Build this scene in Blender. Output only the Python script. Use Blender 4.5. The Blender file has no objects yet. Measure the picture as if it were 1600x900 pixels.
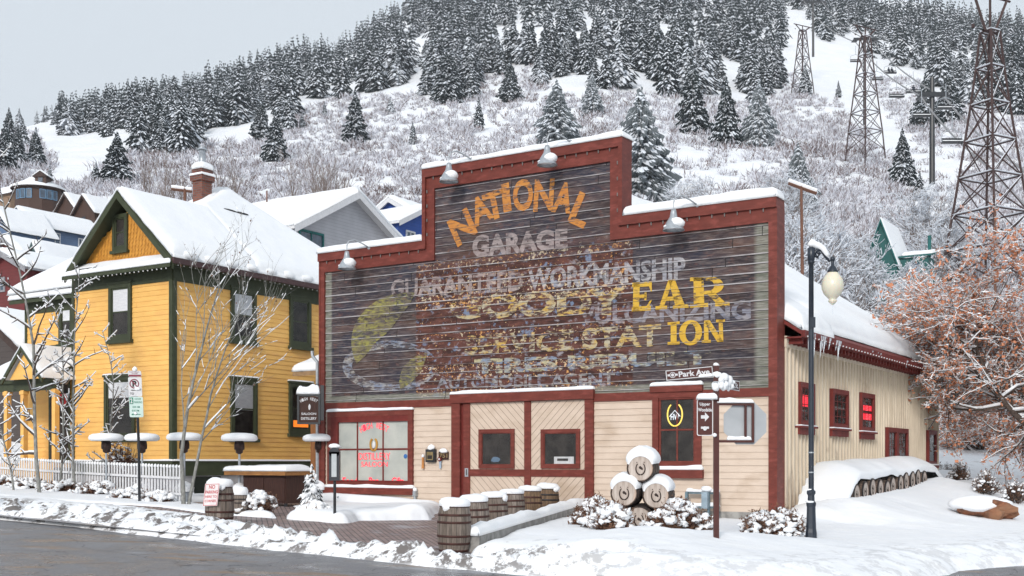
import bpy, math, random
import numpy as np
from math import sin, cos, pi, radians, sqrt, floor
from mathutils import Vector, Matrix
random.seed(7)
rng = np.random.default_rng(11)
SC = bpy.context.scene
COL = SC.collection
# ------------------------------------------------------------------ camera
F = 1834.0; HY = 722.0; EYE = 1.6
cam = bpy.data.cameras.new('camera'); co = bpy.data.objects.new('camera', cam); COL.objects.link(co)
co.location = (0, 0, EYE); co.rotation_euler = (pi/2, 0, 0)
cam.sensor_width = 36; cam.lens = F/1600*36; cam.shift_y = (HY-450)/1600
cam.clip_start = .1; cam.clip_end = 5000
SC.camera = co
# ------------------------------------------------------------------ light
SUN_EL, SUN_AZ = radians(25), radians(198)      # azimuth clockwise from +Y
W = bpy.data.worlds.new('World'); SC.world = W; W.use_nodes = True
nt = W.node_tree; bg = nt.nodes['Background']
sky = nt.nodes.new('ShaderNodeTexSky'); sky.sky_type = 'NISHITA'; sky.sun_disc = False
sky.sun_elevation = SUN_EL; sky.sun_rotation = SUN_AZ; sky.dust_density = 4; sky.air_density = 1.0; sky.ozone_density = 1.5
hs = nt.nodes.new('ShaderNodeHueSaturation'); hs.inputs['Saturation'].default_value = .22
mx = nt.nodes.new('ShaderNodeMix'); mx.data_type = 'RGBA'; mx.inputs[0].default_value = .72
mx.inputs[7].default_value = (8.1, 8.95, 9.8, 1)           # even cloud layer over the clear sky
nt.links.new(sky.outputs[0], hs.inputs['Color']); nt.links.new(hs.outputs[0], mx.inputs[6])
nt.links.new(mx.outputs[2], bg.inputs[0]); bg.inputs[1].default_value = .097
sl = bpy.data.lights.new('sun', 'SUN'); sl.energy = 1.9; sl.angle = radians(12); sl.color = (1, .95, .9)
so = bpy.data.objects.new('sun', sl); COL.objects.link(so)
d = Vector((sin(SUN_AZ)*cos(SUN_EL), cos(SUN_AZ)*cos(SUN_EL), sin(SUN_EL)))
so.rotation_euler = d.to_track_quat('Z', 'Y').to_euler()
SC.view_settings.view_transform = 'Standard'; SC.view_settings.look = 'None'
SC.view_settings.exposure = .16; SC.view_settings.gamma = 1
SC.cycles.max_bounces = 5; SC.cycles.transparent_max_bounces = 8; SC.cycles.diffuse_bounces = 3
# ------------------------------------------------------------------ frames
U = np.array([.845, -.5345]); V = np.array([.5345, .845]); G0 = np.array([6.6, 29.2])   # street grid: a along the facade, b back from it
TH = math.atan2(U[1], U[0])
CA, CB = float(-G0@U), float(-G0@V)
def g2w(a, b, z=0.): return (G0[0]+a*U[0]+b*V[0], G0[1]+a*U[1]+b*V[1], z)
def w2g(x, y): dx, dy = x-G0[0], y-G0[1]; return dx*U[0]+dy*U[1], dx*V[0]+dy*V[1]
def _ray(px, py): dx = (px-800)/F; return dx*U[0]+U[1], dx*V[0]+V[1], (HY-py)/F
def PB(px, py, b=0.): da, db, dz = _ray(px, py); t = (b-CB)/db; return CA+t*da, EYE+t*dz      # -> a, z on plane b
def PA(px, py, a=0.): da, db, dz = _ray(px, py); t = (a-CA)/da; return CB+t*db, EYE+t*dz      # -> b, z on plane a
def PD(px, py, D): return ((px-800)/F*D, D, EYE+(HY-py)/F*D)                                 # world point at depth D
GZ0, GK = -.15, .036
def zg(a): return GZ0-GK*a
def PG(px, py, up=0.):                                                                        # pixel -> (a,b) on the street grade
    da, db, dz = _ray(px, py); t = (GZ0+up-GK*CA-EYE)/(dz+GK*da); return CA+t*da, CB+t*db
# ------------------------------------------------------------------ numpy noise
def _h(i, j, s): 
    n = (i*374761393+j*668265263+s*1442695041) & 0xffffffff
    n = ((n ^ (n >> 13))*1274126177) & 0xffffffff
    return ((n ^ (n >> 16)) & 0xffff)/65535.
def vn(x, y, s=0):
    x = np.asarray(x, float); y = np.asarray(y, float)
    i = np.floor(x).astype(np.int64); j = np.floor(y).astype(np.int64); fx = x-i; fy = y-j
    fx = fx*fx*(3-2*fx); fy = fy*fy*(3-2*fy)
    return (_h(i, j, s)*(1-fx)+_h(i+1, j, s)*fx)*(1-fy)+(_h(i, j+1, s)*(1-fx)+_h(i+1, j+1, s)*fx)*fy
def fbm(x, y, s=0, o=4):
    r = 0; a = .5
    for k in range(o): r = r+a*vn(x*2**k, y*2**k, s+k); a *= .5
    return r
# ------------------------------------------------------------------ objects
ORG = {}
def tag(o, label=None, cat=None, group=None, kind=None):
    if label: o['label'] = label
    if cat: o['category'] = cat
    if group: o['group'] = group
    if kind: o['kind'] = kind
    return o
def thing(name, label, cat, org=(0, 0, 0), frame='G', group=None, rz=0.):
    o = bpy.data.objects.new(name, None); COL.objects.link(o); o.empty_display_size = .3
    if frame == 'G': o.location = g2w(*org); o.rotation_euler = (0, 0, TH)
    else: o.location = org; o.rotation_euler = (0, 0, rz)
    ORG[o.name] = np.array(org, float); tag(o, label, cat, group); return o
def dup(root, loc, rz=0., label=None, group=None, sc=None):
    r = root.copy(); COL.objects.link(r); r.location = loc; r.rotation_euler = (0, 0, rz)
    if sc: r.scale = (sc, sc, sc) if not isinstance(sc, tuple) else sc
    if label: r['label'] = label
    if group: r['group'] = group
    for ch in list(root.children):
        c = ch.copy(); COL.objects.link(c); c.parent = r
        for g in list(ch.children): e = g.copy(); COL.objects.link(e); e.parent = c
    return r
class MB:
    def __init__(s): s.v = []; s.n = 0; s.f = []; s.m = []
    def add(s, v, f, m=0):
        v = np.asarray(v, float).reshape(-1, 3)
        if isinstance(f, np.ndarray): s.f.append(f+s.n); s.m.append(np.full(len(f), m))
        else:
            for q in f: s.f.append(np.array([q])+s.n); s.m.append(np.array([m]))
        s.v.append(v); s.n += len(v); return s
    def box(s, x0, x1, y0, y1, z0, z1, m=0, W=None):
        c = [(x, y, z) for z in (z0, z1) for x, y in ((x0, y0), (x1, y0), (x1, y1), (x0, y1))]
        if W: c = [W(*p) for p in c]
        return s.add(c, np.array([[0, 3, 2, 1], [4, 5, 6, 7], [0, 1, 5, 4], [1, 2, 6, 5], [2, 3, 7, 6], [3, 0, 4, 7]]), m)
    def poly(s, pts, m=0): return s.add(pts, [list(range(len(pts)))], m)
    def prism(s, pts, d, m=0):                      # polygon pts extruded by vector d
        n = len(pts); p = np.array(pts, float); s.add(np.vstack([p, p+np.array(d)]), [list(range(n))[::-1], list(range(n, 2*n))]+[[i, (i+1) % n, n+(i+1) % n, n+i] for i in range(n)], m); return s
    def segs(s, p0, p1, r0, r1, n=4, m=0, cap=False):
        p0 = np.asarray(p0, float).reshape(-1, 3); p1 = np.asarray(p1, float).reshape(-1, 3); N = len(p0)
        r0 = np.broadcast_to(np.asarray(r0, float), (N,)); r1 = np.broadcast_to(np.asarray(r1, float), (N,))
        d = p1-p0; d /= np.linalg.norm(d, axis=1)[:, None]+1e-9
        ref = np.where(np.abs(d[:, 2:3]) > .9, np.array([[1., 0, 0]]), np.array([[0, 0, 1.]]))
        e1 = np.cross(d, ref); e1 /= np.linalg.norm(e1, axis=1)[:, None]+1e-9; e2 = np.cross(d, e1)
        t = np.arange(n)*2*pi/n; c = np.cos(t)[None, :, None]; q = np.sin(t)[None, :, None]
        ring = e1[:, None, :]*c+e2[:, None, :]*q
        v = np.concatenate([p0[:, None]+ring*r0[:, None, None], p1[:, None]+ring*r1[:, None, None]], 1).reshape(-1, 3)
        b = (np.arange(N)*2*n)[:, None]; f = []
        for k in range(n): k2 = (k+1) % n; f.append(np.hstack([b+k, b+k2, b+n+k2, b+n+k]))
        s.add(v, np.vstack(f), m)
        if cap:
            for q in range(N):
                s.f.append(np.array([[q*2*n+k for k in range(n)]])+s.n-2*n*N); s.m.append(np.array([m]))
                s.f.append(np.array([[q*2*n+n+k for k in range(n)][::-1]])+s.n-2*n*N); s.m.append(np.array([m]))
        return s
    def cyl(s, p0, p1, r0, r1=None, n=16, m=0): return s.segs([p0], [p1], r0, r0 if r1 is None else r1, n, m, True)
    def tube(s, pts, r, n=8, m=0):
        pts = np.array(pts, float); r = np.broadcast_to(np.asarray(r, float), (len(pts),))
        N = len(pts); d = np.gradient(pts, axis=0); d /= np.linalg.norm(d, axis=1)[:, None]+1e-9
        ref = np.array([0, 0, 1.]) if abs(d[:, 2]).mean() < .7 else np.array([1., 0, 0])
        e1 = np.cross(d, ref); e1 /= np.linalg.norm(e1, axis=1)[:, None]+1e-9; e2 = np.cross(d, e1)
        t = np.arange(n)*2*pi/n
        v = (pts[:, None]+(e1[:, None]*np.cos(t)[None, :, None]+e2[:, None]*np.sin(t)[None, :, None])*r[:, None, None]).reshape(-1, 3)
        f = [[i*n+k, i*n+(k+1) % n, (i+1)*n+(k+1) % n, (i+1)*n+k] for i in range(N-1) for k in range(n)]
        s.add(v, np.array(f), m); b = s.n-len(v)
        s.f.append(np.array([[b+k for k in range(n)][::-1]])); s.m.append(np.array([m])); s.f.append(np.array([[b+(N-1)*n+k for k in range(n)]])); s.m.append(np.array([m])); return s
    def lathe(s, prof, c=(0, 0, 0), n=24, m=0, axis='z', M=None):
        v = []
        for (r, z) in prof:
            for k in range(n): t = 2*pi*k/n; v.append((r*cos(t), r*sin(t), z))
        v = np.array(v)
        if M is not None: v = v@np.array(M).T
        v = v+np.array(c)
        f = [[i*n+k, i*n+(k+1) % n, (i+1)*n+(k+1) % n, (i+1)*n+k] for i in range(len(prof)-1) for k in range(n)]
        return s.add(v, np.array(f), m)
    def blob(s, c, r, seed=0, m=0, nu=10, nv=6, amp=.25, flat=1.):
        c = np.array(c, float); r = np.array(r if hasattr(r, '__len__') else (r, r, r), float)
        v = [(0, 0, -1)]
        for j in range(1, nv):
            for i in range(nu): ph = pi*j/nv; t = 2*pi*i/nu; v.append((sin(ph)*cos(t), sin(ph)*sin(t), -cos(ph)))
        v.append((0, 0, 1)); v = np.array(v)
        w = 1+amp*(vn(v[:, 0]*1.7+seed*3.1+9, v[:, 1]*1.7+v[:, 2]*1.3+seed*1.7+5, 3)*2-1)
        v = v*w[:, None]*r+c; L = len(v)-1
        f = [[0, 1+(i+1) % nu, 1+i, 1+i] for i in range(nu)]
        t3 = np.array([[0, 1+(i+1) % nu, 1+i] for i in range(nu)]+[[L, 1+(nv-2)*nu+i, 1+(nv-2)*nu+(i+1) % nu] for i in range(nu)])
        q = np.array([[1+j*nu+i, 1+j*nu+(i+1) % nu, 1+(j+1)*nu+(i+1) % nu, 1+(j+1)*nu+i] for j in range(nv-2) for i in range(nu)])
        b = s.n; s.add(v, q, m); s.f.append(t3+b); s.m.append(np.full(len(t3), m)); return s
    def patch(s, A, B, C, D, t, nu=16, nv=8, m=0, seed=0, w=None, rough=.25, up=(0, 0, 1), freq=1.2):   # snow lying on a quad
        A, B, C, D = [np.array(p, float) for p in (A, B, C, D)]; w = w or t*1.1; up = np.array(up, float)
        lu = (np.linalg.norm(B-A)+np.linalg.norm(C-D))/2; lv = (np.linalg.norm(D-A)+np.linalg.norm(C-B))/2
        def par(n, l):
            e = min(w/l, .3) if l > 0 else .1; x = np.linspace(0, 1, n+1)
            return np.unique(np.concatenate([[0, e*.12, e*.4, e], x[(x > e*1.3) & (x < 1-e*1.3)], [1-e, 1-e*.4, 1-e*.12, 1]]))
        us, vs = par(nu, lu), par(nv, lv); Ug, Vg = np.meshgrid(us, vs, indexing='ij')
        P = (A*(1-Ug)[..., None]+B*Ug[..., None])*(1-Vg)[..., None]+(D*(1-Ug)[..., None]+C*Ug[..., None])*Vg[..., None]
        e = np.minimum(np.minimum(Ug, 1-Ug)*lu, np.minimum(Vg, 1-Vg)*lv)/w; e = np.clip(e, 0, 1)
        no = fbm(P[..., 0]*freq+P[..., 1]*freq*.7+seed*7.3+50, P[..., 2]*freq+P[..., 1]*freq+seed*2.1+50, seed, 3)
        h = t*np.sqrt(1-(1-e)**2)*(1-rough+2*rough*no)
        ed = (e < .999)*(vn(P[..., 0]*3+P[..., 1]*2+90, P[..., 2]*3+P[..., 1]+90, seed+5)-.5)*w*.35
        T = P+up*(h+.004)[..., None]
        c = (A+B+C+D)/4; dirc = P-c; dirc[..., 2] = 0; dirc /= np.linalg.norm(dirc, axis=2)[..., None]+1e-6
        T = T+dirc*ed[..., None]*.6
        nU, nV = len(us), len(vs); idx = np.arange(nU*nV).reshape(nU, nV)
        q = np.stack([idx[:-1, :-1], idx[1:, :-1], idx[1:, 1:], idx[:-1, 1:]], -1).reshape(-1, 4)
        s.add(T.reshape(-1, 3), q, m)
        bd = list(idx[:, 0])+list(idx[-1, 1:])+list(idx[-2::-1, -1])+list(idx[0, -2:0:-1]); b = s.n-nU*nV
        bot = T.reshape(-1, 3)[bd]-up*.006; k = len(bd); s.add(bot, [list(range(k))[::-1]], m)
        s.f.append(np.array([[b+bd[i], b+bd[(i+1) % k], s.n-k+(i+1) % k, s.n-k+i] for i in range(k)])); s.m.append(np.full(k, m)); return s
    def build(s, name, mats, parent=None, smooth=False, xf=None):
        me = bpy.data.meshes.new(name)
        if s.n == 0: return None
        v = np.vstack(s.v)
        if xf is not None: v = xf(v)
        if parent is not None and parent.name in ORG: v = v-ORG[parent.name]
        elif parent is not None and parent.parent is not None and parent.parent.name in ORG: v = v-ORG[parent.parent.name]
        fs = s.f; cnt = np.concatenate([np.full(len(a), a.shape[1]) for a in fs]); lo = np.concatenate([a.ravel() for a in fs])
        me.vertices.add(len(v)); me.vertices.foreach_set('co', v.ravel())
        me.loops.add(len(lo)); me.loops.foreach_set('vertex_index', lo.astype(np.int32))
        me.polygons.add(len(cnt)); me.polygons.foreach_set('loop_start', np.concatenate([[0], np.cumsum(cnt)[:-1]]).astype(np.int32))
        me.polygons.foreach_set('material_index', np.concatenate(s.m).astype(np.int32))
        me.polygons.foreach_set('use_smooth', np.full(len(cnt), bool(smooth)))
        for mm in (mats if isinstance(mats, (list, tuple)) else [mats]): me.materials.append(mm)
        me.update(calc_edges=True); me.validate()
        o = bpy.data.objects.new(name, me); COL.objects.link(o)
        if parent is not None: o.parent = parent
        return o
def mb(): return MB()
# text -> polygons in a unit box
_TC = {}
def tmesh(txt, bold=0.):
    k = (txt, bold)
    if k not in _TC:
        cu = bpy.data.curves.new('t', 'FONT'); cu.body = txt; cu.resolution_u = 3; cu.offset = bold; cu.fill_mode = 'FRONT' if hasattr(cu, 'fill_mode') else 'BOTH'
        o = bpy.data.objects.new('t', cu); COL.objects.link(o)
        dg = bpy.context.evaluated_depsgraph_get(); e = o.evaluated_get(dg); me = e.to_mesh()
        v = np.array([p.co[:] for p in me.vertices]); f = [list(p.vertices) for p in me.polygons]; e.to_mesh_clear()
        bpy.data.objects.remove(o); bpy.data.curves.remove(cu)
        lo, hi = v.min(0), v.max(0); v[:, :2] = (v[:, :2]-lo[:2])/(hi-lo)[:2]; _TC[k] = (v[:, :2], f)
    return _TC[k]
def text(m, txt, fn, bold=0., mat=0):
    """fn maps unit coordinates (s,t) to 3-D points"""
    v, f = tmesh(txt, bold); m.add(np.array([fn(a, b) for a, b in v]), f, mat)
# ------------------------------------------------------------------ materials
def newmat(name):
    m = bpy.data.materials.new(name); m.use_nodes = True; return m, m.node_tree, m.node_tree.nodes['Principled BSDF']
def N(nt, t, **k):
    n = nt.nodes.new(t)
    for a, b in k.items():
        if hasattr(n, a): setattr(n, a, b)
    return n
def math_(nt, op, a, b=None, c=None, clamp=False):
    n = nt.nodes.new('ShaderNodeMath'); n.operation = op; n.use_clamp = clamp
    for i, q in enumerate((a, b, c)):
        if q is None: continue
        if isinstance(q, (int, float)): n.inputs[i].default_value = q
        else: nt.links.new(q, n.inputs[i])
    return n.outputs[0]
def mixc(nt, f, a, b, mode='MIX'):
    n = nt.nodes.new('ShaderNodeMix'); n.data_type = 'RGBA'; n.blend_type = mode
    for i, q in ((0, f), (6, a), (7, b)):
        if isinstance(q, (int, float)): n.inputs[i].default_value = q
        elif isinstance(q, (tuple, list)): n.inputs[i].default_value = (*q[:3], 1)
        else: nt.links.new(q, n.inputs[i])
    return n.outputs[2]
def coords(nt, sc=(1, 1, 1), kind='Object'):
    tc = nt.nodes.new('ShaderNodeTexCoord'); mp = nt.nodes.new('ShaderNodeMapping'); mp.inputs['Scale'].default_value = sc
    nt.links.new(tc.outputs[kind], mp.inputs[0]); return mp.outputs[0]
def noise(nt, vec, sc=5, det=4, rough=.55):
    n = nt.nodes.new('ShaderNodeTexNoise'); n.inputs['Scale'].default_value = sc; n.inputs['Detail'].default_value = det; n.inputs['Roughness'].default_value = rough
    nt.links.new(vec, n.inputs['Vector']); return n.outputs[0]
def ramp(nt, f, lo, hi, a=0., b=1.):
    n = nt.nodes.new('ShaderNodeMapRange'); n.inputs[1].default_value = lo; n.inputs[2].default_value = hi; n.inputs[3].default_value = a; n.inputs[4].default_value = b
    nt.links.new(f, n.inputs[0]); return n.outputs[0]
def sep(nt, vec): n = nt.nodes.new('ShaderNodeSeparateXYZ'); nt.links.new(vec, n.inputs[0]); return n.outputs
def bump(nt, p, h, st=.3, dist=.02):
    b = nt.nodes.new('ShaderNodeBump'); b.inputs['Strength'].default_value = st; b.inputs['Distance'].default_value = dist
    nt.links.new(h, b.inputs['Height']); nt.links.new(b.outputs[0], p.inputs['Normal'])
def white(nt, v):
    n = nt.nodes.new('ShaderNodeTexWhiteNoise'); n.noise_dimensions = '1D'; nt.links.new(v, n.inputs['W']); return n.outputs[0]
_MC = {}
def pm(name, c1, c2=None, sc=6., rough=.8, bmp=.15, bd=.01, st=(1, 1, 1), metal=0., lo=.35, hi=.65, det=4, spec=.3, kind='Object', c3=None, sc3=1.):
    if name in _MC: return _MC[name]
    m, nt, p = newmat(name); c2 = c2 or tuple(x*.75 for x in c1)
    v = coords(nt, st, kind); n = noise(nt, v, sc, det)
    col = mixc(nt, ramp(nt, n, lo, hi), c2, c1)
    if c3: n3 = noise(nt, v, sc3, 3); col = mixc(nt, ramp(nt, n3, .52, .7), col, c3)
    nt.links.new(col, p.inputs['Base Color'])
    p.inputs['Roughness'].default_value = rough; p.inputs['Metallic'].default_value = metal; p.inputs['Specular IOR Level'].default_value = spec
    if bmp: bump(nt, p, n, bmp, bd)
    _MC[name] = m; return m
def snowmat():
    m, nt, p = newmat('snow'); v = coords(nt); n1 = noise(nt, v, 2.2, 5, .6); n2 = noise(nt, v, 38, 3)
    col = mixc(nt, ramp(nt, n1, .3, .7), (.83, .85, .88), (.88, .89, .9)); nt.links.new(col, p.inputs['Base Color'])
    p.inputs['Roughness'].default_value = .75; p.inputs['Specular IOR Level'].default_value = .25
    h = math_(nt, 'ADD', math_(nt, 'MULTIPLY', n1, 1.), math_(nt, 'MULTIPLY', n2, .12)); bump(nt, p, h, .45, .05); return m
SNOW = snowmat()
RED = pm('red_trim_paint', (.165, .036, .025), (.125, .026, .018), 3, .55, .1, st=(1, 1, 3), c3=(.215, .05, .038), sc3=3.2)
DRED = pm('dark_red_wood', (.17, .026, .02), (.12, .017, .014), 5, .6, .1)
CREAM = pm('cream_paint', (.63, .515, .42), (.57, .46, .37), 1.6, .6, .08, st=(1, 1, 2), c3=(.48, .37, .28), sc3=.9)
YEL = pm('yellow_paint', (.84, .50, .15), (.78, .44, .125), 1.5, .6, .06, st=(1, 1, 3), c3=(.74, .41, .13), sc3=.8)
GRN = pm('dark_green_paint', (.052, .062, .032), (.04, .048, .025), 5, .55, .06)
BLK = pm('black_metal', (.012, .014, .018), (.02, .022, .026), 8, .4, .05, spec=.5)
GALV = pm('galvanised_steel', (.42, .45, .48), (.33, .36, .39), 12, .4, .05, metal=.4, spec=.5)
WOODG = pm('dark_brown_wood', (.055, .022, .015), (.03, .012, .009), 6, .6, .2, st=(8, 8, .6))
WHITEP = pm('white_paint', (.68, .68, .69), (.58, .58, .6), 6, .6, .08, st=(3, 3, 1))
CONC = pm('concrete', (.36, .35, .33), (.22, .21, .2), 5, .85, .25)
BARK = pm('branch_bark', (.10, .075, .062), (.05, .036, .03), 20, .9, .2)
BARKG = pm('grey_bark', (.30, .30, .28), (.16, .16, .15), 14, .85, .2, st=(1, 1, .5))
NEED = pm('spruce_needles', (.020, .032, .032), (.010, .016, .020), 3, .8, 0)
REDNEON = None
def emit(name, c, s):
    m, nt, p = newmat(name); p.inputs['Base Color'].default_value = (*c, 1); p.inputs['Emission Color'].default_value = (*c, 1); p.inputs['Emission Strength'].default_value = s; return m
NEON = emit('red_neon', (1., .03, .06), .95)
AMBER = emit('amber_lamplight', (1., .28, .03), .8)
def glass(name='window_glass', tr=.8):
    m, nt, p = newmat(name); nt.nodes.remove(p); t = N(nt, 'ShaderNodeBsdfTransparent'); g = N(nt, 'ShaderNodeBsdfGlossy'); g.inputs['Roughness'].default_value = .03
    t.inputs[0].default_value = (.94, .95, .95, 1)
    v = coords(nt); b = N(nt, 'ShaderNodeBump'); b.inputs['Strength'].default_value = .04; b.inputs['Distance'].default_value = .05; nt.links.new(noise(nt, v, 2.5, 2), b.inputs['Height']); nt.links.new(b.outputs[0], g.inputs['Normal'])
    f = N(nt, 'ShaderNodeFresnel'); f.inputs[0].default_value = 1.5; k = math_(nt, 'ADD', math_(nt, 'MULTIPLY', f.outputs[0], .75), .0)
    x = N(nt, 'ShaderNodeMixShader'); nt.links.new(k, x.inputs[0]); nt.links.new(t.outputs[0], x.inputs[1]); nt.links.new(g.outputs[0], x.inputs[2]); nt.links.new(x.outputs[0], nt.nodes['Material Output'].inputs[0]); return m
GLASS = glass()
DARK = pm('dark_interior', (.02, .017, .015), (.06, .05, .045), 2.5, .9, 0)
BLIND = pm('white_blind', (.84, .84, .86), (.72, .72, .76), 4, .8, .1, st=(1, 1, 4))
# ------------------------------------------------------------------ ground
def pg(l): return np.array([PG(*p) for p in l])
ROADB = [PG(x, y, -.1) for x, y in ((-500, 765), (0, 812), (100, 822), (200, 834), (300, 845), (400, 857), (500, 868), (600, 879), (700, 889), (800, 898), (900, 908), (1100, 925), (1300, 925), (1440, 908), (1500, 893), (1560, 887), (1610, 884), (1750, 860), (2200, 830))]
P_ROAD = np.array(ROADB+[(40., 20.), (60., -60.), (-70., -60.), (-70, ROADB[0][1])])
P_WALK = pg([(-300, 765), (0, 779), (130, 785), (250, 793), (330, 804), (500, 815), (700, 845), (716, 865), (780, 873), (860, 882), (960, 889), (960, 891), (860, 886), (760, 879), (700, 873), (640, 866), (560, 857), (450, 842), (350, 826), (250, 811), (130, 797), (0, 787), (-300, 770)])
P_PATIO = np.vstack([pg([(330, 822), (372, 812), (436, 816), (424, 800), (396, 788), (455, 786), (462, 796), (446, 812), (500, 818), (545, 818), (560, 814), (672, 813), (684, 800), (700, 792), (716, 792)]), [(-11.2, -.1), (-3.9, -.1)], pg([(905, 811), (860, 822), (790, 845), (735, 868), (690, 872), (600, 852), (400, 830)])])
P_ALLEY = np.array([(-17.5, -4.2), (-13.4, -5.4), (-13.1, -2.), (-15.3, 0), (-15.3, 12), (-20.3, 12), (-20.3, -1.7)])
def sdist(poly, A, B):          # signed distance, negative inside
    d = np.full(A.shape, 1e9); ins = np.zeros(A.shape, bool); n = len(poly)
    for i in range(n):
        x0, y0 = poly[i]; x1, y1 = poly[(i+1) % n]; ex, ey = x1-x0, y1-y0
        t = np.clip(((A-x0)*ex+(B-y0)*ey)/(ex*ex+ey*ey+1e-12), 0, 1); d = np.minimum(d, (A-x0-t*ex)**2+(B-y0-t*ey)**2)
        c = ((y0 > B) != (y1 > B)) & (A < (x1-x0)*(B-y0)/(y1-y0+1e-12)+x0); ins ^= c
    d = np.sqrt(d); return np.where(ins, -d, d)
BUMPS = []
for px, py, h, r in ((1300, 795, .62, .75), (1268, 820, .2, .5), (1150, 850, .12, 1.2), (960, 862, .18, 1.3), (1010, 850, .16, .9), (800, 880, .10, .8), (790, 858, -.14, .6), (850, 842, -.14, .7),
                     (572, 806, .30, .26), (596, 803, .34, .24), (622, 803, .30, .27), (655, 801, .30, .33), (480, 808, .3, .5), (520, 812, .16, .4), (410, 800, .15, .4),
                     (1500, 800, .3, 2.), (1440, 810, .15, 2.2), (1560, 805, .2, 1.5), (1390, 820, .1, 2.)):
    a, b = PG(px, py, .2); BUMPS.append((a, b, h, r))
def gbase(A): return zg(np.clip(A, -60, 40))
def ground(A, B, full=False):
    A = np.asarray(A, float); B = np.asarray(B, float); base = gbase(A)
    w = .28*(fbm(A*1.6+40, B*1.6+40, 1, 4)-.5)
    sr, sw, sp = sdist(P_ROAD, A, B)+w*.9, sdist(P_WALK, A, B)+w, np.minimum(sdist(P_PATIO, A, B), sdist(P_ALLEY, A, B))+w*.7
    far = np.clip((np.maximum(np.abs(A), np.abs(B))-45)/30, 0, 1)
    dep = .27+.06*(fbm(A*.5+9, B*.5+9, 3, 3)-.5)
    dep = dep*(1-.75*np.clip((-A-9.5)/3, 0, 1)*(B < -.5)*np.clip((B+9.5)/2.5, 0, 1))
    dep = dep+.50*np.exp(-((A-.9)/1.7)**2)*np.clip((B-.2)/1.5, 0, 1)+.35*np.clip((B-4)/14, 0, 1)*(A > -.5)*np.exp(-np.clip(A-1, 0, 99)/5)
    for a, b, h, r in BUMPS: dep = dep+h*np.exp(-((A-a)**2+(B-b)**2)/(2*r*r))*(.85+.3*vn(A*2+50, B*2+50, 8))
    bank = np.exp(-(np.clip(sr-.75, 0, 99)/.45)**2)*(sr > -.05)*np.clip((2.5-A)/3.5, .12, 1)               # ploughed windrow beside the road
    ck = fbm(A*3.6+80, B*3.6+80, 12, 4)-.5; c2 = vn(A*9+33, B*9+33, 2)-.5
    dep = dep*(1-.35*bank)+bank*(ck*.48+c2*.11+np.abs(vn(A*5+7,B*5+7,5)-.5)*.22)+.02*c2
    s = np.minimum(np.minimum(sw, sp), sr); k = np.clip(s/.42, 0, 1); k = np.sqrt(1-(1-k)**2)
    k = np.where(sr < np.minimum(sw, sp), np.clip(s/.8, 0, 1)**.9, k)
    thin = np.clip(1-np.abs(B+9)/3, 0, 1)*0
    low = np.where(sr < .9, -.12, -.07)*1.
    z = base+low*(1-np.clip(k*3, 0, 1))+dep*k
    z = np.where(s < 0, base+np.where(sr < .9, -.14-.1*np.clip(-sr*4, 0, 1), -.09), z)
    r2 = w2y(A, B); z = z-np.clip((r2-46)/60, 0, 30)*8*np.clip((r2-46)/10, 0, 1)
    if full: dirt = np.clip(1.6-np.abs(sr-.7)/.9, 0, 1)*np.clip((3-A)/4, .25, 1)*(s > 0); return z, dirt
    return z
def w2y(A, B): return G0[1]+A*U[1]+B*V[1]
def GH(a, b): return float(ground(np.array([a]), np.array([b]))[0])
def nonuni(lo, f0, f1, hi, fine, coarse):
    a = list(np.arange(f0, f1, fine)); x, st = f0, fine
    L = []
    while x > lo: st = min(st*1.25, coarse); x -= st; L.append(x)
    R = []; x, st = f1, fine; R.append(x)
    while x < hi: st = min(st*1.25, coarse); x += st; R.append(x)
    return np.array(L[::-1]+a+R)
def sheet(aa, bb, zf, name, mat, extra=None, smooth=True):
    A, B = np.meshgrid(aa, bb, indexing='ij'); r = zf(A, B); dirt = None
    if isinstance(r, tuple): r, dirt = r
    X = G0[0]+A*U[0]+B*V[0]; Y = G0[1]+A*U[1]+B*V[1]
    n, m = A.shape; idx = np.arange(n*m).reshape(n, m)
    q = np.stack([idx[:-1, :-1], idx[1:, :-1], idx[1:, 1:], idx[:-1, 1:]], -1).reshape(-1, 4)
    o = mb().add(np.stack([X, Y, r], -1).reshape(-1, 3), q).build(name, mat, None, smooth)
    if dirt is not None:
        at = o.data.attributes.new('dirt', 'FLOAT', 'POINT'); at.data.foreach_set('value', dirt.ravel().astype(np.float32))
    tag(o, kind='structure'); return o
def snowground():
    m, nt, p = newmat('ground_snow'); v = coords(nt); n1 = noise(nt, v, 1.5, 6, .6); n2 = noise(nt, v, 9, 5, .65)
    at = N(nt, 'ShaderNodeAttribute'); at.attribute_name = 'dirt'
    col = mixc(nt, ramp(nt, n1, .3, .7), (.82, .84, .875), (.875, .885, .895))
    n3 = noise(nt, v, 2.4, 7, .72)
    k = math_(nt, 'MULTIPLY', at.outputs['Fac'], ramp(nt, n3, .51, .57), clamp=True); k = math_(nt, 'MULTIPLY', k, .9)
    col = mixc(nt, k, col, (.10, .08, .07)); nt.links.new(col, p.inputs['Base Color']); p.inputs['Roughness'].default_value = .8; p.inputs['Specular IOR Level'].default_value = .2
    h = math_(nt, 'ADD', n1, math_(nt, 'MULTIPLY', n2, .2)); bump(nt, p, h, .5, .06); return m
AA = nonuni(-120, -27, 13, 120, .085, 6); BB = nonuni(-70, -14, 4, 90, .085, 6)
sheet(AA, BB, lambda A, B: ground(A, B, True), 'snow_ground', snowground())
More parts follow.
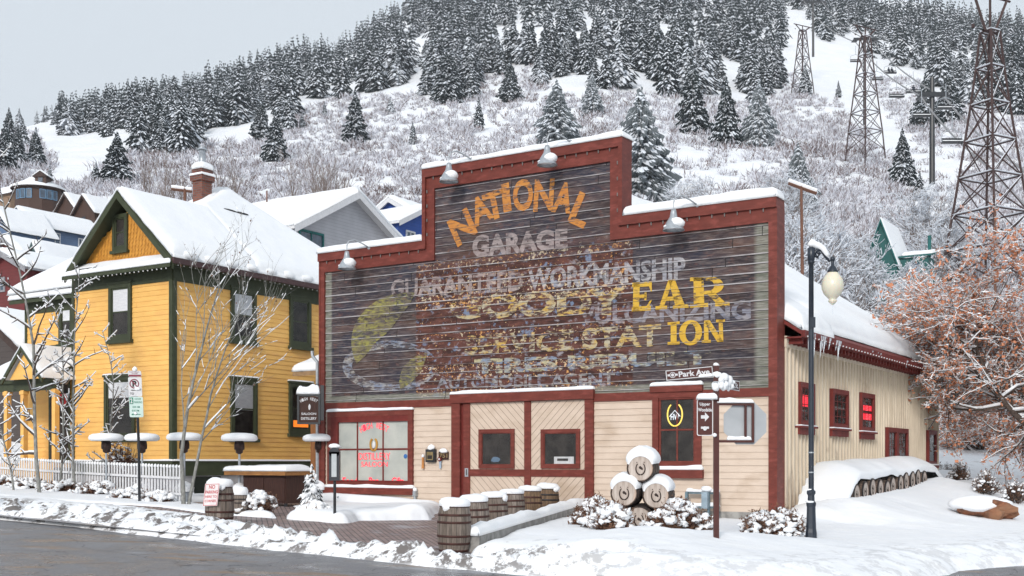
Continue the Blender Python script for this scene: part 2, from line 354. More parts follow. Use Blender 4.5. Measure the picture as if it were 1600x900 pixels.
def asphalt():
    m, nt, p = newmat('wet_asphalt'); v = coords(nt); n1 = noise(nt, v, .55, 6, .65); n2 = noise(nt, v, 60, 3, .7); vs = coords(nt, (.5, 1.6, 1)); n3 = noise(nt, vs, .9, 6, .7)
    mp = N(nt, 'ShaderNodeMapping'); tc = N(nt, 'ShaderNodeTexCoord'); mp.inputs['Rotation'].default_value = (0, 0, -TH); mp.inputs['Scale'].default_value = (.5, 1.5, 1); nt.links.new(tc.outputs['Object'], mp.inputs[0]); n4 = noise(nt, mp.outputs[0], .8, 5, .65)
    col = mixc(nt, ramp(nt, n1, .35, .65), (.155, .155, .17), (.37, .365, .38))
    col = mixc(nt, math_(nt, 'MULTIPLY', ramp(nt, n3, .53, .60), ramp(nt, n4, .46, .54)), col, (.36, .25, .17))
    col = mixc(nt, math_(nt, 'MULTIPLY', ramp(nt, n4, .60, .66), .6), col, (.55, .56, .6))
    col = mixc(nt, ramp(nt, n2, .42, .6), mixc(nt, .62, col, (.03, .03, .035)), col)
    vo = N(nt, 'ShaderNodeTexVoronoi'); vo.feature = 'DISTANCE_TO_EDGE'; vo.inputs['Scale'].default_value = .55
    ad = N(nt, 'ShaderNodeVectorMath'); ad.operation = 'ADD'; nt.links.new(v, ad.inputs[0]); nn = N(nt, 'ShaderNodeTexNoise'); nn.inputs['Scale'].default_value = 1.3; nt.links.new(v, nn.inputs['Vector']); nt.links.new(nn.outputs['Color'], ad.inputs[1]); nt.links.new(ad.outputs[0], vo.inputs['Vector'])
    col = mixc(nt, ramp(nt, vo.outputs['Distance'], .0, .012, .8, 0), col, (.02, .02, .025))
    nt.links.new(col, p.inputs['Base Color']); nt.links.new(ramp(nt, n1, .4, .6, .2, .7), p.inputs['Roughness']); p.inputs['Specular IOR Level'].default_value = .5
    bump(nt, p, math_(nt, 'ADD', n2, math_(nt, 'MULTIPLY', n1, 3.)), .8, .02); return m
sheet(nonuni(-110, -26, 12, 110, .5, 6), nonuni(-62, -30, -11., 26, .5, 4), lambda A, B: gbase(A)-.10+.02*(fbm(A*.3, B*.3, 4, 3)-.5), 'road', asphalt())
def pavers():
    m, nt, p = newmat('brick_pavers'); tc = N(nt, 'ShaderNodeTexCoord'); mp = N(nt, 'ShaderNodeMapping'); mp.inputs['Rotation'].default_value = (0, 0, -TH+.78); nt.links.new(tc.outputs['Object'], mp.inputs[0])
    br = N(nt, 'ShaderNodeTexBrick'); br.inputs['Scale'].default_value = 1; br.inputs['Brick Width'].default_value = .24; br.inputs['Row Height'].default_value = .12; br.inputs['Mortar Size'].default_value = .012; br.inputs['Mortar Smooth'].default_value = .2
    for k, c in (('Color1', (.38, .275, .25)), ('Color2', (.27, .205, .195)), ('Mortar', (.055, .045, .045))): br.inputs[k].default_value = (*c, 1)
    nt.links.new(mp.outputs[0], br.inputs['Vector']); v = coords(nt); n = noise(nt, v, .9, 6, .65)
    col = mixc(nt, math_(nt, 'MULTIPLY', ramp(nt, n, .56, .68), .7), br.outputs[0], (.5, .49, .52)); col = mixc(nt, ramp(nt, noise(nt, v, 2.5, 4), .3, .7), mixc(nt, .35, col, (.05, .045, .05)), col)
    nt.links.new(col, p.inputs['Base Color']); nt.links.new(ramp(nt, n, .35, .6, .35, .8), p.inputs['Roughness']); bump(nt, p, br.outputs['Fac'], -.5, .01); return m
sheet(np.arange(-16, -1.5, .5), np.arange(-10.4, 6.1, .5), lambda A, B: gbase(A)+.004, 'paved_patio', pavers())
WALK = pm('wet_concrete_walk', (.36, .355, .375), (.20, .195, .21), .9, .4, .15, det=6, spec=.5, c3=(.24, .18, .13), sc3=.6)
sheet(np.arange(-50, 6.1, .7), np.arange(-11.75, -10.35, .35), lambda A, B: gbase(A)+.0+0*A, 'pavement', WALK)
sheet(np.arange(-60, -12., .7), np.arange(-10.9, -6., .35), lambda A, B: gbase(A)-.004, 'sidewalk', WALK)
# ------------------------------------------------------------------ hillside
TD = np.array([45, 60, 90, 130, 190, 280, 400, 560, 750, 900.])
TT = {-600: (745, 640, 520, 430, 380, 330, 285, 250, 240, 240), 0: (745, 640, 480, 385, 320, 270, 240, 212, 206, 206), 100: (745, 640, 480, 385, 325, 275, 238, 200, 186, 190),
      220: (745, 650, 490, 400, 335, 275, 232, 178, 165, 168), 300: (745, 655, 495, 405, 340, 272, 222, 172, 148, 150), 500: (745, 660, 500, 412, 345, 265, 195, 138, 100, 96), 700: (745, 665, 505, 415, 340, 255, 175, 98, 22, 0),
      900: (745, 668, 510, 415, 330, 232, 148, 60, -30, -60), 1250: (745, 672, 520, 430, 340, 248, 180, 110, 10, -30), 1400: (745, 675, 525, 432, 345, 255, 185, 120, 50, 18),
      1600: (745, 680, 530, 430, 340, 250, 180, 125, 70, 48), 2200: (745, 680, 540, 440, 380, 330, 285, 250, 240, 240)}
TP = np.array(sorted(TT)); TY = np.array([TT[k] for k in TP], float)
def ty(px, D):
    px = np.asarray(px, float); D = np.asarray(D, float); i = np.clip(np.searchsorted(TP, px)-1, 0, len(TP)-2); f = np.clip((px-TP[i])/(TP[i+1]-TP[i]), 0, 1); f = f*f*(3-2*f)
    lt = np.log(D); j = np.clip(np.searchsorted(TD, D)-1, 0, len(TD)-2); g = (lt-np.log(TD[j]))/(np.log(TD[j+1])-np.log(TD[j]))
    r = (TY[i, j]*(1-f)+TY[i+1, j]*f)*(1-g)+(TY[i, j+1]*(1-f)+TY[i+1, j+1]*f)*g
    return r+np.clip(D-900, 0, 1e4)*.12
def hz(px, D):
    D = np.asarray(D, float); x = (np.asarray(px, float)-800)/F*D
    return EYE+(HY-ty(px, D))/F*D+np.clip(D/100, 0, 2.5)*(fbm(x/14+200, D/14+50, 21, 4)-.5)*1.5
def hD(px, y):                                       # depth at which the slope shows at picture row y
    Ds = np.exp(np.linspace(np.log(46), np.log(880), 200)); yy = ty(np.full(200, px), Ds); return float(Ds[np.argmin(np.abs(yy-y))])
def hillmat():
    m, nt, p = newmat('hill_snow'); v = coords(nt, (.1, .1, .1)); n1 = noise(nt, v, 1.1, 8, .7); n2 = noise(nt, v, 14, 4, .7)
    col = mixc(nt, ramp(nt, n1, .35, .65), (.80, .825, .87), (.88, .89, .905)); col = mixc(nt, ramp(nt, n2, .60, .72, 0, .35), col, (.30, .25, .22))
    nt.links.new(col, p.inputs['Base Color']); p.inputs['Roughness'].default_value = .85; bump(nt, p, n1, .5, 2.); return m
PX = np.arange(-700, 2301, 12.); DS = np.exp(np.linspace(np.log(43), np.log(1500), 230)); Pg, Dg = np.meshgrid(PX, DS, indexing='ij')
idx = np.arange(Pg.size).reshape(Pg.shape)
o = mb().add(np.stack([(Pg-800)/F*Dg, Dg, hz(Pg, Dg)-np.clip((46-Dg)/3, 0, 1)*.5], -1).reshape(-1, 3), np.stack([idx[:-1, :-1], idx[1:, :-1], idx[1:, 1:], idx[:-1, 1:]], -1).reshape(-1, 4)).build('hillside', hillmat(), None, True); tag(o, kind='structure')
# ------------------------------------------------------------------ spruces
def pads(c, dirx, L, Wd, droop, k, rg, m, snow=.75, q0=.7, q1=1.05):
    """snow laden branch pads: dark underside, white cushion on top"""
    Nn = len(c); t = np.arange(k)*2*pi/k; side = np.stack([-dirx[:, 1], dirx[:, 0], np.zeros(Nn)], 1)
    j = rg.uniform(.7, 1.25, (Nn, k)); ca = np.cos(t)[None]*j; sa = np.sin(t)[None]*j
    P = c[:, None]+dirx[:, None]*(ca*L[:, None])[..., None]+side[:, None]*(sa*Wd[:, None])[..., None]
    P[..., 2] -= (ca+.4)*droop[:, None]*L[:, None]+rg.uniform(0, .12, (Nn, k))*L[:, None]
    bot = c.copy(); bot[:, 2] -= L*.2
    v = np.concatenate([P, bot[:, None]], 1).reshape(-1, 3); b = np.arange(Nn)[:, None]*(k+1)
    m.add(v, np.vstack([np.hstack([b+i, b+k, b+(i+1) % k]) for i in range(k)]), 0)
    top = c.copy(); top[:, 2] += L*.10
    Q = c[:, None]+(P-c[:, None])*rg.uniform(q0, q1, (Nn, k))[..., None]; Q[..., 2] += .03*L[:, None]
    v2 = np.concatenate([Q, top[:, None]], 1).reshape(-1, 3); w = np.where(rg.uniform(0, 1, Nn) < snow)[0]
    m.add(np.concatenate([P, (top-np.array([0, 0, 0.06]))[:, None]], 1).reshape(-1, 3), np.vstack([np.hstack([b+i, b+(i+1) % k, b+k]) for i in range(k)]), 0)
    b2 = b[w]; m.add(v2, np.vstack([np.hstack([b2+i, b2+(i+1) % k, b2+k]) for i in range(k)]), 1)
def spruce_geo(seed, wh, nb, k, snow=.75, wid=.21, H=1., fine=False):
    rg = np.random.default_rng(seed); m = mb(); C, D, L, Wd, Dr = [], [], [], [], []
    for i in range(wh):
        f = (i+.3)/wh; z = H*(.07+.93*f); R = H*wid*(1-f**1.35)*(.55+.45*min(1, f*4+.3))*rg.uniform(.72, 1.2)+.012*H; n = max(3, int(nb*(.45+.7*(1-f))))
        a0 = rg.uniform(0, 6.3)
        for q in range(n):
            if rg.uniform() < .12: continue
            a = a0+2*pi*q/n+rg.uniform(-.3, .3); r = R*rg.uniform(.6, 1.22); dx = np.array([cos(a), sin(a), 0])
            for s, w in (((.25, .2), (.42, .17), (.58, .15), (.73, .14), (.87, .13), (1., .11)) if fine and R > .05*H else ((.35, .36), (.66, .26), (.93, .22)) if R > .08*H else ((.55, .5),)):
                C.append(dx*r*s+np.array([0, 0, z-r*s*.38+rg.normal(0, .008)*H])); D.append(dx); L.append(r*w*rg.uniform(.8, 1.2)); Wd.append(r*w*rg.uniform(.5, .8)); Dr.append(rg.uniform(.7, 1.3))
    pads(np.array(C), np.array(D), np.array(L), np.array(Wd), np.array(Dr), k, rg, m, snow, *((.85, 1.2) if snow > .9 else (.78, 1.1) if fine else (.7, 1.05))); return m
FROST = pm('frosted_snow', (.74, .77, .82), (.60, .64, .70), 8, .85, 0)
SPV = []
for i in range(9):
    FN = pm('frosted_needles', (.20, .225, .24), (.11, .13, .14), 3, .8, 0)
    cr = (spruce_geo(100+i, 31, 10, 5, (.75, .85, .7, .85, .95, .78)[i], (.19, .23, .17, .21, .25, .2)[i]) if i < 6 else spruce_geo(100+i, 44, 15, 5, (.8, .97, .72)[i-6], (.19, .21, .18)[i-6], fine=True)).build('crown', [FN if i == 7 else NEED, FROST])
    tr = mb().cyl((0, 0, -.03), (0, 0, .95), .014, .003, 6).build('trunk', BARK)
    t = bpy.data.objects.new('snowy_spruce', None); COL.objects.link(t); cr.parent = t; tr.parent = t; SPV.append(t)
SPU = [False]*9
def spruce(px, y, hp, var, label, group='snow covered spruces on the hillside', D=None, wf=1.):
    D = D or hD(px, y); h = hp/F*D; z = float(hz(px, D)); loc = ((px-800)/F*D, D, z-.2); s = (h*wf, h*wf, h)
    if not SPU[var]: SPU[var] = True; t = SPV[var]; t.location = loc; t.scale = s; t.rotation_euler = (0, 0, px); t['label'] = label; t['group'] = group
    else: t = dup(SPV[var], loc, px, label, group, s)
    t['category'] = 'spruce tree'; return t
ISO = [(555, 222, 80, 'dark snowy spruce alone on the brushy slope above the grey house', 1.15), (748, 205, 54, 'slim dark spruce alone on the brush above the sign wall top', .9), (645, 223, 36, 'small thin spruce seedling on the pale brush left of the sign wall', .8),
       (610, 180, 28, 'small pale spruce standing just below the forest edge', 1.), (507, 185, 24, 'tiny spruce left of the lone dark spruce', .9), (472, 198, 27, 'tiny frosted spruce near the dense tree clump', .9),
       (430, 250, 78, 'dark spruce at the foot of the clump above the yellow house roof', 1.2), (408, 222, 66, 'dark spruce up the slope beside the clump over the yellow roof', 1.2), (452, 205, 60, 'spruce between the clump and the forest edge', 1.1),
       (870, 228, 104, 'broad white frosted spruce rising behind the garage sign lamp', 1.5), (925, 182, 66, 'dense spruce above the broad frosted spruce', 1.2), (1000, 318, 175, 'big loose snow laden spruce right behind the tall part of the sign wall', 1.5),
       (1082, 207, 110, 'tall spruce standing over the brush right of the sign wall', 1.1), (1135, 226, 108, 'tall dark spruce left of the ski run edge', 1.1), (1186, 226, 100, 'tall frosted spruce at the left border of the ski run', 1.2),
       (1247, 335, 112, 'snow plastered spruce behind the leaning utility pole', 1.2), (1410, 284, 88, 'narrow spruce between the lattice tower and the black lift pylon', 1.1), (1437, 308, 46, 'small spruce at the foot of the black lift pylon', 1.1),
       (183, 290, 82, 'dark broad spruce over the brown round house slope', 1.5), (240, 242, 72, 'spruce beside the top of the left snow field', 1.3), (56, 262, 62, 'pointed spruce left of the left snow field', 1.1), (28, 262, 68, 'spruce at the left edge of the snow field', 1.),
       (36, 232, 46, 'spruce in the row above the brown houses', 1.), (8, 272, 74, 'spruce cut by the left picture border', 1.2), (14, 232, 62, 'tall spruce at the far left skyline', 1.), (78, 286, 30, 'tiny spruce beside the brown round house roof', .9), (86, 194, 25, 'single small spruce on the left skyline', 1.2),
       (1446, 205, 86, 'bushy dark spruce to the right of the lift chairs', 1.4), (1482, 190, 80, 'spruce behind the left leg of the big lattice tower', 1.3), (1582, 150, 96, 'spruce right of the big lattice tower', 1.4), (700, 160, 88, 'big spruce at the forest edge over the left sign step', 1.3),
       (797, 158, 66, 'spruce in front of the snow gap in the forest', 1.3), (665, 100, 40, 'spruce above the snow gap in the forest', 1.2), (845, 132, 46, 'spruce right of the snow gap in the forest', 1.), (1258, 150, 50, 'small spruce beside the upper lattice tower', 1.),
       (150, 280, 34, 'low spruce beside the broad dark spruce', 1.3), (1310, 150, 26, 'small spruce on the ski run edge', 1.), (740, 150, 50, 'spruce standing left of the snow gap', 1.1), (1180, 160, 60, 'spruce at the forest edge beside the upper ski run', 1.2), (30, 205, 34, 'small spruce on the left skyline among its row', 1.)]
for i, (px, y, hp, lb, wf) in enumerate(ISO): spruce(px, y, hp*1.05, (2, 0, 1, 4, 3, 5)[i % 6] if hp < 62 else (7 if 'frost' in lb or 'loose' in lb or 'plastered' in lb else (6, 8)[i % 2]), lb, wf=wf)
FOR = [(92, 188), (100, 214), (150, 226), (200, 236), (262, 248), (300, 240), (330, 224), (385, 222), (440, 190), (470, 166), (540, 150), (600, 148), (650, 150), (700, 152), (735, 160), (760, 118), (830, 100), (850, 128), (880, 150), (930, 138), (1000, 142), (1050, 150), (1100, 155), (1160, 160), (1215, 140), (1226, 60), (1222, 14), (1270, 40), (1285, 62), (1330, 80), (1400, 100), (1440, 132), (1480, 160), (1540, 175), (1700, 190), (2000, 260), (2000, -100), (-420, -100), (-420, 226), (-60, 202), (-20, 188), (60, 192)]
def inpoly(poly, x, y):
    c = np.zeros(np.shape(x), bool); n = len(poly)
    for i in range(n):
        x0, y0 = poly[i]; x1, y1 = poly[(i+1) % n]; c ^= ((y0 > y) != (y1 > y)) & (x < (x1-x0)*(y-y0)/(y1-y0+1e-12)+x0)
    return c
n = 11500; D = np.sqrt(rng.uniform(200**2, 880**2, n)); px = rng.uniform(-400, 1960, n); y = ty(px, D)
keep = inpoly(FOR, px, y+rng.uniform(-5, 5, n)) & ((fbm(px/60, D/60, 5, 3) > .37) | (y < 40)); px, D, y = px[keep], D[keep], y[keep]
sel = []; X = (px-800)/F*D
order = np.argsort(D+5000*((px < -20) | (px > 1620))); grid = {}
for i in order:
    r = 6.6; key = (int(X[i]//r), int(D[i]//r))
    if any(key2 in grid and (X[grid[key2]]-X[i])**2+(D[grid[key2]]-D[i])**2 < r*r for key2 in [(key[0]+a, key[1]+b) for a in (-1, 0, 1) for b in (-1, 0, 1)]): continue
    grid[key] = i; sel.append(i)
px, D, X = px[sel], D[sel], X[sel]; hh = rng.uniform(11, 23, len(px))*np.where(px < 320, .85, 1)
NI = 255
print('forest', len(px))
for i in range(min(NI, len(px))): spruce(float(px[i]), 0, float(hh[i]/D[i]*F), int(rng.integers(0, 6)), 'snow dusted spruce in the thick forest band on the hillside', 'spruces packed in the hillside forest', D=float(D[i]), wf=1.15)
m = mb(); LOD = [spruce_geo(300+i, 11, 5, 4, .72, .24) for i in range(5)]; LOD = [(np.vstack(l.v), l) for l in LOD]
for i in range(NI, len(px)):
    vv, l = LOD[i % 5]; a = px[i]; c, s = cos(a), sin(a); R = np.array([[c, s, 0], [-s, c, 0], [0, 0, 1]]); q = vv@R*hh[i]; q[:, :2] *= 1.0
    b = m.n; m.v.append(q+np.array([X[i], D[i], float(hz(px[i], D[i]))-.2])); m.n += len(q)
    for f, mm in zip(l.f, l.m): m.f.append(f+b); m.m.append(mm)
tag(m.build('far_forest', [NEED, FROST]), 'dense band of snow dusted spruces covering the upper mountain slope', 'forest', kind='stuff')
# ------------------------------------------------------------------ frosted brush on the slope
RUNS = [[(50, 200), (98, 190), (160, 226), (196, 240), (165, 262), (120, 290), (66, 292), (90, 250)], [(1215, 12), (1262, 40), (1292, 84), (1350, 104), (1372, 150), (1402, 196), (1440, 232), (1412, 246), (1372, 238), (1330, 190), (1300, 150), (1262, 150), (1240, 100)],
        [(1400, 225), (1500, 232), (1500, 345), (1440, 350), (1425, 290)], [(1010, 232), (1210, 228), (1200, 268), (1090, 318), (1020, 330), (1000, 270)]]
n = 34000; D = np.exp(rng.uniform(np.log(62), np.log(560), n)); px = rng.uniform(-350, 1950, n); y = ty(px, D)
ok = ~inpoly(FOR, px, y)
for k, r in enumerate(RUNS): ok &= ~(inpoly(r, px, y) & (rng.uniform(0, 1, n) < (.997 if k < 2 else .8)))
ok &= ~((px < 200+rng.uniform(0, 60, n)) & (y > 310) & (rng.uniform(0, 1, n) < .9))
px, D = px[ok], D[ok]; Z = hz(px, D); X = (px-800)/F*D; K = 30; n = len(px); print('brush', n)
clp = fbm(px/38+5, D/16, 41, 3); kk = clp > .24; px, D, Z, X, clp = px[kk], D[kk], Z[kk], X[kk], clp[kk]; n = len(px)
bs = rng.uniform(.6, 2.3, n)*np.clip((D/140)**.5, .6, 1.5)*(.45+1.2*clp)
an = rng.uniform(0, 2*pi, (n, K)); sp = rng.uniform(.1, .85, (n, K)); ln = rng.uniform(.4, 1, (n, K))*bs[:, None]
base = np.stack([X[:, None]+np.cos(an)*bs[:, None]*rng.uniform(0, .6, (n, K)), D[:, None]+np.sin(an)*bs[:, None]*rng.uniform(0, .6, (n, K)), np.broadcast_to(Z[:, None]-.1, (n, K))+ln*rng.uniform(0, .55, (n, K))], -1)
dr = np.stack([np.cos(an+rng.uniform(-1, 1, (n, K)))*sp, np.sin(an)*sp, np.sqrt(1-sp*sp)*.8], -1)*ln[..., None]*.7; pw = (.05+.045*(D/150))[:, None, None]*np.ones((n, K, 1))
sd = np.cross(dr, rng.normal(0, 1, (n, K, 3))); sd /= np.linalg.norm(sd, axis=-1)[..., None]+1e-9
v = np.stack([base-sd*pw, base+sd*pw, base+dr], 2).reshape(-1, 3); f = np.arange(len(v)).reshape(-1, 3); r = rng.uniform(0, 1, len(f))
cl = fbm(px/70, D/25, 31, 3)[:, None]*np.ones((1, K)); cl = cl.reshape(-1); brown = np.clip((cl-.47)*2.6, 0, .75)
m = mb(); m.v.append(v); m.n = len(v); m.f.append(f); m.m.append(np.where(r < .07+brown*.6, 2, np.where(r < .42+brown*.5, 1, 0)))
BR1 = pm('frosted_twigs', (.68, .69, .74), (.55, .555, .61), 3, .9, 0, sc3=.02, kind='Object'); BR2 = pm('lilac_grey_twigs', (.36, .33, .35), (.27, .24, .25), 2, .9, 0); BR3 = pm('brown_twigs', (.17, .12, .11), (.11, .08, .075), 2, .9, 0)
tag(m.build('frosted_brush', [BR1, BR2, BR3]), 'frosted leafless scrub covering the mountain slope between the spruces', 'brush', kind='stuff')

# ------------------------------------------------------------------ winter air
HZM = bpy.data.materials.new('haze_air'); HZM.use_nodes = True; nt = HZM.node_tree; nt.nodes.clear(); ho = nt.nodes.new('ShaderNodeOutputMaterial'); hv = nt.nodes.new('ShaderNodeVolumePrincipled')
hv.inputs['Color'].default_value = (.92, .95, 1, 1); hv.inputs['Density'].default_value = .00014; nt.links.new(hv.outputs[0], ho.inputs['Volume'])
o = mb().box(-1500, 1500, -140, 1600, -60, 460).build('haze', HZM); tag(o, 'thin winter haze between the street and the mountain', 'haze', kind='stuff')
# ------------------------------------------------------------------ wall helpers
def wall_fn(kind, c):
    return {'front': lambda s, o, z: (s, c-o, z), 'right': lambda s, o, z: (c+o, s, z), 'left': lambda s, o, z: (c-o, s, z), 'back': lambda s, o, z: (s, c+o, z)}[kind]
def siding(m, W, s0, s1, z0, z1, lap=.15, out=.022, mat=0, holes=(), seed=0):
    z = z0; r = random.Random(seed)
    while z < z1-1e-3:
        zt = min(z+lap, z1); spans = [(s0, s1)]
        for (a, b, c, d) in holes:
            if c < (z+zt)/2 < d: spans = [q for (p, e) in spans for q in ((p, min(e, a)), (max(p, b), e)) if q[1]-q[0] > .01]
        sp2 = []
        for (p, e) in spans:
            q = p
            while True:
                q2 = q+r.uniform(1.6, 4.6)
                if q2 > e-.4: sp2.append((q, e)); break
                sp2.append((q, q2-.006)); q = q2
        for (p, e) in sp2:
            j = r.uniform(-.004, .004)
            m.add([W(p, out+j, z), W(e, out+j, z), W(e, .004, zt), W(p, .004, zt), W(p, 0, z), W(e, 0, z)], [[0, 1, 2, 3], [4, 5, 1, 0]], mat)
        z = zt
def frame(m, W, s0, s1, z0, z1, w, o0, o1, mat=0, bot=True):
    m.box(s0, s0+w, o0, o1, z0, z1, mat, W); m.box(s1-w, s1, o0, o1, z0, z1, mat, W); m.box(s0+w, s1-w, o0, o1, z1-w, z1, mat, W)
    if bot: m.box(s0+w, s1-w, o0, o1, z0, z0+w, mat, W)
def snowon(m, W, s0, s1, o0, o1, z, t, seed=0):
    m.patch(W(s0, o0, z), W(s1, o0, z), W(s1, o1, z), W(s0, o1, z), t, max(6, int(abs(s1-s0)*7)), 3, 0, seed, w=min(t, abs(o1-o0)*.45), rough=.35, freq=2.3)
def window(par, W, s0, s1, z0, z1, tw, trim, sash, name='window', rows=(.5,), cols=(), blind=0, snow=.05, sill=.08, muntin=.035, out=.05, glassmat=None, sh=0.):
    """trimmed window assembly: trim frame, sash bars, pane, blind, sill with snow"""
    m = mb(); frame(m, W, s0, s1, z0, z1, tw, 0, out); f = m.build(name, trim, par)
    W0 = W; W = (lambda s, o, z: W0(s, o+sh, z)) if sh else W
    a, b, c, d = s0+tw, s1-tw, z0+tw, z1-tw
    mb().box(a, b, -.004, .004, c, d, 0, W).build('dark_room', DARK, f)
    m = mb(); frame(m, W, a, b, c, d, muntin*1.3, .004, .03)
    for r in rows: z = c+(d-c)*r; m.box(a, b, .01, .027, z-muntin/2, z+muntin/2, 0, W)
    for q in cols: s = a+(b-a)*q; m.box(s-muntin/2, s+muntin/2, .008, .024, c, d, 0, W)
    m.build('sash', sash, f)
    if blind: mb().box(a+.02, b-.02, .006, .010, d-(d-c)*blind, d-.02, 0, W).build('blind', BLIND, f)
    mb().poly([W(a, .018, c), W(b, .018, c), W(b, .018, d), W(a, .018, d)]).build('pane', glassmat or GLASS, f)
    W = W0
    if sill: m = mb(); m.box(s0-.06, s1+.06, 0, out+.06, z0-sill, z0, 0, W); m.build('sill', trim, f)
    if snow:
        m = mb(); snowon(m, W, s0-.05, s1+.05, .004, out+.05, z0+.002, snow, int(s0*10)); m.build('sill_snow', SNOW, f, True)
    return f
# ------------------------------------------------------------------ the garage with the painted false front
gar = thing('garage_building', 'old garage with stepped false front, worn painted sign boards and cream siding', 'building', (0, 0, 0))
WF = wall_fn('front', 0.); WS = wall_fn('right', 0.)
def fx(px, py): return PB(px, py, 0.)
AL = fx(502, 399)[0]; A1 = fx(664.7, 300)[0]; A2 = fx(975, 250)[0]; AR = 0.; ZL = 8.18; ZM = 10.3; ZB = 3.46; FT = .42
S_A, S_B = .30, .42                          # trim widths
ROOF_MAIN_B = 17.4; ZE = 4.85; RA = (AL+AR)/2; RS = (10.05-ZE)/(.5-RA)
m = mb(); OUT = [(AL, .2), (AR, .2), (AR, ZL), (A2, ZL), (A2, ZM), (A1, ZM), (A1, ZL), (AL, ZL)]
m.prism([(a, FT, z) for a, z in OUT], (0, -FT+.002, 0)); m.box(AL+.06, AR-.002, .44, ROOF_MAIN_B, 0, ZE-.05)
m.poly([(AL+.06, ROOF_MAIN_B-.001, ZE-.05), (AR-.01, ROOF_MAIN_B-.001, ZE-.05), (RA, ROOF_MAIN_B-.001, 9.9)]); m.build('wall', CREAM, gar)
mb().box(AL+.05, AR-.05, -.03, .3, -.3, .34).build('foundation', CONC, gar)
# painted boards -----------------------------------------------------------
def plankcol(nt):
    """weathered sign boards: colour socket, shared by board and lettering"""
    tc = N(nt, 'ShaderNodeTexCoord'); X, Y, Z = sep(nt, tc.outputs['Object'])
    row = math_(nt, 'FLOOR', math_(nt, 'DIVIDE', Z, LAP)); seg = math_(nt, 'FLOOR', math_(nt, 'DIVIDE', math_(nt, 'ADD', X, math_(nt, 'MULTIPLY', white(nt, row), 7)), 3.4))
    rnd = white(nt, math_(nt, 'ADD', math_(nt, 'MULTIPLY', row, 13.7), seg))
    def nz(sx, sz, s, d=5, off=0):
        mp = N(nt, 'ShaderNodeMapping'); mp.inputs['Scale'].default_value = (sx, 1, sz); nt.links.new(tc.outputs['Object'], mp.inputs[0])
        ad = N(nt, 'ShaderNodeCombineXYZ'); nt.links.new(math_(nt, 'MULTIPLY', rnd, 0 if off == 0 else 3.), ad.inputs[1]); va = N(nt, 'ShaderNodeVectorMath'); nt.links.new(mp.outputs[0], va.inputs[0]); nt.links.new(ad.outputs[0], va.inputs[1])
        mp2 = N(nt, 'ShaderNodeVectorMath'); mp2.operation = 'ADD'; mp2.inputs[1].default_value = (off*3.3, off*1.7, off*2.1); nt.links.new(va.outputs[0], mp2.inputs[0]); return noise(nt, mp2.outputs[0], s, d, .65)
    base = mixc(nt, rnd, (.022, .014, .014), (.105, .060, .048)); base = mixc(nt, ramp(nt, nz(.5, 1, .8, 4), .38, .62), (.026, .026, .042), base)
    grain = nz(1.2, 14, 2.2, 6, 1); base = mixc(nt, ramp(nt, grain, .46, .72, 0, .5), base, (.29, .24, .22)); base = mixc(nt, ramp(nt, nz(2, 3, 2.5, 5, 2), .56, .7, 0, .6), base, (.16, .07, .055))
    # red-brown worn middle field with flecks of old paint
    a0, _ = fx(652, 560); a1, _ = fx(988, 520); f1 = ramp(nt, math_(nt, 'ADD', X, math_(nt, 'MULTIPLY', nz(3, 3, 1, 3, 3), .12)), a0, a0+.06); f2 = ramp(nt, X, a1, a1+.05, 1, 0); f3 = ramp(nt, Z, 7.2, 7.9, 1, 0)
    field = math_(nt, 'MULTIPLY', math_(nt, 'MULTIPLY', f1, f2), f3)
    worn = mixc(nt, ramp(nt, nz(1.3, 5, 1.4, 6, 4), .4, .6), (.040, .016, .013), (.12, .045, .034)); worn = mixc(nt, ramp(nt, nz(2, 4, 1.6, 6, 5), .57, .67, 0, .6), worn, (.42, .40, .44))
    fl = nz(4, 5, 2.6, 6, 6); rowsel = ramp(nt, white(nt, math_(nt, 'ADD', row, 4.3)), .25, .6, .57, .66); k = math_(nt, 'GREATER_THAN', fl, rowsel)
    worn = mixc(nt, math_(nt, 'MULTIPLY', k, .9), worn, mixc(nt, ramp(nt, nz(1, 2, 1.5, 3, 7), .45, .55), (.60, .30, .10), (.62, .52, .36)))
    worn = mixc(nt, ramp(nt, nz(2.5, 3, 1.4, 6, 8), .59, .65, 0, .7), worn, (.17, .24, .36))
    c = mixc(nt, field, base, worn)
    # greenish bleached top boards and edges
    ed = math_(nt, 'MAXIMUM', ramp(nt, X, -.62, -.5), ramp(nt, X, AL+.48, AL+.42)); ed = math_(nt, 'MAXIMUM', ed, ramp(nt, Z, ZB+.22, ZB+.17))
    c = mixc(nt, math_(nt, 'MULTIPLY', ed, .7), c, mixc(nt, ramp(nt, grain, .4, .6), (.16, .17, .13), (.30, .30, .26)))
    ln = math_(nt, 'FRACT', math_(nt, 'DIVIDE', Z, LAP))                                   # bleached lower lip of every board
    lip = math_(nt, 'MULTIPLY', math_(nt, 'LESS_THAN', ln, math_(nt, 'MULTIPLY_ADD', white(nt, math_(nt, 'ADD', row, 31.7)), .10, .04)), ramp(nt, nz(.8, 3, 1.2, 4, 9), .36, .58, .15, 1)); c = mixc(nt, math_(nt, 'MULTIPLY', lip, .75), c, (.48, .46, .47))
    js = math_(nt, 'FRACT', math_(nt, 'DIVIDE', math_(nt, 'ADD', X, math_(nt, 'MULTIPLY', white(nt, row), 7)), 3.4)); c = mixc(nt, math_(nt, 'LESS_THAN', js, .006), c, (.012, .01, .01))
    c = mixc(nt, ramp(nt, ln, .93, .96, 0, .92), c, (.01, .008, .008))  # shadow line under the lip of the board above, painted into the colour
    return c, grain, nz, rnd
LAP = .235
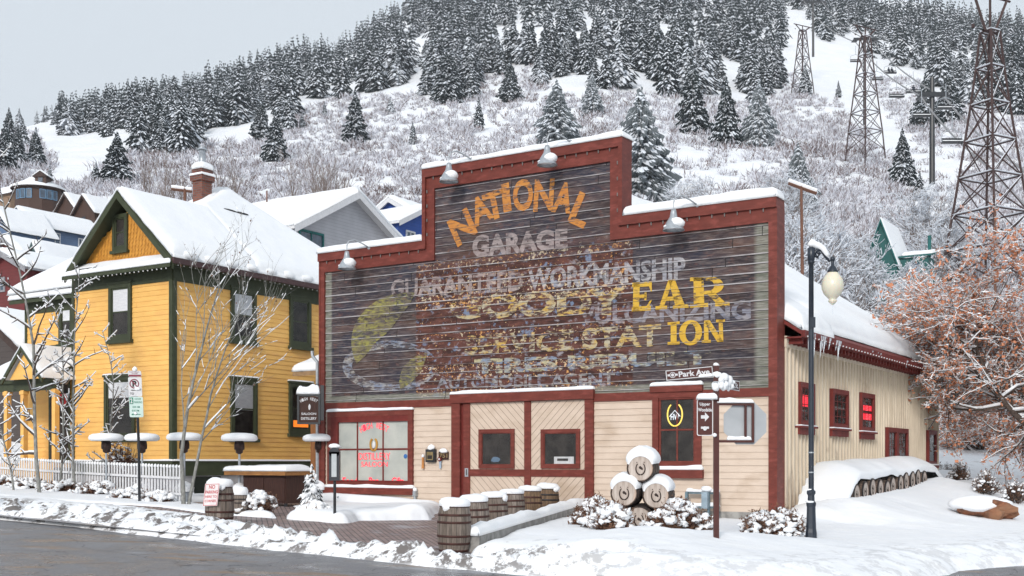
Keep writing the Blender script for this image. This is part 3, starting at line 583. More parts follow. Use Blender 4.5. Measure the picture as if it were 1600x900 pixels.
m, nt, p = newmat('weathered_sign_boards'); c, gr, nz, _ = plankcol(nt); nt.links.new(c, p.inputs['Base Color']); p.inputs['Roughness'].default_value = .75; p.inputs['Specular IOR Level'].default_value = .3; bump(nt, p, gr, .5, .015); BOARD = m
def paint(name, col, lo, hi, col2=None, amt=.92):
    m, nt, p = newmat(name); c, gr, nz, rnd = plankcol(nt); w = nz(1.5, 6, 2.6, 6, 11); w = math_(nt, 'ADD', w, math_(nt, 'MULTIPLY', rnd, .10)); k = ramp(nt, w, lo, hi, 0, amt)
    pc = mixc(nt, ramp(nt, nz(2, 3, 1.3, 3, 12), .4, .6), col, col2 or tuple(x*.7 for x in col)); lnn = N(nt, 'ShaderNodeTexCoord'); Z = sep(nt, lnn.outputs['Object'])[2]; l = math_(nt, 'FRACT', math_(nt, 'DIVIDE', Z, LAP)); k = math_(nt, 'MULTIPLY', k, ramp(nt, l, .95, .98, 1, 0))
    nt.links.new(mixc(nt, k, c, pc), p.inputs['Base Color']); p.inputs['Roughness'].default_value = .75; bump(nt, p, gr, .5, .015); return m
m = mb(); z = math.floor(ZB/LAP)*LAP; OB = .02
def bw(z): return (z/LAP-math.floor(z/LAP))
while z < ZM:
    zt = z+LAP; s0, s1 = (AL, AR) if zt < ZL-.1 else (A1, A2)
    zz0, zz1 = max(z, ZB-.02), min(zt, ZM-.1)
    if zz1 > zz0: m.add([WF(s0+.05, .034, zz0), WF(s1-.05, .034, zz0), WF(s1-.05, .012, zz1), WF(s0+.05, .012, zz1), WF(s0+.05, .004, zz0), WF(s1-.05, .004, zz0)], [[0, 1, 2, 3], [4, 5, 1, 0]])
    z = zt
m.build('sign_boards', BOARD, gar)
OL = .0372
def word(name, txt, quad, mat, bold=.0, sub=None, lift=0):
    """quad: four picture points (left-bottom, right-bottom, right-top, left-top) read off the front wall"""
    q = [fx(*p) for p in quad]
    def fn(s, t):
        a = (q[0][0]*(1-s)+q[1][0]*s)*(1-t)+(q[3][0]*(1-s)+q[2][0]*s)*t; zz = (q[0][1]*(1-s)+q[1][1]*s)*(1-t)+(q[3][1]*(1-s)+q[2][1]*s)*t; return WF(a, OL+lift, zz)
    m = mb(); text(m, txt, fn, bold); return m.build(name, mat, gar)
OR = paint('worn_orange_paint', (.56, .23, .04), .42, .56, (.52, .19, .03)); PINK = paint('faded_pinkish_paint', (.42, .35, .34), .40, .58, amt=.72); PALE = paint('faded_white_paint', (.50, .49, .50), .41, .60, (.36, .37, .42), .72)
YELL = paint('sign_yellow_paint', (.66, .41, .04), .39, .53, (.62, .36, .025)); YW = paint('worn_away_yellow_paint', (.58, .38, .08), .54, .62, (.48, .44, .32), .82); PW = paint('worn_away_pale_paint', (.48, .46, .42), .50, .60, (.26, .32, .44), .6)
BLU = paint('faded_blue_paint', (.27, .33, .45), .47, .60, (.42, .42, .40), .6); OLV = paint('olive_tyre_paint', (.36, .34, .06), .45, .66, (.20, .17, .08), .75); PYB = paint('pale_yellow_blue_paint', (.55, .50, .30), .49, .60, (.24, .33, .46), .72)
# NATIONAL in an arch: (letter, centre, height, width, tilt)
def Zp(zx, zy): return 480+zx/2.727, 180+zy/2.727
for ch, zx, zy, h, w, t in (('N', 663, 478, 138, 100, 27), ('A', 742, 404, 128, 92, 19), ('T', 800, 384, 128, 92, 13), ('I', 851, 352, 128, 36, 7), ('O', 922, 341, 142, 90, 3), ('N', 1011, 342, 140, 88, -4), ('A', 1094, 352, 132, 88, -12), ('L', 1172, 405, 138, 82, -27)):
    a, z = fx(*Zp(zx, zy)); k = 1/56./2.727; a_, _z = fx(*Zp(zx+10, zy)); ka = (a_-a)/10; h, w = h*k*.98, w*ka*.96; t = radians(t)
    m = mb(); text(m, ch, lambda s, q: WF(a+(s-.5)*w*cos(t)-(q-.5)*h*sin(t), OL, z+(s-.5)*w*sin(t)+(q-.5)*h*cos(t)), .035); m.build('painted_letter', OR, gar)
word('painted_word', 'GARAGE', [(739, 404), (888, 389), (888, 357), (739, 368)], PINK, .05)
word('painted_word', 'GUARANTEED', [(612, 467), (818, 455), (818, 422), (612, 437)], PINK, .03)
word('painted_word', 'WORKMANSHIP', [(826, 454), (1072, 436), (1072, 401), (826, 421)], PALE, .04)
word('painted_word', 'GOODY', [(704, 500), (980, 492), (980, 448), (704, 462)], YW, .05)
word('painted_word', 'VULCANIZING', [(905, 508), (1174, 500), (1174, 468), (905, 478)], paint('mostly_gone_pale_paint', (.40, .38, .40), .47, .64, (.26, .28, .36), .6), .04, lift=-.0012)
word('painted_word', 'SERVICE STAT', [(727, 556), (1034, 541), (1034, 506), (727, 524)], YW, .04)
word('painted_word', 'TIRES REBUILT', [(742, 585), (1112, 569), (1112, 547), (742, 561)], PYB, .05)
word('painted_word', 'AUTOMOBILE AGENT', [(683, 608), (962, 602), (962, 582), (683, 588)], BLU, .03)
def block(m, strokes, quad):                # slab serif letters from polygons in a unit box
    q = [fx(*p) for p in quad]
    for st in strokes:
        pts = []
        for s, t in st:
            a = (q[0][0]*(1-s)+q[1][0]*s)*(1-t)+(q[3][0]*(1-s)+q[2][0]*s)*t; z = (q[0][1]*(1-s)+q[1][1]*s)*(1-t)+(q[3][1]*(1-s)+q[2][1]*s)*t; pts.append(WF(a, OL+.0016, z))
        m.poly(pts)
def arc(cx, cy, rx, ry, w, t0, t1, n=14, wy=None):
    wy = wy or w; r = []
    for i in range(n):
        a, b = radians(t0+(t1-t0)*i/n), radians(t0+(t1-t0)*(i+1)/n)
        r.append([(cx+rx*cos(a), cy+ry*sin(a)), (cx+rx*cos(b), cy+ry*sin(b)), (cx+(rx-w)*cos(b), cy+(ry-wy)*sin(b)), (cx+(rx-w)*cos(a), cy+(ry-wy)*sin(a))])
    return r
LE = [[(.05, 0), (.35, 0), (.35, 1), (.05, 1)], [(0, 0), (.9, 0), (.9, .16), (0, .16)], [(.35, .84), (.9, .84), (.9, 1), (.35, 1)], [(.35, .44), (.66, .44), (.66, .58), (.35, .58)], [(.82, .16), (.94, .36), (.86, .36), (.7, .16)], [(.78, .84), (.86, .66), (.92, .66), (.9, .84)], [(.58, .36), (.68, .36), (.68, .66), (.58, .66)], [(0, .84), (.35, .84), (.35, 1), (0, 1)]]
LA = [[(.1, .1), (.26, .1), (.56, 1), (.40, 1)], [(.62, .1), (.92, .1), (.62, 1), (.40, 1)], [(.3, .28), (.72, .28), (.68, .42), (.34, .42)], [(-.02, 0), (.36, 0), (.36, .12), (-.02, .12)], [(.54, 0), (1.04, 0), (1.04, .12), (.54, .12)]]
LR = [[(.1, .1), (.38, .1), (.38, 1), (.1, 1)], [(0, .88), (.6, .88), (.6, 1), (0, 1)], [(0, 0), (.48, 0), (.48, .13), (0, .13)], [(.38, .42), (.6, .42), (.6, .54), (.38, .54)], [(.44, .46), (.68, .46), (.94, .1), (.7, .1)], [(.66, 0), (1.04, 0), (1.04, .13), (.66, .13)]]+arc(.58, .71, .34, .29, .26, -90, 90, wy=.14)
LI = [[(.28, .1), (.72, .1), (.72, .95), (.28, .95)], [(.05, 0), (.95, 0), (.95, .12), (.05, .12)], [(.05, .88), (.95, .88), (.95, 1), (.05, 1)]]
LO = arc(.5, .5, .5, .52, .28, 0, 360, 24, .15)
LN = [[(.08, .08), (.28, .08), (.28, .95), (.08, .95)], [(.74, .0), (.92, .0), (.92, 1), (.74, 1)], [(.08, 1), (.34, 1), (.92, 0), (.66, 0)], [(-.02, 0), (.38, 0), (.38, .12), (-.02, .12)], [(.62, .88), (1.02, .88), (1.02, 1), (.62, 1)]]
for L, q in ((LE, [(988, 487), (1021, 485), (1023, 440), (989, 442)]), (LA, [(1026, 484), (1075, 481), (1073, 436), (1027, 439)]), (LR, [(1079, 481), (1139, 478), (1135, 432), (1079, 434)]), (LI, [(1043, 539), (1064, 538), (1064, 502), (1043, 504)]), (LO, [(1062, 540), (1098, 538), (1098, 500), (1062, 502)]), (LN, [(1098, 536), (1134, 534), (1133, 499), (1098, 501)])):
    m = mb(); block(m, L, q); m.build('painted_letter', YELL, gar)
# the faded tyre painted left of the words
def disc(cpx, cpy, rx, ry, w, t0, t1, mat, name, n=30, lift=0):
    m = mb(); pts = []
    for i in range(n+1):
        t = radians(t0+(t1-t0)*i/n); k = sin(pi*i/n)**.5 if abs(t1-t0) < 359 else 1
        pts.append((fx(cpx+rx*cos(t), cpy-ry*sin(t)), fx(cpx+(rx-w*k)*cos(t), cpy-(ry-w*k)*sin(t))))
    for (a, b), (c, d) in zip(pts, pts[1:]): m.poly([WF(a[0], OL+lift, a[1]), WF(c[0], OL+lift, c[1]), WF(d[0], OL+lift, d[1]), WF(b[0], OL+lift, b[1])])
    m.build(name, mat, gar)
disc(640, 535, 90, 78, 50, 84, 205, OLV, 'painted_tyre_arc'); disc(590, 545, 78, 72, 26, -62, -5, OLV, 'painted_tyre_arc', lift=-.001)
disc(610, 572, 74, 40, 15, 20, 345, PW, 'painted_tyre_tread', lift=-.0018)
# red trim -------------------------------------------------------------------
TO0, TO1, CAPO = .0, .085, .16
def band(m, s0, s1, z0, z1, o1=TO1): m.box(s0, s1, .0, o1, z0, z1, 0, WF)
m = mb(); tw, th, capw = .20, .60, .25
band(m, AL, A1+.10, ZL-th, ZL-capw); band(m, A2-.10, AR, ZL-th, ZL-capw); band(m, A1, A2, ZM-th, ZM-capw)
band(m, AL, AL+tw, .1, ZL-th); band(m, AR-tw, AR-.001, .1, ZL-th)
band(m, A1+.1, A1+.1+.28, ZL-th, ZM-th); band(m, A2-.38, A2-.1, ZL-th, ZM-th)
m.build('trim_boards', RED, gar)
m = mb(); o1 = CAPO
m.box(AL-.02, A1+.10, -FT-.02, o1, ZL-capw, ZL, 0, WF); m.box(A2-.1, AR+.03, -FT-.02, o1, ZL-capw, ZL, 0, WF); m.box(A1-.02, A2+.02, -FT-.02, o1, ZM-capw, ZM, 0, WF)
m.box(A1-.02, A1+.10, -FT, o1, ZL+.002, ZM-capw, 0, WF); m.box(A2-.10, A2+.02, -FT, o1, ZL+.002, ZM-capw, 0, WF); m.box(AR-.03, AR+.03, -FT-.04, .10, .1, ZL-capw, 0, WF); m.box(AL-.02, AL+.03, -.30, .10, .1, ZL-capw, 0, WF)
m.build('cornice', RED, gar)
m = mb()                                    # string of small bulbs under the cornice
def bulbs(s0, s1, z, dz=0):
    n = max(2, int(abs(s1-s0 if dz == 0 else dz)/.34))
    for i in range(n):
        s = s0+(s1-s0)*(i+.5)/n; zz = z+dz*(i+.5)/n; m.cyl(WF(s, TO1+.03, zz), WF(s, TO1+.03, zz-.09), .018, .014, 6)
bulbs(AL+.15, A1, ZL-capw); bulbs(A2, -.15, ZL-capw); bulbs(A1+.2, A2-.2, ZM-capw); bulbs(A1+.14, A1+.14, ZL, 1.7); bulbs(A2-.14, A2-.14, ZL, 1.7)
m.build('bulb_string', pm('dull_bulb', (.22, .21, .20)), gar)
m = mb(); T = .22
m.patch(WF(AL-.05, CAPO+.03, ZL), WF(A1-.03, CAPO+.03, ZL), WF(A1-.03, -FT-.05, ZL), WF(AL-.05, -FT-.05, ZL), T, 30, 4, seed=1, w=.16)
m.patch(WF(A1-.05, CAPO+.03, ZM), WF(A2+.05, CAPO+.03, ZM), WF(A2+.05, -FT-.05, ZM), WF(A1-.05, -FT-.05, ZM), T*.9, 44, 4, seed=2, w=.15)
m.patch(WF(A2+.03, CAPO+.03, ZL), WF(AR+.06, CAPO+.03, ZL), WF(AR+.06, -FT-.05, ZL), WF(A2+.03, -FT-.05, ZL), T*1.25, 34, 4, seed=3, w=.17)
m.build('parapet_snow', SNOW, gar, True)
# lower front ------------------------------------------------------------------
dL, dR = fx(708, 640)[0], fx(929, 640)[0]; wl0, wl1 = fx(514, 700)[0], fx(647, 700)[0]; wr0, wr1 = fx(1021, 680)[0], fx(1097, 680)[0]
WH = [(dL, dR, 0, 3.5), (wl0+.05, wl1-.05, .95, 2.95), (wr0+.05, wr1-.05, 1.3, 3.3)]

for s0, s1 in ((AL+.1, dL), (dR, AR-.1)): m = mb(); siding(m, WF, s0, s1, .34, ZB, .168, .024, holes=WH, seed=3); m.build('front_siding', CREAM, gar)
mb().box(AL+tw, dL, 0, .06, ZB-.22, ZB, 0, WF).build('belt_trim', RED, gar); mb().box(dR, AR-tw, 0, .06, ZB-.22, ZB, 0, WF).build('belt_trim', RED, gar)
# door opening with the two sliding leaves
m = mb(); zd1 = 3.38; m.box(dL, dL+.30, .0, .10, .1, zd1-.06, 0, WF); m.box(dR-.26, dR, .0, .10, .1, zd1-.06, 0, WF); m.box(dL-.03, dR+.03, 0, .14, zd1-.06, zd1+.20, 0, WF); m.build('door_surround', RED, gar)
m = mb(); snowon(m, WF, dL-.03, dR+.03, .002, .15, zd1+.2, .1, 5); m.build('door_head_snow', SNOW, gar, True)
mb().box(dL+.28, dR-.2, -.02, .004, .1, zd1-.06, 0, WF).build('door_recess', DRED, gar)
lx0, mx0, mx1, rx1 = fx(735.5, 690)[0], fx(820.5, 690)[0], fx(830.5, 690)[0], fx(917.5, 690)[0]
rz0, rz1 = fx(826, 744.5)[1], fx(826, 733.5)[1]
def leaf(s0, s1, ws, sgn, nm, extra):
    dr = mb().box(s0, s1, .006, .02, .28, zd1-.07, 0, WF).build(nm, CREAM, gar)
    m = mb(); sp = .155                                                        # tongue boards laid on the diagonal
    for (z0, z1) in ((.30, rz0), (rz1, zd1-.08)):
        k = -6.
        while k < 9:
            P = []; Q = []
            def clip(c):
                # line s - s0 = (z - z0)/sgn + c ; returns two ends inside the rectangle
                r = []
                for z in (z0, z1):
                    s = s0+c+(z-z0)*sgn
                    if s0 <= s <= s1: r.append((s, z))
                for s in (s0, s1):
                    z = z0+(s-s0-c)/sgn
                    if z0 < z < z1: r.append((s, z))
                return r[:2] if len(r) >= 2 else None
            L = clip(k)
            if L and math.dist(*L) > .05:
                (a, b), (c, d) = L; n_ = .008
                m.add([WF(a-n_, .0225, b), WF(a+n_, .0225, b), WF(c+n_, .0225, d), WF(c-n_, .0225, d)], [[0, 1, 2, 3]])
            k += sp*1.414
    m.build('board_joints', pm('board_joint', (.22, .15, .11), (.16, .11, .085), 5, .9, 0), dr)
    a0, a1 = fx(ws[0], 700)[0], fx(ws[1], 700)[0]; c0, c1 = fx(ws[0], 732)[1], fx(ws[0], 671)[1]
    w = window(dr, lambda s, o, z: WF(s, o+.026, z), a0, a1, c0, c1, .10, RED, RED, rows=(), snow=0, sill=0, muntin=.02, out=.045)
    extra(w, a0, a1, c0, c1); return dr
def ex1(w, a0, a1, c0, c1):
    m = mb(); m.blob(WF((a0+a1)/2-.03, .036, c0+.26), (.16, .004, .08), 1, 0); m.build('glass_lamp_shade', pm('blue_grey_shade', (.16, .24, .34), None, 4, .3), w)
def ex2(w, a0, a1, c0, c1):
    m = mb(); m.box(a0+.42, a1-.2, .031, .040, c0+.13, c0+.33, 0, WF); m.build('white_radio', WHITEP, w); mb().box(a0+.52, a1-.38, .0402, .041, c0+.21, c0+.28, 0, WF).build('radio_display', DARK, w); mb().box(a0+.38, a1-.11, .031, .042, c0+.1, c0+.13, 0, WF).build('shelf', AMBER if 0 else pm('orange_shelf', (.35, .12, .04)), w)
leaf(lx0, mx0, (749.5, 805), -1, 'sliding_door', ex1); leaf(mx1, rx1, (846.5, 907.5), 1, 'sliding_door', ex2)
m = mb(); m.box(lx0-.22, lx0, .02, .055, .22, zd1-.07, 0, WF); m.box(mx0, mx1, .02, .057, .22, zd1-.07, 0, WF); m.box(lx0, mx0, .02, .05, rz0, rz1, 0, WF); m.box(mx1, rx1, .02, .05, rz0, rz1, 0, WF); m.box(lx0-.2, rx1, .02, .052, .16, .28, 0, WF); m.build('door_rails', RED, gar)
mb().box(lx0-.17, lx0-.05, .055, .063, rz0-.02, rz1+.03, 0, WF).box(lx0-.125, lx0-.095, .063, .066, rz0+.02, rz1, 1, WF).build('flush_pull', [GALV, DARK], gar)
# left shop window ---------------------------------------------------------------
z0, z1 = fx(580, 762)[1], fx(580, 642)[1]
CURTREFL = pm('curtain_reflection_tone', (.60, .60, .56), (.45, .47, .45), 1.2, .5, 0)  # curtain and the reflection on the glass, painted as one pale tone
w = window(gar, WF, wl0, wl1, z0, z1, .16, RED, DRED, 'shop_window', rows=(.5,), cols=(1/3, 2/3), sill=.2, snow=.1, muntin=.05, out=.09)
a, b = wl0+.18, wl1-.18; mb().box(a+.15, b, .0045, .0065, z0+.2, z1-.2, 0, WF).build('curtain_reflection_sheet', CURTREFL, w)
m = mb(); m.box(wl0+.16, wl0+.42, .01, .085, z0+.16, z1-.16, 0, WF); m.box(wl0+.16, wl1-.16, .02, .08, z1-.34, z1-.16, 0, WF); m.build('reveal', DRED, w)
m = mb(); snowon(m, WF, wl0-.02, wl1+.02, 0, .12, z1+.002, .09, 8); m.build('head_snow', SNOW, w, True)
def tx(px, py): return fx(px, py)
def arctext(m, txt, cx, cy, R, t0, t1, h, o, fnx=None):          # text bent on a circle in the front wall plane
    n = len(txt)
    for i, ch in enumerate(txt):
        if ch == ' ': continue
        t = t0+(t1-t0)*(i+.5)/n; wd = abs(t1-t0)/n*R*.82; c, s = cos(t), sin(t)
        text(m, ch, lambda u, v: WF(cx+(R+(v-.5)*h)*c+(u-.5)*wd*s, o, cy+(R+(v-.5)*h)*s-(u-.5)*wd*c), -.006)
cx, cz = tx(585, 690); m = mb(); arctext(m, 'NO NAME SALOON'[:0]+'HIGH WEST', cx, cz-.62, 1.12, radians(120), radians(60), .19, .0185); m.build('red_neon_arch', NEON, w)
(a0, c0), (a1, c1) = tx(561, 727), tx(610, 709); m = mb(); text(m, 'DISTILLERY', lambda s, t: WF(a0+(a1-a0)*s, .0185, c0+.17+(c1-c0-.14)*t), -.006); text(m, 'SALOON', lambda s, t: WF(a0+.1+(a1-a0-.2)*s, .0185, c0-.04+.15*t), -.006); m.build('red_neon_words', NEON, w)
for x0, x1, s in ((536, 559, 'Food'), (577, 592, 'Bar'), (613, 631, 'Gifts')):
    (a0, c0), (a1, c1) = tx(x0, 757), tx(x1, 746); m = mb(); text(m, s, lambda u, v: WF(a0+(a1-a0)*u, .0185, c0+(c1-c0)*v), .02); m.build('red_neon_script', NEON, w)
(a0, c0) = tx(584.5, 694.5); m = mb(); pts = [WF(a0+.13*sin(t), .019, c0+.19*cos(t)) for t in np.linspace(.5, 2*pi-.5, 16)]; m.tube(pts, .035, 6); m.build('gold_horseshoe_sign', pm('gold_sign', (.5, .26, .05)), w); m = mb(); m.blob(WF(a0, .02, c0), (.07, .01, .10), 2); m.build('white_sign_figure', WHITEP, w)
(a0, c0) = tx(634, 713); m = mb(); m.cyl(WF(a0, .019, c0), WF(a0, .021, c0), .07, None, 12); m.build('round_blue_sticker', pm('blue_sticker', (.05, .16, .42)), w)
# right window --------------------------------------------------------------------
z0, z1 = fx(1060, 734)[1], fx(1060, 611)[1]
w = window(gar, WF, wr0, wr1, z0, z1, .17, RED, RED, 'sash_window', rows=(.51,), cols=(.5,), sill=.22, snow=.12, muntin=.045, out=.085)
m = mb(); m.box(wr0-.05, wr1+.05, 0, .13, z1-.02, z1+.14, 0, WF); m.build('window_head', RED, w); m = mb(); snowon(m, WF, wr0-.05, wr1+.05, 0, .14, z1+.142, .1, 9); m.build('head_snow', SNOW, w, True)
a0, c0 = tx(1055, 649); m = mb(); pts = [WF(a0+.21*sin(t), .021, c0+.30*cos(t)+.02) for t in np.linspace(.55, 2*pi-.55, 24)]; m.tube(pts, .02, 6); m.build('yellow_horseshoe', emit('yellow_neon', (.85, .62, .12), .5), w)
m = mb(); m.tube([WF(a0+x, .021, c0+z) for x, z in ((-.15, -.03), (0, .13), (.15, -.03))], .012, 5); text(m, 'HW', lambda s, t: WF(a0-.12+.24*s, .0205, c0-.12+.16*t), .01); m.build('white_horseshoe_lettering', emit('white_neon', (.7, .75, .8), .4), w)
# conduits and wall boxes
# side wall ------------------------------------------------------------------------
m = mb(); m.box(.44, ROOF_MAIN_B, .0, .012, .1, 4.5, 0, WS)
s = .5
rj = random.Random(4)
while s < ROOF_MAIN_B-.05:
    m.box(s-.03, s+.03, .012, .075, .1, 4.5, 0, WS); s += .29+rj.uniform(-.012, .012)
m.box(.44, ROOF_MAIN_B, .0, .085, 4.5, 4.78, 0, WS); m.box(ROOF_MAIN_B-.12, ROOF_MAIN_B+.02, 0, .06, .1, 4.78, 0, WS)
def sidemat():
    m, nt, p = newmat('weathered_cream_boards'); v = coords(nt, (1, 1, .12)); n = noise(nt, v, 6, 6, .7); v2 = coords(nt); X, Y, Z = sep(nt, v2); n2 = noise(nt, v2, 1.1, 4)
    c = mixc(nt, ramp(nt, n, .35, .65), (.55, .46, .35), (.72, .63, .50)); c = mixc(nt, ramp(nt, math_(nt, 'ADD', math_(nt, 'MULTIPLY', n, 1.6), math_(nt, 'MULTIPLY', Z, -.22)), .52, .8, 0, .75), c, (.20, .14, .10)); c = mixc(nt, ramp(nt, n2, .62, .72, 0, .5), c, (.30, .22, .15))
    vv = coords(nt, (3, 3, 3)); c = mixc(nt, ramp(nt, noise(nt, vv, 4, 2), .76, .80), c, (.06, .04, .03)); nt.links.new(c, p.inputs['Base Color']); p.inputs['Roughness'].default_value = .8; bump(nt, p, n, .3, .01); return m
m.build('side_siding', sidemat(), gar)
def sx(px, py): return PA(px, py, 0.)
NEONB = NEON
for (x0, x1, yt, yb, neon) in ((1242.8, 1265.5, 596.5, 679, 'a'), (1294, 1319, 607, 682, None), (1339, 1360, 613, 686, 'b')):
    s0, zt = sx(x0, yt); s1, zb = sx(x1, yb+1); w = window(gar, WS, s0, s1, zb+.22, zt, .13, DRED, DRED, 'side_window', rows=(.25, .5, .75), cols=(.33, .67), sill=.05, snow=.03, muntin=.02, out=.15, sh=.078)
    m = mb(); m.box(s0-.03, s1+.03, 0, .13, zb, zb+.19, 0, WS); m.build('lower_board', DRED, w)
    if neon:
        m = mb()
        for (t0, t1) in (((.45, .8),) if neon == 'a' else ((.58, .78), (.25, .48))):
            zz0, zz1 = zb+.35+(zt-zb-.5)*t0, zb+.35+(zt-zb-.5)*t1
            m.box(s0+.2, s1-.2, .0845, .088, zz0, zz1, 0, WS)
        m.build('red_neon_sign', NEON, w)
s0, zt = sx(1381, 667.5); s1, _ = sx(1396, 667); s2, _ = sx(1413, 670); zb = zt-1.75
for a, b in ((s0, s1), (s1+.01, s2)): window(gar, WS, a, b, zb, zt, .14, DRED, DRED, 'low_window', rows=(.33, .67), cols=(.5,), sill=0, snow=0, muntin=.02, out=.15, sh=.078)
s0, zt = sx(1445, 672); s1, zb = sx(1458, 727); window(gar, WS, s0, s1, zb, zt, .14, DRED, DRED, 'low_window', rows=(), sill=.1, snow=.05, muntin=.02, out=.15, sh=.078)
# roof -----------------------------------------------------------------------------
def roofz(a, side=1): return ZE+.03+RS*((.5-a) if a > RA else (a-(AL-.5)))
m = mb()
for sgn in (1, -1):
    e = .5 if sgn > 0 else AL-.5
    m.prism([(e, .43, ZE-.08), (e, ROOF_MAIN_B+.35, ZE-.08), (RA, ROOF_MAIN_B+.35, 9.97), (RA, .43, 9.97)], (0, 0, .1))
m.build('roof', DRED, gar)
m = mb(); m.box(.46, .56, .44, ROOF_MAIN_B+.4, ZE-.12, ZE+.05); m.box(.0, .46, .44, ROOF_MAIN_B+.3, ZE-.14, ZE-.10)
m.build('fascia', DRED, gar)
m = mb(); b = .6
while b < ROOF_MAIN_B: m.box(.07, .44, b, b+.09, ZE-.27, ZE-.145); b += .33
m.build('rafter_tails', DRED, gar)
m = mb(); b = .6
while b < ROOF_MAIN_B+.2: m.blob((.575, b, ZE-.10), .022, 0, 0, 6, 4, 0); b += .30
m.build('eave_lights', WHITEP, gar)
m = mb(); e1 = .5-.42
m.patch((.50, .43, roofz(.5)+.02), (.50, 3.2, roofz(.5)+.02), (RA, 3.2, roofz(RA)), (RA, .43, roofz(RA)), .42, 12, 24, seed=4, w=.3, rough=.12, freq=.5)
m.patch((e1, 3.0, roofz(e1)+.02), (e1, ROOF_MAIN_B+.35, roofz(e1)+.02), (RA, ROOF_MAIN_B+.35, roofz(RA)), (RA, 3.0, roofz(RA)), .5, 40, 24, seed=5, w=.34, rough=.22, freq=.45)
m.patch((AL-.5, ROOF_MAIN_B+.35, roofz(AL-.5)+.02), (AL-.5, .43, roofz(AL-.5)+.02), (RA, .43, roofz(RA)), (RA, ROOF_MAIN_B+.35, roofz(RA)), .42, 30, 20, seed=6, w=.3, rough=.12, freq=.5)
m.build('roof_snow', SNOW, gar, True)
m, nt, p = newmat('ice'); p.inputs['Base Color'].default_value = (.78, .84, .9, 1); p.inputs['Roughness'].default_value = .12; p.inputs['Alpha'].default_value = .75; ICE = m
m = mb(); r = random.Random(8)
for i in range(24):
    b = r.uniform(.6, 3.4) if i < 18 else r.uniform(4, 17); L = r.uniform(.12, .6)*(1 if i < 18 else .45); m.cyl((.53+r.uniform(0, .06), b, ZE+.02), (.53, b, ZE-L), .035, .004, 6)
m.build('icicles', ICE, gar, True)
# ------------------------------------------------------------------ gooseneck lamps over the sign
def gooseneck(px, topy, i, label, W=WF):
    a, z = fx(px, topy); t = thing('gooseneck_lamp', label, 'lamp', (a, 0, z), group='gooseneck lamps lighting the painted sign')
    pts = [(a+.42, -.16, z-.20), (a+.30, -.34, z-.09), (a+.15, -.52, z), (a+.04, -.66, z-.05), (a, -.70, z-.18), (a, -.70, z-.40)]
    mb().tube(pts, .022, 8).build('arm', GALV, t, True); mb().cyl((a+.42, -.155, z-.20), (a+.42, -.175, z-.20), .06, None, 10).build('wall_plate', GALV, t)
    c = (a, -.70, z-.38); mb().lathe([(.0, .03), (.06, .02), (.075, -.05), (.10, -.18), (.20, -.34), (.27, -.50), (.285, -.52), (.26, -.51)], c, 20).build('shade', GALV, t, True)
    m = mb(); m.blob((a+.11, -.72, z-.73), (.20, .2, .15), i, 0, 12, 8, .12); m.blob((a-.10, -.74, z-.80), (.17, .17, .06), i+3, 0, 10, 6, .1); m.build('snow', SNOW, t, True)
for i, (px, ty_, lb) in enumerate(((567, 380, 'snowy gooseneck lamp over the low left step of the sign wall'), (725, 243.5, 'snowy gooseneck lamp at the left of the tall sign section'), (877, 216, 'snowy gooseneck lamp at the right of the tall sign section'), (1072, 313, 'snowy gooseneck lamp over the right step of the sign wall'))): gooseneck(px-2, ty_, i, lb)
# ------------------------------------------------------------------ yellow house
HA, HB = w2g(-11.27, 39.0); HA, HB = float(HA), float(HB)
hl = PB(113.7, 500, HB)[0]; HZ = 8.28; GZ = .55; RSL = .93; EO = .5
WL = wall_fn('front', HB); WR = wall_fn('right', HA); BK = HB+11.5
yel = thing('yellow_house', 'two storey yellow clapboard house with green trim and a steep snowy roof', 'house', (HA, HB, 0))
hf = lambda px, py: PB(px, py, HB)
hr = lambda px, py: PA(px, py, HA)
AW = PB(40, 500, HB+1.4)[0]; WB_ = HB+1.4; WW = wall_fn('front', WB_)       # wing wall on the left, set back
zwt = hr(400, 719.5)[1]
m = mb(); m.box(hl, HA, HB, BK, 0, HZ-.1); m.box(AW, hl+.05, WB_, BK-.01, 0, HZ-.35); m.build('wall', YEL, yel)
m = mb()
siding(m, WL, hl+.1, HA-.1, zwt, HZ-.45, .168, .022, seed=11); m.build('front_siding', YEL, yel)
m = mb(); siding(m, WR, HB+.1, BK, zwt, HZ-.45, .168, .022, seed=12); m.build('side_clapboards', YEL, yel)
m = mb(); siding(m, WW, AW, hl, zwt, HZ-.6, .168, .022, seed=13); m.build('wing_siding', YEL, yel)
m = mb(); fz = HZ-.06; f0 = hf(200, 446)[1]
m.box(hl, HA, 0, .05, f0-.02, fz, 0, WL); m.box(HB, BK, 0, .05, f0-.02, fz, 0, WR); m.box(HA-.14, HA+.03, 0, .052, zwt-.1, f0, 0, WL); m.box(HB-.03, HB+.13, 0, .053, zwt-.1, f0, 0, WR); m.box(hl-.02, hl+.13, 0, .05, zwt-.1, f0, 0, WL)
m.box(hl, HA+.04, 0, .07, zwt-.52, zwt-.02, 0, WL); m.box(HB, BK, 0, .07, zwt-.52, zwt-.02, 0, WR); m.box(AW, hl, 0, .05, f0-.35, f0+.1, 0, WW); m.box(AW, AW+.12, 0, .05, zwt, f0, 0, WW); m.build('green_trim', GRN, yel)
m = mb(); snowon(m, WL, hl, HA+.1, .02, .12, zwt-.02, .06, 2); m.patch(WR(HB-.05, .12, zwt-.02), WR(BK, .12, zwt-.02), WR(BK, .02, zwt-.02), WR(HB-.05, .02, zwt-.02), .06, 30, 3, w=.04); m.build('ledge_snow', SNOW, yel, True)
FND = pm('pale_foundation', (.42, .41, .42), (.34, .33, .34), 3, .8, .1)
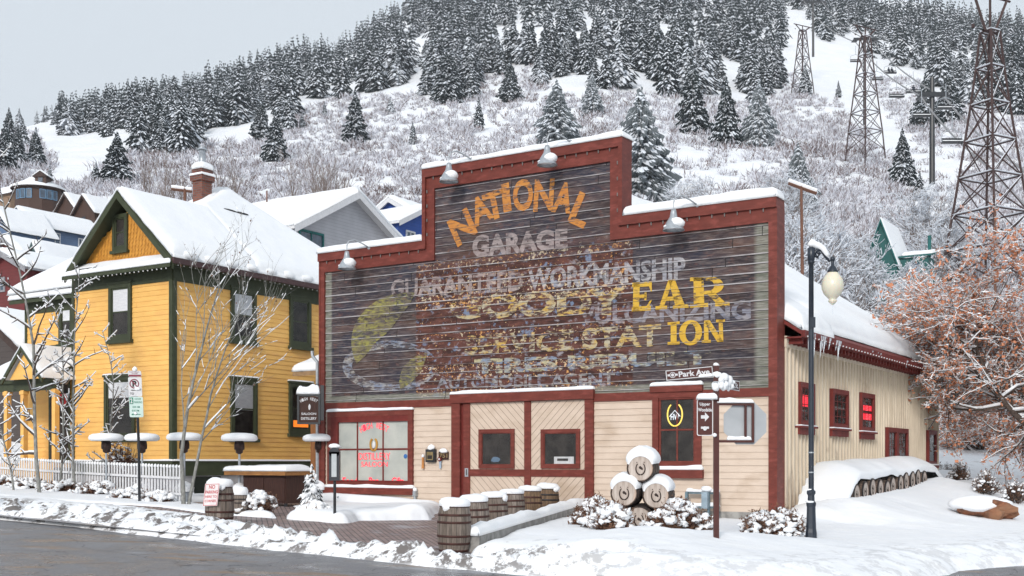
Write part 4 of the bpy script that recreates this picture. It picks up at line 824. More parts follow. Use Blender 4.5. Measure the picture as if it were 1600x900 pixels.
mb().box(HA-.02, HA+.02, HB, BK-.02, -.2, zwt-.5).box(hl, HA, HB-.02, HB+.02, -.2, zwt-.5).build('foundation', FND, yel)
mb().box(HB+.9, HB+2.1, .02, .035, -.1, zwt-.55, 0, WR).build('cellar_door', pm('dark_green_door', (.02, .025, .018)), yel)
for W_, fn, x0, x1, yt, yb, bl in ((WL, hf, 172, 207, 446, 536, .5), (WL, hf, 165, 213, 590, 690, .32), (WR, hr, 359, 398.5, 449, 538, .5), (WR, hr, 451, 484, 462, 546, 0), (WR, hr, 359, 400, 591, 690, .52), (WR, hr, 450, 486, 598, 682, 0)):
    s0, zt = fn(x0, yt); s1, _ = fn(x1, yt); zb = fn((x0+x1)/2, yb)[1]
    f = window(yel, W_, s0, s1, zb+.1, zt, .135, GRN, GRN, rows=(.5,), blind=bl, sill=.12, snow=0, out=.09, muntin=.045, sh=.026)
    m = mb(); m.box(s0-.05, s1+.05, 0, .12, zt, zt+.07, 0, W_); m.build('window_head', GRN, f)
    if yb > 600: m = mb(); snowon(m, W_, s0-.05, s1+.05, .004, .11, zt+.072, .05, int(x0)); m.build('head_snow', SNOW, f, True)
    if x0 == 450: mb().box(s0+.25, s1-.2, .0325, .0345, zb+.35, zb+.6, 0, W_).build('lamplit_room', AMBER, f)
s0, zt = PB(94, 468, WB_); s1, _ = PB(113, 468, WB_); zb = PB(100, 538, WB_)[1]; window(yel, WW, s0, s1+.1, zb, zt, .15, GRN, GRN, rows=(.5,), blind=.5, sill=.1, snow=0, out=.09, sh=.026)
# front gable
ar, zr = PB(182, 297, HB-EO); zr -= .30
aE = HA+EO; aw = 2*ar-aE
mb().prism([(hl+.1, HB-.002, HZ+.12), (HA-.1, HB-.002, HZ+.12), (ar, HB-.002, zr-.30)], (0, .3, 0)).build('gable_wall', YEL, yel)
def shingles(m, W, s0, s1, zb, apexs, apexz, step=.16, wd=.15):
    z = zb; k = 0
    while z < apexz-.1:
        f = (z-zb)/(apexz-zb); a = s0+(apexs-s0)*f+.06; b = s1+(apexs-s1)*f-.06; s = a-(k % 2)*wd/2
        while s < b:
            c0, c1 = max(s+.006, a), min(s+wd-.006, b)
            if c1-c0 > .03: mid = (c0+c1)/2; m.add([W(c0, .022, z+.07), W(mid, .028, z-.03), W(c1, .022, z+.07), W(c1, .004, z+step+.06), W(c0, .004, z+step+.06)], [[0, 1, 2, 3, 4]])
            s += wd
        z += step; k += 1
m = mb(); shingles(m, WL, hl+.2, HA-.2, HZ+.2, ar, zr-.45, .15, .16); m.build('fish_scale_shingles', pm('yellow_shingle', (.66, .31, .05), (.48, .20, .03), 9, .6, .1), yel)
(s0, zt), (s1, _), zb = hf(178, 337), hf(201, 337), hf(190, 394)[1]; window(yel, WL, s0, s1, zb+.05, zt, .13, GRN, GRN, 'attic_window', rows=(.5,), sill=.1, snow=0, out=.09, sh=.03)
# roof planes
def roofpoly(m, P, t=.12): m.prism(P, (0, 0, t))
def rz(a): return HZ+RSL*(aE-a) if a > ar else HZ+RSL*(a-aw)
zr = HZ+RSL*(aE-ar); PK = (-24.45, 4.9, 12.3); b0 = HB-EO; bm = 2.2; be = 9.6
m = mb(); roofpoly(m, [(aE, b0, HZ-.12), (aE, bm, HZ-.12), (ar, bm, zr-.12), (ar, b0, zr-.12)]); roofpoly(m, [(aE, bm, HZ-.12), (aE, be, HZ-.12), (PK[0], PK[1], PK[2]-.12), (ar, bm, zr-.12)])
roofpoly(m, [(aw, b0, HZ-.12), (ar, b0, zr-.12), (ar, bm, zr-.12), (aw, bm, HZ-.12)]); m.build('roof', GRN, yel)
m = mb(); T = .17
def rake(m, p, q, w, d0, d1):               # bargeboard hanging under the roof edge
    m.add([(p[0], d0, p[1]), (q[0], d0, q[1]), (q[0], d0, q[1]-w), (p[0], d0, p[1]-w), (p[0], d1, p[1]), (q[0], d1, q[1]), (q[0], d1, q[1]-w), (p[0], d1, p[1]-w)], np.array([[0, 1, 2, 3], [7, 6, 5, 4], [0, 4, 5, 1], [3, 2, 6, 7], [1, 5, 6, 2], [0, 3, 7, 4]]))
rake(m, (aw-.05, HZ-.14), (ar, zr-.02), .24, b0-.02, b0+.05); rake(m, (ar, zr-.02), (aE+.05, HZ-.14), .24, b0-.021, b0+.049); m.build('bargeboards', GRN, yel)
m = mb(); m.box(aE-.02, aE+.10, b0, be, HZ-.18, HZ+.0); m.build('gutter', pm('brown_gutter', (.07, .035, .035), None, 6, .4), yel)
m = mb(); m.box(HA, aE, HB-.3, BK, HZ-.16, HZ-.10); m.build('soffit', GRN, yel)
m = mb(); m.patch((aE+.04, b0, HZ+.02), (aE+.04, bm+.2, HZ+.02), (ar, bm+.2, zr+.02), (ar, b0, zr+.02), .30, 16, 14, seed=12, w=.28, rough=.2, freq=.7)
m.patch((aE+.04, bm-.2, HZ+.02), (aE+.04, be, HZ+.02), (PK[0], PK[1], PK[2]), (ar, bm-.2, zr+.02), .34, 22, 14, seed=13, w=.3, rough=.2, freq=.6)
m.patch((aw, bm, HZ+.02), (aw, b0, HZ+.02), (ar, b0, zr+.02), (ar, bm, zr+.02), .28, 12, 10, seed=14, w=.26, rough=.1)
m.patch((ar, bm-.2, zr-.1), (PK[0], PK[1], PK[2]), (AW-.5, WB_-.5, HZ-.25), (aw+.3, WB_-.5, HZ-.2), .3, 14, 14, seed=15, w=.25, rough=.1)
m.patch((AW-.5, be, HZ-.1), (AW-.5, WB_-.5, HZ-.25), (PK[0], PK[1], PK[2]), (PK[0], PK[1]+.1, PK[2]), .3, 14, 14, seed=16, w=.25, rough=.1)
m.patch((aE, be, HZ-.1), (AW-.5, be, HZ-.1), (PK[0], PK[1]+.1, PK[2]), (PK[0], PK[1], PK[2]), .3, 14, 14, seed=16, w=.25, rough=.1)
r = random.Random(3)
for i in range(11):                          # slumped ridges where the snow hangs on the metal roof edge
    b = b0+.8+i*.95; m.blob((aE-.12, b, HZ+.16), (.24, .42, .17), i, 0, 10, 6, .2)
m.build('roof_snow', SNOW, yel, True)
mb().prism([(AW-.4, WB_-.45, HZ-.62), (hl+.3, WB_-.45, HZ-.62), (hl+.3, WB_+.5, HZ-.2), (AW-.4, WB_+.5, HZ-.2)], (0, 0, .14)).build('wing_eave', GRN, yel)
m = mb(); m.patch((AW-.45, WB_-.5, HZ-.46), (hl+.25, WB_-.5, HZ-.46), (hl+.25, WB_+.9, HZ+.35), (AW-.45, WB_+.9, HZ+.35), .22, 14, 8, seed=22, w=.2); m.build('wing_eave_snow', SNOW, yel, True)
# pent roof under the gable
m = mb(); m.prism([(aw-.05, b0-.12, HZ-.32), (aE+.05, b0-.12, HZ-.32), (aE-.35, HB, HZ+.06), (aw+.35, HB, HZ+.06)], (0, 0, .12)); m.build('pent_roof', GRN, yel)
m = mb(); m.patch((aw-.05, b0-.14, HZ-.19), (aE+.08, b0-.14, HZ-.19), (aE-.4, HB-.02, HZ+.2), (aw+.4, HB-.02, HZ+.2), .12, 34, 6, seed=17, w=.1, rough=.3, freq=2); m.build('pent_snow', SNOW, yel, True)
m = mb(); a = aw
while a < aE+.1: m.blob((a, b0-.13, HZ-.36), .025, 0, 0, 6, 4, 0); a += .22
b = b0
while b < be: m.blob((aE+.03, b, HZ-.22), .022, 0, 0, 6, 4, 0); b += .25
m.build('eave_light_string', WHITEP, yel)
# chimney
def brickmat():
    m, nt, p = newmat('chimney_brick'); tc = N(nt, 'ShaderNodeTexCoord'); X, Y, Z = sep(nt, tc.outputs['Object']); cb = N(nt, 'ShaderNodeCombineXYZ'); nt.links.new(math_(nt, 'ADD', X, Y), cb.inputs[0]); nt.links.new(Z, cb.inputs[1])
    br = N(nt, 'ShaderNodeTexBrick'); br.inputs['Scale'].default_value = 1; br.inputs['Brick Width'].default_value = .24; br.inputs['Row Height'].default_value = .09; br.inputs['Mortar Size'].default_value = .014
    for k, c in (('Color1', (.24, .075, .045)), ('Color2', (.13, .04, .03)), ('Mortar', (.12, .10, .09))): br.inputs[k].default_value = (*c, 1)
    nt.links.new(cb.outputs[0], br.inputs['Vector']); nt.links.new(br.outputs[0], p.inputs['Base Color']); p.inputs['Roughness'].default_value = .9; bump(nt, p, br.outputs['Fac'], -.6, .02); return m
BRICK = brickmat()
cx, cy, _ = PD(316, 300, 45.2); ca, cb_ = w2g(cx, cy); zc = lambda y: PD(316, y, 45.2)[2]
mb().box(ca-.25, ca+.25, cb_-.25, cb_+.25, 10.2, zc(284)).box(ca-.33, ca+.33, cb_-.33, cb_+.33, zc(284), zc(276)).box(ca-.28, ca+.28, cb_-.28, cb_+.28, zc(276), zc(266)).build('chimney', BRICK, yel)
m = mb(); m.patch((ca-.32, cb_-.32, zc(266)), (ca+.32, cb_-.32, zc(266)), (ca+.32, cb_+.32, zc(266)), (ca-.32, cb_+.32, zc(266)), .3, 8, 8, seed=3, w=.2); m.patch((ca-.36, cb_-.36, zc(276)), (ca+.36, cb_-.36, zc(276)), (ca+.36, cb_-.27, zc(276)), (ca-.36, cb_-.27, zc(276)), .1, 8, 3, w=.04); m.patch((ca+.27, cb_-.36, zc(276)), (ca+.36, cb_-.36, zc(276)), (ca+.36, cb_+.36, zc(276)), (ca+.27, cb_+.36, zc(276)), .1, 3, 8, w=.04); m.build('chimney_snow', SNOW, yel, True)
mb().cyl((ca, cb_, zc(262)), (ca, cb_, zc(236)), .13, None, 14).cyl((ca, cb_, zc(235)), (ca, cb_, zc(230)), .2, .12, 14).build('flue_pipe', GALV, yel, True)
m = mb()                                     # dark slots in the snow around the peak
for (px, py, w) in ((322, 309, .5), (356, 309, .6), (376, 315, .55), (248, 319, .35)):
    b_, z_ = PA(px, py, -22.6 if px > 330 else -23.6); a_ = -22.6 if px > 330 else -23.6; m.blob((a_, b_, rz(a_)+.33), (w*.25, w*.75, .06), 2, 0, 8, 5, .2)
m.build('bare_roof_patch', pm('wet_roof_metal', (.05, .05, .055)), yel)
# porch
pz = 4.45; p0, p1 = PB(-30, 600, HB-.9)[0], hl+.05; pb = HB-.9
m = mb(); m.prism([(p0, pb, PB(60, 597, pb)[1]), (p1, pb, PB(60, 597, pb)[1]), (p1, WB_, PB(60, 545, pb)[1]+.3), (p0, WB_, PB(60, 545, pb)[1]+.3)], (0, 0, .16)); pe = PB(60, 597, pb)[1]; m.box(p0, p1, pb+.1, pb+.25, pe-.28, pe+.02); m.build('porch_roof', GRN, yel)
ga, gz = PB(40, 541, pb-.3); gl_, gr = PB(12, 590, pb-.3)[0], PB(70, 590, pb-.3)[0]
m = mb(); m.patch((p0, pb-.15, pe+.16), (p1+.05, pb-.15, pe+.16), (p1+.05, WB_, pe+1.35), (p0, WB_, pe+1.35), .2, 20, 8, seed=30, w=.2)
m.patch((gr+.1, pb-.5, pe+.1), (gr+.1, WB_, pe+.1), (ga, WB_, gz), (ga, pb-.5, gz), .16, 8, 8, seed=31, w=.12); m.patch((gl_-.1, WB_, pe+.1), (gl_-.1, pb-.5, pe+.1), (ga, pb-.5, gz), (ga, WB_, gz), .16, 8, 8, seed=32, w=.12); m.build('porch_snow', SNOW, yel, True)
m = mb(); m.prism([(gl_+.1, pb-.3, pe+.1), (gr-.1, pb-.3, pe+.1), (ga, pb-.3, gz-.12)], (0, .1, 0)); m.build('porch_gable', YEL, yel)
m = mb(); rake(m, (gl_-.1, pe+.08), (ga, gz), .16, pb-.5, pb-.44); rake(m, (ga, gz), (gr+.1, pe+.08), .16, pb-.501, pb-.441); m.build('porch_bargeboards', GRN, yel)
fl = zwt+.1
for q in (5, 31, 80):
    a = PB(q, 650, pb)[0]; mb().box(a-.09, a+.09, pb+.08, pb+.26, fl-.2, pe-.25).box(a-.12, a+.12, pb+.05, pb+.29, pe-.4, pe-.28).build('porch_post', YEL, yel)
m = mb(); m.box(p0, p1, pb+.08, WB_, fl-.35, fl-.2); m.box(p0, p1, pb+.07, pb+.1, -.3, fl-.2); m.build('porch_floor', YEL, yel)
a0, a1 = PB(82, 690, pb)[0], p1-.1; m = mb(); m.box(a0, a1, pb+.12, pb+.2, fl+.72, fl+.80); m.box(a0, a1, pb+.12, pb+.2, fl-.1, fl-.04)
a = a0
while a < a1: m.box(a, a+.05, pb+.13, pb+.18, fl-.04, fl+.72); a += .15
m.build('porch_railing', YEL, yel); m = mb(); m.patch((a0, pb+.1, fl+.8), (a1, pb+.1, fl+.8), (a1, pb+.22, fl+.8), (a0, pb+.22, fl+.8), .06, 10, 3, w=.04); m.build('rail_snow', SNOW, yel, True)
s0, zt = PB(80, 612, WB_); s1 = PB(108, 612, WB_)[0]; w = mb().box(s0-.1, s1+.1, 0, .05, fl-.2, zt+.4, 0, WW).build('porch_door', GRN, yel); mb().box(s0, s1, .05, .055, fl, zt+.25, 0, WW).build('door_glass', DARK, w)
(q0, r0), (q1, r1) = PB(85, 635, WB_-.1), PB(103, 615, WB_-.1); m = mb(); m.box(q0, q1, .06, .07, r0, r1, 0, WW); m.build('red_window_sign', pm('red_sign_face', (.75, .02, .03), (.6, .015, .02), 4, .5, 0), w); m = mb(); text(m, 'ART', lambda s, t: WW(q0+.1+(q1-q0-.2)*s, .0715, r0+.1+(r1-r0-.2)*t), .02); m.build('sign_lettering', DARK, w)
# ------------------------------------------------------------------ cottages on the slope behind
def cottage(name, label, px, py, D, gw, gl, wh, rise, ori, wallm, trim, wins=(), over=.4, snow=.35, cat='house', below=4., ground_z=None, extra=None):
    x, y, z = PD(px, py, D); a, b = w2g(x, y); a, b = float(a), float(b); t = thing(name, label, cat, (a, b, z))
    m = mb()
    if ori == 'A': A0, A1_, B0, B1_ = a-gl, a, b, b+gw; gab = [(a, B0, z+wh), (a, B1_, z+wh), (a, (B0+B1_)/2, z+wh+rise)]; m.prism(gab, (-gl, 0, 0))
    else: A0, A1_, B0, B1_ = a-gw, a, b, b+gl; gab = [(A0, b, z+wh), (A1_, b, z+wh), ((A0+A1_)/2, b, z+wh+rise)]; m.prism(gab, (0, gl, 0))
    m.box(A0, A1_, B0, B1_, z-below, z+wh); m.build('wall', wallm, t)
    o = over; m = mb(); ms = mb(); sl = rise/(gw/2); ze = z+wh-o*sl; zt = z+wh+rise
    if ori == 'A':
        mid = (B0+B1_)/2
        for s, e in ((1, B0-o), (-1, B1_+o)):
            P = [(A0-o, e, ze), (A1_+o, e, ze), (A1_+o, mid, zt), (A0-o, mid, zt)]; m.prism(P if s > 0 else P, (0, 0, .14)); ms.patch(*[(p[0], p[1], p[2]+.13) for p in (P if s > 0 else [P[1], P[0], P[3], P[2]])], snow, 14, 8, seed=int(px)+s, w=snow*.9, rough=.15)
    else:
        mid = (A0+A1_)/2
        for s, e in ((1, A1_+o), (-1, A0-o)):
            P = [(e, B0-o, ze), (e, B1_+o, ze), (mid, B1_+o, zt), (mid, B0-o, zt)]; m.prism(P, (0, 0, .14)); ms.patch(*[(p[0], p[1], p[2]+.13) for p in (P if s > 0 else [P[1], P[0], P[3], P[2]])], snow, 14, 8, seed=int(px)+s, w=snow*.9, rough=.15)
    m.build('roof', trim, t); ms.build('roof_snow', SNOW, t, True)
    m = mb(); q = .10
    if ori == 'A':
        m.add([(a+o+.02, B0-o, ze+.12), (a+o+.02, mid, zt+.12), (a+o+.02, mid, zt-.2), (a+o+.02, B0-o, ze-.2)], [[0, 1, 2, 3]]); m.add([(a+o+.02, B1_+o, ze+.12), (a+o+.02, mid, zt+.12), (a+o+.02, mid, zt-.2), (a+o+.02, B1_+o, ze-.2)], [[3, 2, 1, 0]])
    else:
        m.add([(A1_+o, b-o-.02, ze+.12), (mid, b-o-.02, zt+.12), (mid, b-o-.02, zt-.2), (A1_+o, b-o-.02, ze-.2)], [[0, 1, 2, 3]]); m.add([(A0-o, b-o-.02, ze+.12), (mid, b-o-.02, zt+.12), (mid, b-o-.02, zt-.2), (A0-o, b-o-.02, ze-.2)], [[3, 2, 1, 0]])
    m.build('gable_trim', trim, t)
    Fw, Rw = wall_fn('front', b), wall_fn('right', a)
    for wn in wins:
        fc, s, zz, w, h = wn[:5]; tm = wn[5] if len(wn) > 5 else trim; Wf = Fw if fc == 'F' else Rw; s0 = (a+s) if fc == 'F' else (b+s)
        m = mb(); frame(m, Wf, s0, s0+w, z+zz, z+zz+h, .11, 0, .06); m.box(s0+w/2-.03, s0+w/2+.03, 0, .05, z+zz, z+zz+h, 0, Wf); f = m.build('window', tm, t); mb().box(s0+.1, s0+w-.1, .0, .02, z+zz+.1, z+zz+h-.1, 0, Wf).build('pane', PANE, f)
    if extra: extra(t, a, b, z)
    return t
PANE = pm('reflective_pane', (.07, .11, .16), (.03, .04, .06), 1.5, .12, 0, spec=.8)
LSID = {}
def lapmat(name, c, lap=.16):
    if name in LSID: return LSID[name]
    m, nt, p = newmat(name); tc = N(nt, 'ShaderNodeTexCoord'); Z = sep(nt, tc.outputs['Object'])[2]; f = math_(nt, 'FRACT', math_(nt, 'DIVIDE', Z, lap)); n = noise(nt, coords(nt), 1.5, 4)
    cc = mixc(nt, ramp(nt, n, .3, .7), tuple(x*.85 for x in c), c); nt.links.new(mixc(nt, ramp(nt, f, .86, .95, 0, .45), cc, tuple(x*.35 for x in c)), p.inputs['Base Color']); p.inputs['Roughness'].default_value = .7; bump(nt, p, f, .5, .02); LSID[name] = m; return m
GREYS = lapmat('grey_clapboard', (.44, .44, .47)); BLUS = lapmat('slate_blue_clapboard', (.11, .17, .28), .22); BRWN = lapmat('brown_clapboard', (.065, .032, .022), .25); REDS = lapmat('red_clapboard', (.14, .022, .022), .22); ROYAL = lapmat('royal_blue_clapboard', (.03, .09, .36), .22)
TEALM = pm('teal_paint', (.015, .13, .125), (.01, .09, .085), 2, .6, .05); TEALS = lapmat('teal_clapboard', (.015, .105, .10), .22); DKW = pm('dark_weathered_wood', (.07, .045, .038), (.04, .026, .022), 3, .8, .2); WGREY = lapmat('weathered_grey_wood', (.07, .055, .05), .25); TAN = lapmat('tan_clapboard', (.26, .17, .11), .25)
# grey house: gable end faces right
ag = -27.7; bL, zL = PA(459, 352, ag); bA, zA = PA(548, 306, ag); gw = 2*(bA-bL); zt_ = zA
x, y, _ = g2w(ag, bL); px_ = 800+F*x/y; D_ = y; zb_ = zL-4.2; py_ = HY-(zb_-EYE)*F/D_
b1, z1 = PA(462, 356, ag); b2, z2 = PA(505, 389, ag)
cottage('grey_house', 'grey clapboard house with white eaves and a teal framed window behind the yellow house', px_, py_, D_, gw, 9, 4.2, zA-zL, 'A', GREYS, WHITEP, [('R', PA(466, 360, ag)[0]-bL, PA(480, 400, ag)[1]-zb_, PA(505, 360, ag)[0]-PA(466, 360, ag)[0], PA(480, 360, ag)[1]-PA(480, 400, ag)[1], TEALM)], over=.55, snow=.4)
cottage('royal_blue_house', 'bright blue house with white trim just left of the tall sign step', 622, 404, 76, 5.0, 6, 2.4, 1.2, 'A', ROYAL, WHITEP, [('F', -2.2, .6, .9, 1.4), ('R', .8, .5, 1., 1.5), ('R', 3., .5, 1., 1.5)], below=6)
cottage('royal_blue_house', 'snow roofed bright blue house wing tucked against the sign wall', 655, 396, 84, 5., 6, 2.6, 1.5, 'B', ROYAL, WHITEP, [('F', -3.4, .7, 1.2, 1.4)], below=6)
cottage('blue_cottage', 'slate blue house with white windows and a long snowy roof on the hill', 52, 386, 120, 4.6, 8.5, 2.3, 1.8, 'B', BLUS, pm('navy_trim', (.03, .045, .07)), [('F', -3.9, .7, 1., 1.2, WHITEP), ('F', -2.7, .7, 1., 1.2, WHITEP), ('F', -1.5, .7, 1., 1.2, WHITEP), ('R', .4, .7, 1.3, 1.2, WHITEP), ('R', 1.9, .7, 1.3, 1.2, WHITEP), ('R', 5.4, .6, .9, 1.2, WHITEP), ('R', 6.6, .6, .9, 1.2, WHITEP)], snow=.45)
cottage('blue_cottage', 'small dark blue gabled house at the left picture border', 16, 392, 116, 4., 5, 2.2, 2.2, 'B', BLUS, pm('navy_trim', (.03, .045, .07)), [('F', -2.6, .7, 1., 1.1, WHITEP)])
cottage('brown_cabin', 'brown gabled cabin right of the round house, nearer to it', 118, 346, 148, 3.6, 5, 1.7, 1.9, 'B', BRWN, DKW, [('R', 1, .4, .8, .9)])
cottage('brown_cabin', 'brown gabled cabin with snowy roof half hidden by the yellow gable', 148, 352, 140, 3.8, 6, 1.7, 2.0, 'B', BRWN, DKW, [('F', -2.4, .4, .8, .9)])
cottage('brown_cabin', 'tan and brown cabin at the far left above the blue houses', 16, 318, 172, 3.8, 5, 1.6, 1.3, 'A', TAN, DKW, [('R', 1.2, .4, .9, .9)])
cottage('weathered_cabin', 'weathered dark wood gabled cabin left of the yellow house eaves', 74, 452, 76, 2.5, 5., 1., 2.0, 'B', WGREY, pm('teal_grey_trim', (.06, .10, .10)), [], over=.3, snow=.4)
cottage('red_cabin', 'dark red cabin with pale eaves at the left border, upper one', 34, 428, 82, 3.4, 6, 1.4, 1.2, 'B', REDS, pm('pale_trim', (.30, .30, .32)), [('F', -2.2, .3, .9, .9)])
cottage('red_cabin', 'dark red cabin at the left border, lower one in front', 42, 462, 70, 4.2, 5, 1.7, 1., 'B', REDS, pm('pale_trim', (.30, .30, .32)), [('F', -3, .4, .9, .9)])
cottage('snowy_shed', 'low dark shed with a broad snowy roof below the red cabins', 36, 600, 52, 5., 6, 1.6, 1.6, 'B', WGREY, DKW, [], snow=.5, below=3)
def tealx(t, a, b, z):
    m = mb(); m.box(a+.02, a+2.6, b+.6, b+3.0, z-4, z+2.2); m.build('annex', TEALS, t); m = mb(); m.prism([(a-.1, b+.3, z+2.2), (a+2.9, b+.3, z+2.2), (a+2.9, b+3.3, z+2.8), (a-.1, b+3.3, z+2.8)], (0, 0, .14)); m.build('annex_roof', TEALM, t)
    m = mb(); m.patch((a+.1, b+1.2, z+2.52), (a+2.8, b+1.2, z+2.52), (a+2.8, b+3.2, z+2.95), (a+.1, b+3.2, z+2.95), .3, 10, 6, w=.2); m.build('annex_snow', SNOW, t, True)
    m = mb(); m.cyl((a+2.3, b+2.5, z+2.4), (a+2.3, b+2.5, z+4.4), .16, None, 8); m.build('stove_pipe', TEALM, t)
    m = mb(); m.box(a+.9, a+1.8, b+.54, b+.6, z+.8, z+1.7); m.build('annex_window', PANE, t)
cottage('teal_house', 'teal house with a very steep pointed gable behind the bare trees', 1402, 440, 108, 2.9, 6, 1.8, 4.0, 'B', TEALS, TEALM, [('F', -2, .3, .8, 1.2)], over=.3, snow=.3, extra=tealx)
# round brown house
x, y, z = PD(60, 322, 165); t = thing('round_house', 'round dark brown house with blue windows and a conical snowy roof on the hill', 'house', (x, y, z), 'W')
R = 3.1
m = mb(); m.lathe([(R, z-5), (R, z), (R, z+2.2)], (x, y, 0), 12); m.build('wall', BRWN, t)
m = mb(); m.lathe([(R+.5, z+2.05), (R+.6, z+2.2), (.0, z+4.1)], (x, y, 0), 12); m.build('roof', DKW, t); m = mb(); m.lathe([(R+.6, z+2.2), (R+.68, z+2.45), (R*.7, z+3.25), (.4, z+4.4), (.02, z+4.5)], (x, y, 0), 24); m.build('roof_snow', SNOW, t, True)
for k, an in enumerate((-125, -108, -91, -58, -41, -25)):
    an = radians(an); c = (x+(R-.05)*cos(an), y+(R-.05)*sin(an)); tx_, ty__ = -sin(an), cos(an); nx, ny = cos(an), sin(an)
    Wq = lambda s, o, zz, c=c, tx_=tx_, ty__=ty__, nx=nx, ny=ny: (c[0]+tx_*s+nx*o, c[1]+ty__*s+ny*o, zz)
    m = mb(); frame(m, Wq, -.4, .4, z+.5, z+1.8, .08, 0, .12); f = m.build('window', pm('light_blue_frame', (.16, .28, .42)), t); mb().box(-.33, .33, .0, .09, z+.57, z+1.73, 0, Wq).build('pane', PANE, f)
m = mb(); m.box(x+.7, x+2.2, y-2.9, y-1., z+2.4, z+3.5); m.build('dormer', BRWN, t); m = mb(); m.prism([(x+.4, y-3.1, z+3.4), (x+2.5, y-3.1, z+3.4), (x+1.45, y-3.1, z+4.2)], (0, 2.5, 0)); m.build('dormer_roof', DKW, t); m = mb(); m.box(x+1.15, x+1.75, y-2.96, y-2.9, z+2.7, z+3.3); m.build('dormer_window', PANE, t)
m = mb(); m.patch((x+2.6, y-3.1, z+3.45), (x+2.6, y-.6, z+3.45), (x+1.45, y-.6, z+4.25), (x+1.45, y-3.1, z+4.25), .2, 5, 5, w=.15); m.patch((x+.3, y-.6, z+3.45), (x+.3, y-3.1, z+3.45), (x+1.45, y-3.1, z+4.25), (x+1.45, y-.6, z+4.25), .2, 5, 5, w=.15); m.build('dormer_snow', SNOW, t, True)
# ------------------------------------------------------------------ helpers for loose things
def gnd(px, D): x = (px-800)/F*D; a, b = w2g(x, D); return (x, D, GH(float(a), float(b)))
def rotm(rz): return np.array([[cos(rz), -sin(rz), 0], [sin(rz), cos(rz), 0], [0, 0, 1]])
# ------------------------------------------------------------------ barrels
def barrelwood(name, c1, c2):
    m, nt, p = newmat(name); tc = N(nt, 'ShaderNodeTexCoord'); X, Y, Z = sep(nt, tc.outputs['Object']); an = math_(nt, 'ARCTAN2', Y, X); st = math_(nt, 'MULTIPLY', an, 20/(2*pi)); fl = math_(nt, 'FLOOR', st)
    ob = N(nt, 'ShaderNodeObjectInfo'); r = white(nt, math_(nt, 'ADD', fl, math_(nt, 'MULTIPLY', ob.outputs['Random'], 90))); n = noise(nt, coords(nt, (6, 6, .9)), 3, 6, .65)
    c = mixc(nt, r, c2, c1); c = mixc(nt, ramp(nt, n, .42, .66, 0, .8), c, tuple(x*.38 for x in c2)); fr = math_(nt, 'FRACT', st); c = mixc(nt, math_(nt, 'LESS_THAN', fr, .07), c, (.012, .01, .009))
    nt.links.new(c, p.inputs['Base Color']); p.inputs['Roughness'].default_value = .8; bump(nt, p, n, .5, .01); return m
def barrelwood_y(name, c1, c2):             # same with the barrel lying along y
    m, nt, p = newmat(name); tc = N(nt, 'ShaderNodeTexCoord'); X, Y, Z = sep(nt, tc.outputs['Object']); st = math_(nt, 'MULTIPLY', math_(nt, 'ARCTAN2', Z, X), 20/(2*pi)); r = white(nt, math_(nt, 'FLOOR', st)); n = noise(nt, coords(nt, (6, 1, 6)), 3, 6, .65)
    c = mixc(nt, r, c2, c1); c = mixc(nt, ramp(nt, n, .42, .66, 0, .7), c, tuple(x*.4 for x in c2)); c = mixc(nt, math_(nt, 'LESS_THAN', math_(nt, 'FRACT', st), .07), c, (.012, .01, .009)); nt.links.new(c, p.inputs['Base Color']); p.inputs['Roughness'].default_value = .8; bump(nt, p, n, .5, .01); return m
BWG = barrelwood('grey_barrel_staves', (.30, .25, .215), (.16, .125, .10)); BWB = barrelwood('brown_barrel_staves', (.25, .155, .085), (.13, .08, .048)); HOOP = pm('rusty_hoop', (.085, .035, .028), (.05, .026, .022), 14, .6, .15, metal=.3)
HOOPK = pm('dark_hoop', (.02, .02, .023), (.035, .03, .03), 14, .5, .1, metal=.3)
HEADW = pm('barrel_head_wood', (.56, .49, .44), (.38, .31, .265), 5, .75, .3, st=(3, 1, .5), c3=(.50, .27, .14), sc3=1.3); LYW = barrelwood_y('dark_barrel_staves', (.15, .10, .075), (.06, .04, .03))
def brad(z): return .272+.050*(1-((z-.445)/.445)**2)
def upright(label, loc, wood, hoopm, rz, sc=1., snow=.10, group=None):
    t = thing('whiskey_barrel', label, 'barrel', loc, 'W', group, rz); t.scale = (sc,)*3; L = np.array(loc)
    def B(m, nm, mt, sm=True): o = m.build(nm, mt, None, sm); o.parent = t; return o
    B(mb().lathe([(.0, .02), (.26, .02), (.272, 0)]+[(brad(z), z) for z in np.linspace(0, .89, 12)]+[(.25, .89), (.25, .85), (0, .85)], n=30), 'staves', wood)
    for z in (.025, .16, .30, .56, .70, .865): B(mb().lathe([(brad(z-.022)+.002, z-.022), (brad(z-.02)+.007, z-.02), (brad(z+.02)+.007, z+.02), (brad(z+.022)+.002, z+.022)], n=30), 'hoop', hoopm)
    if snow:
        snow *= .75+.5*abs(sin(rz*5)); m = mb(); m.lathe([(.285, .86), (.30, .885), (.295, .885+snow*.55), (.24, .885+snow*.93), (.12, .885+snow*1.05), (.0, .885+snow*1.08)], (0, 0, 0), 26); m.blob((.12*cos(rz*3), .12*sin(rz*3), .87+snow*.7), (.2, .16, snow*.55), int(rz*9), 0, 12, 8, .3); m.blob((.22*cos(rz*7), .22*sin(rz*7), .85), (.12, .12, .10), int(rz*4), 0, 10, 7, .4); t.rotation_euler[0] = .02*sin(rz*3); t.rotation_euler[1] = .02*cos(rz*2); B(m, 'snow_cap', SNOW)
    return t
rowpx = (709, 741, 772, 800, 827, 855); rowD = (21.8, 23.6, 25.5, 27.4, 29.3, 31.1)
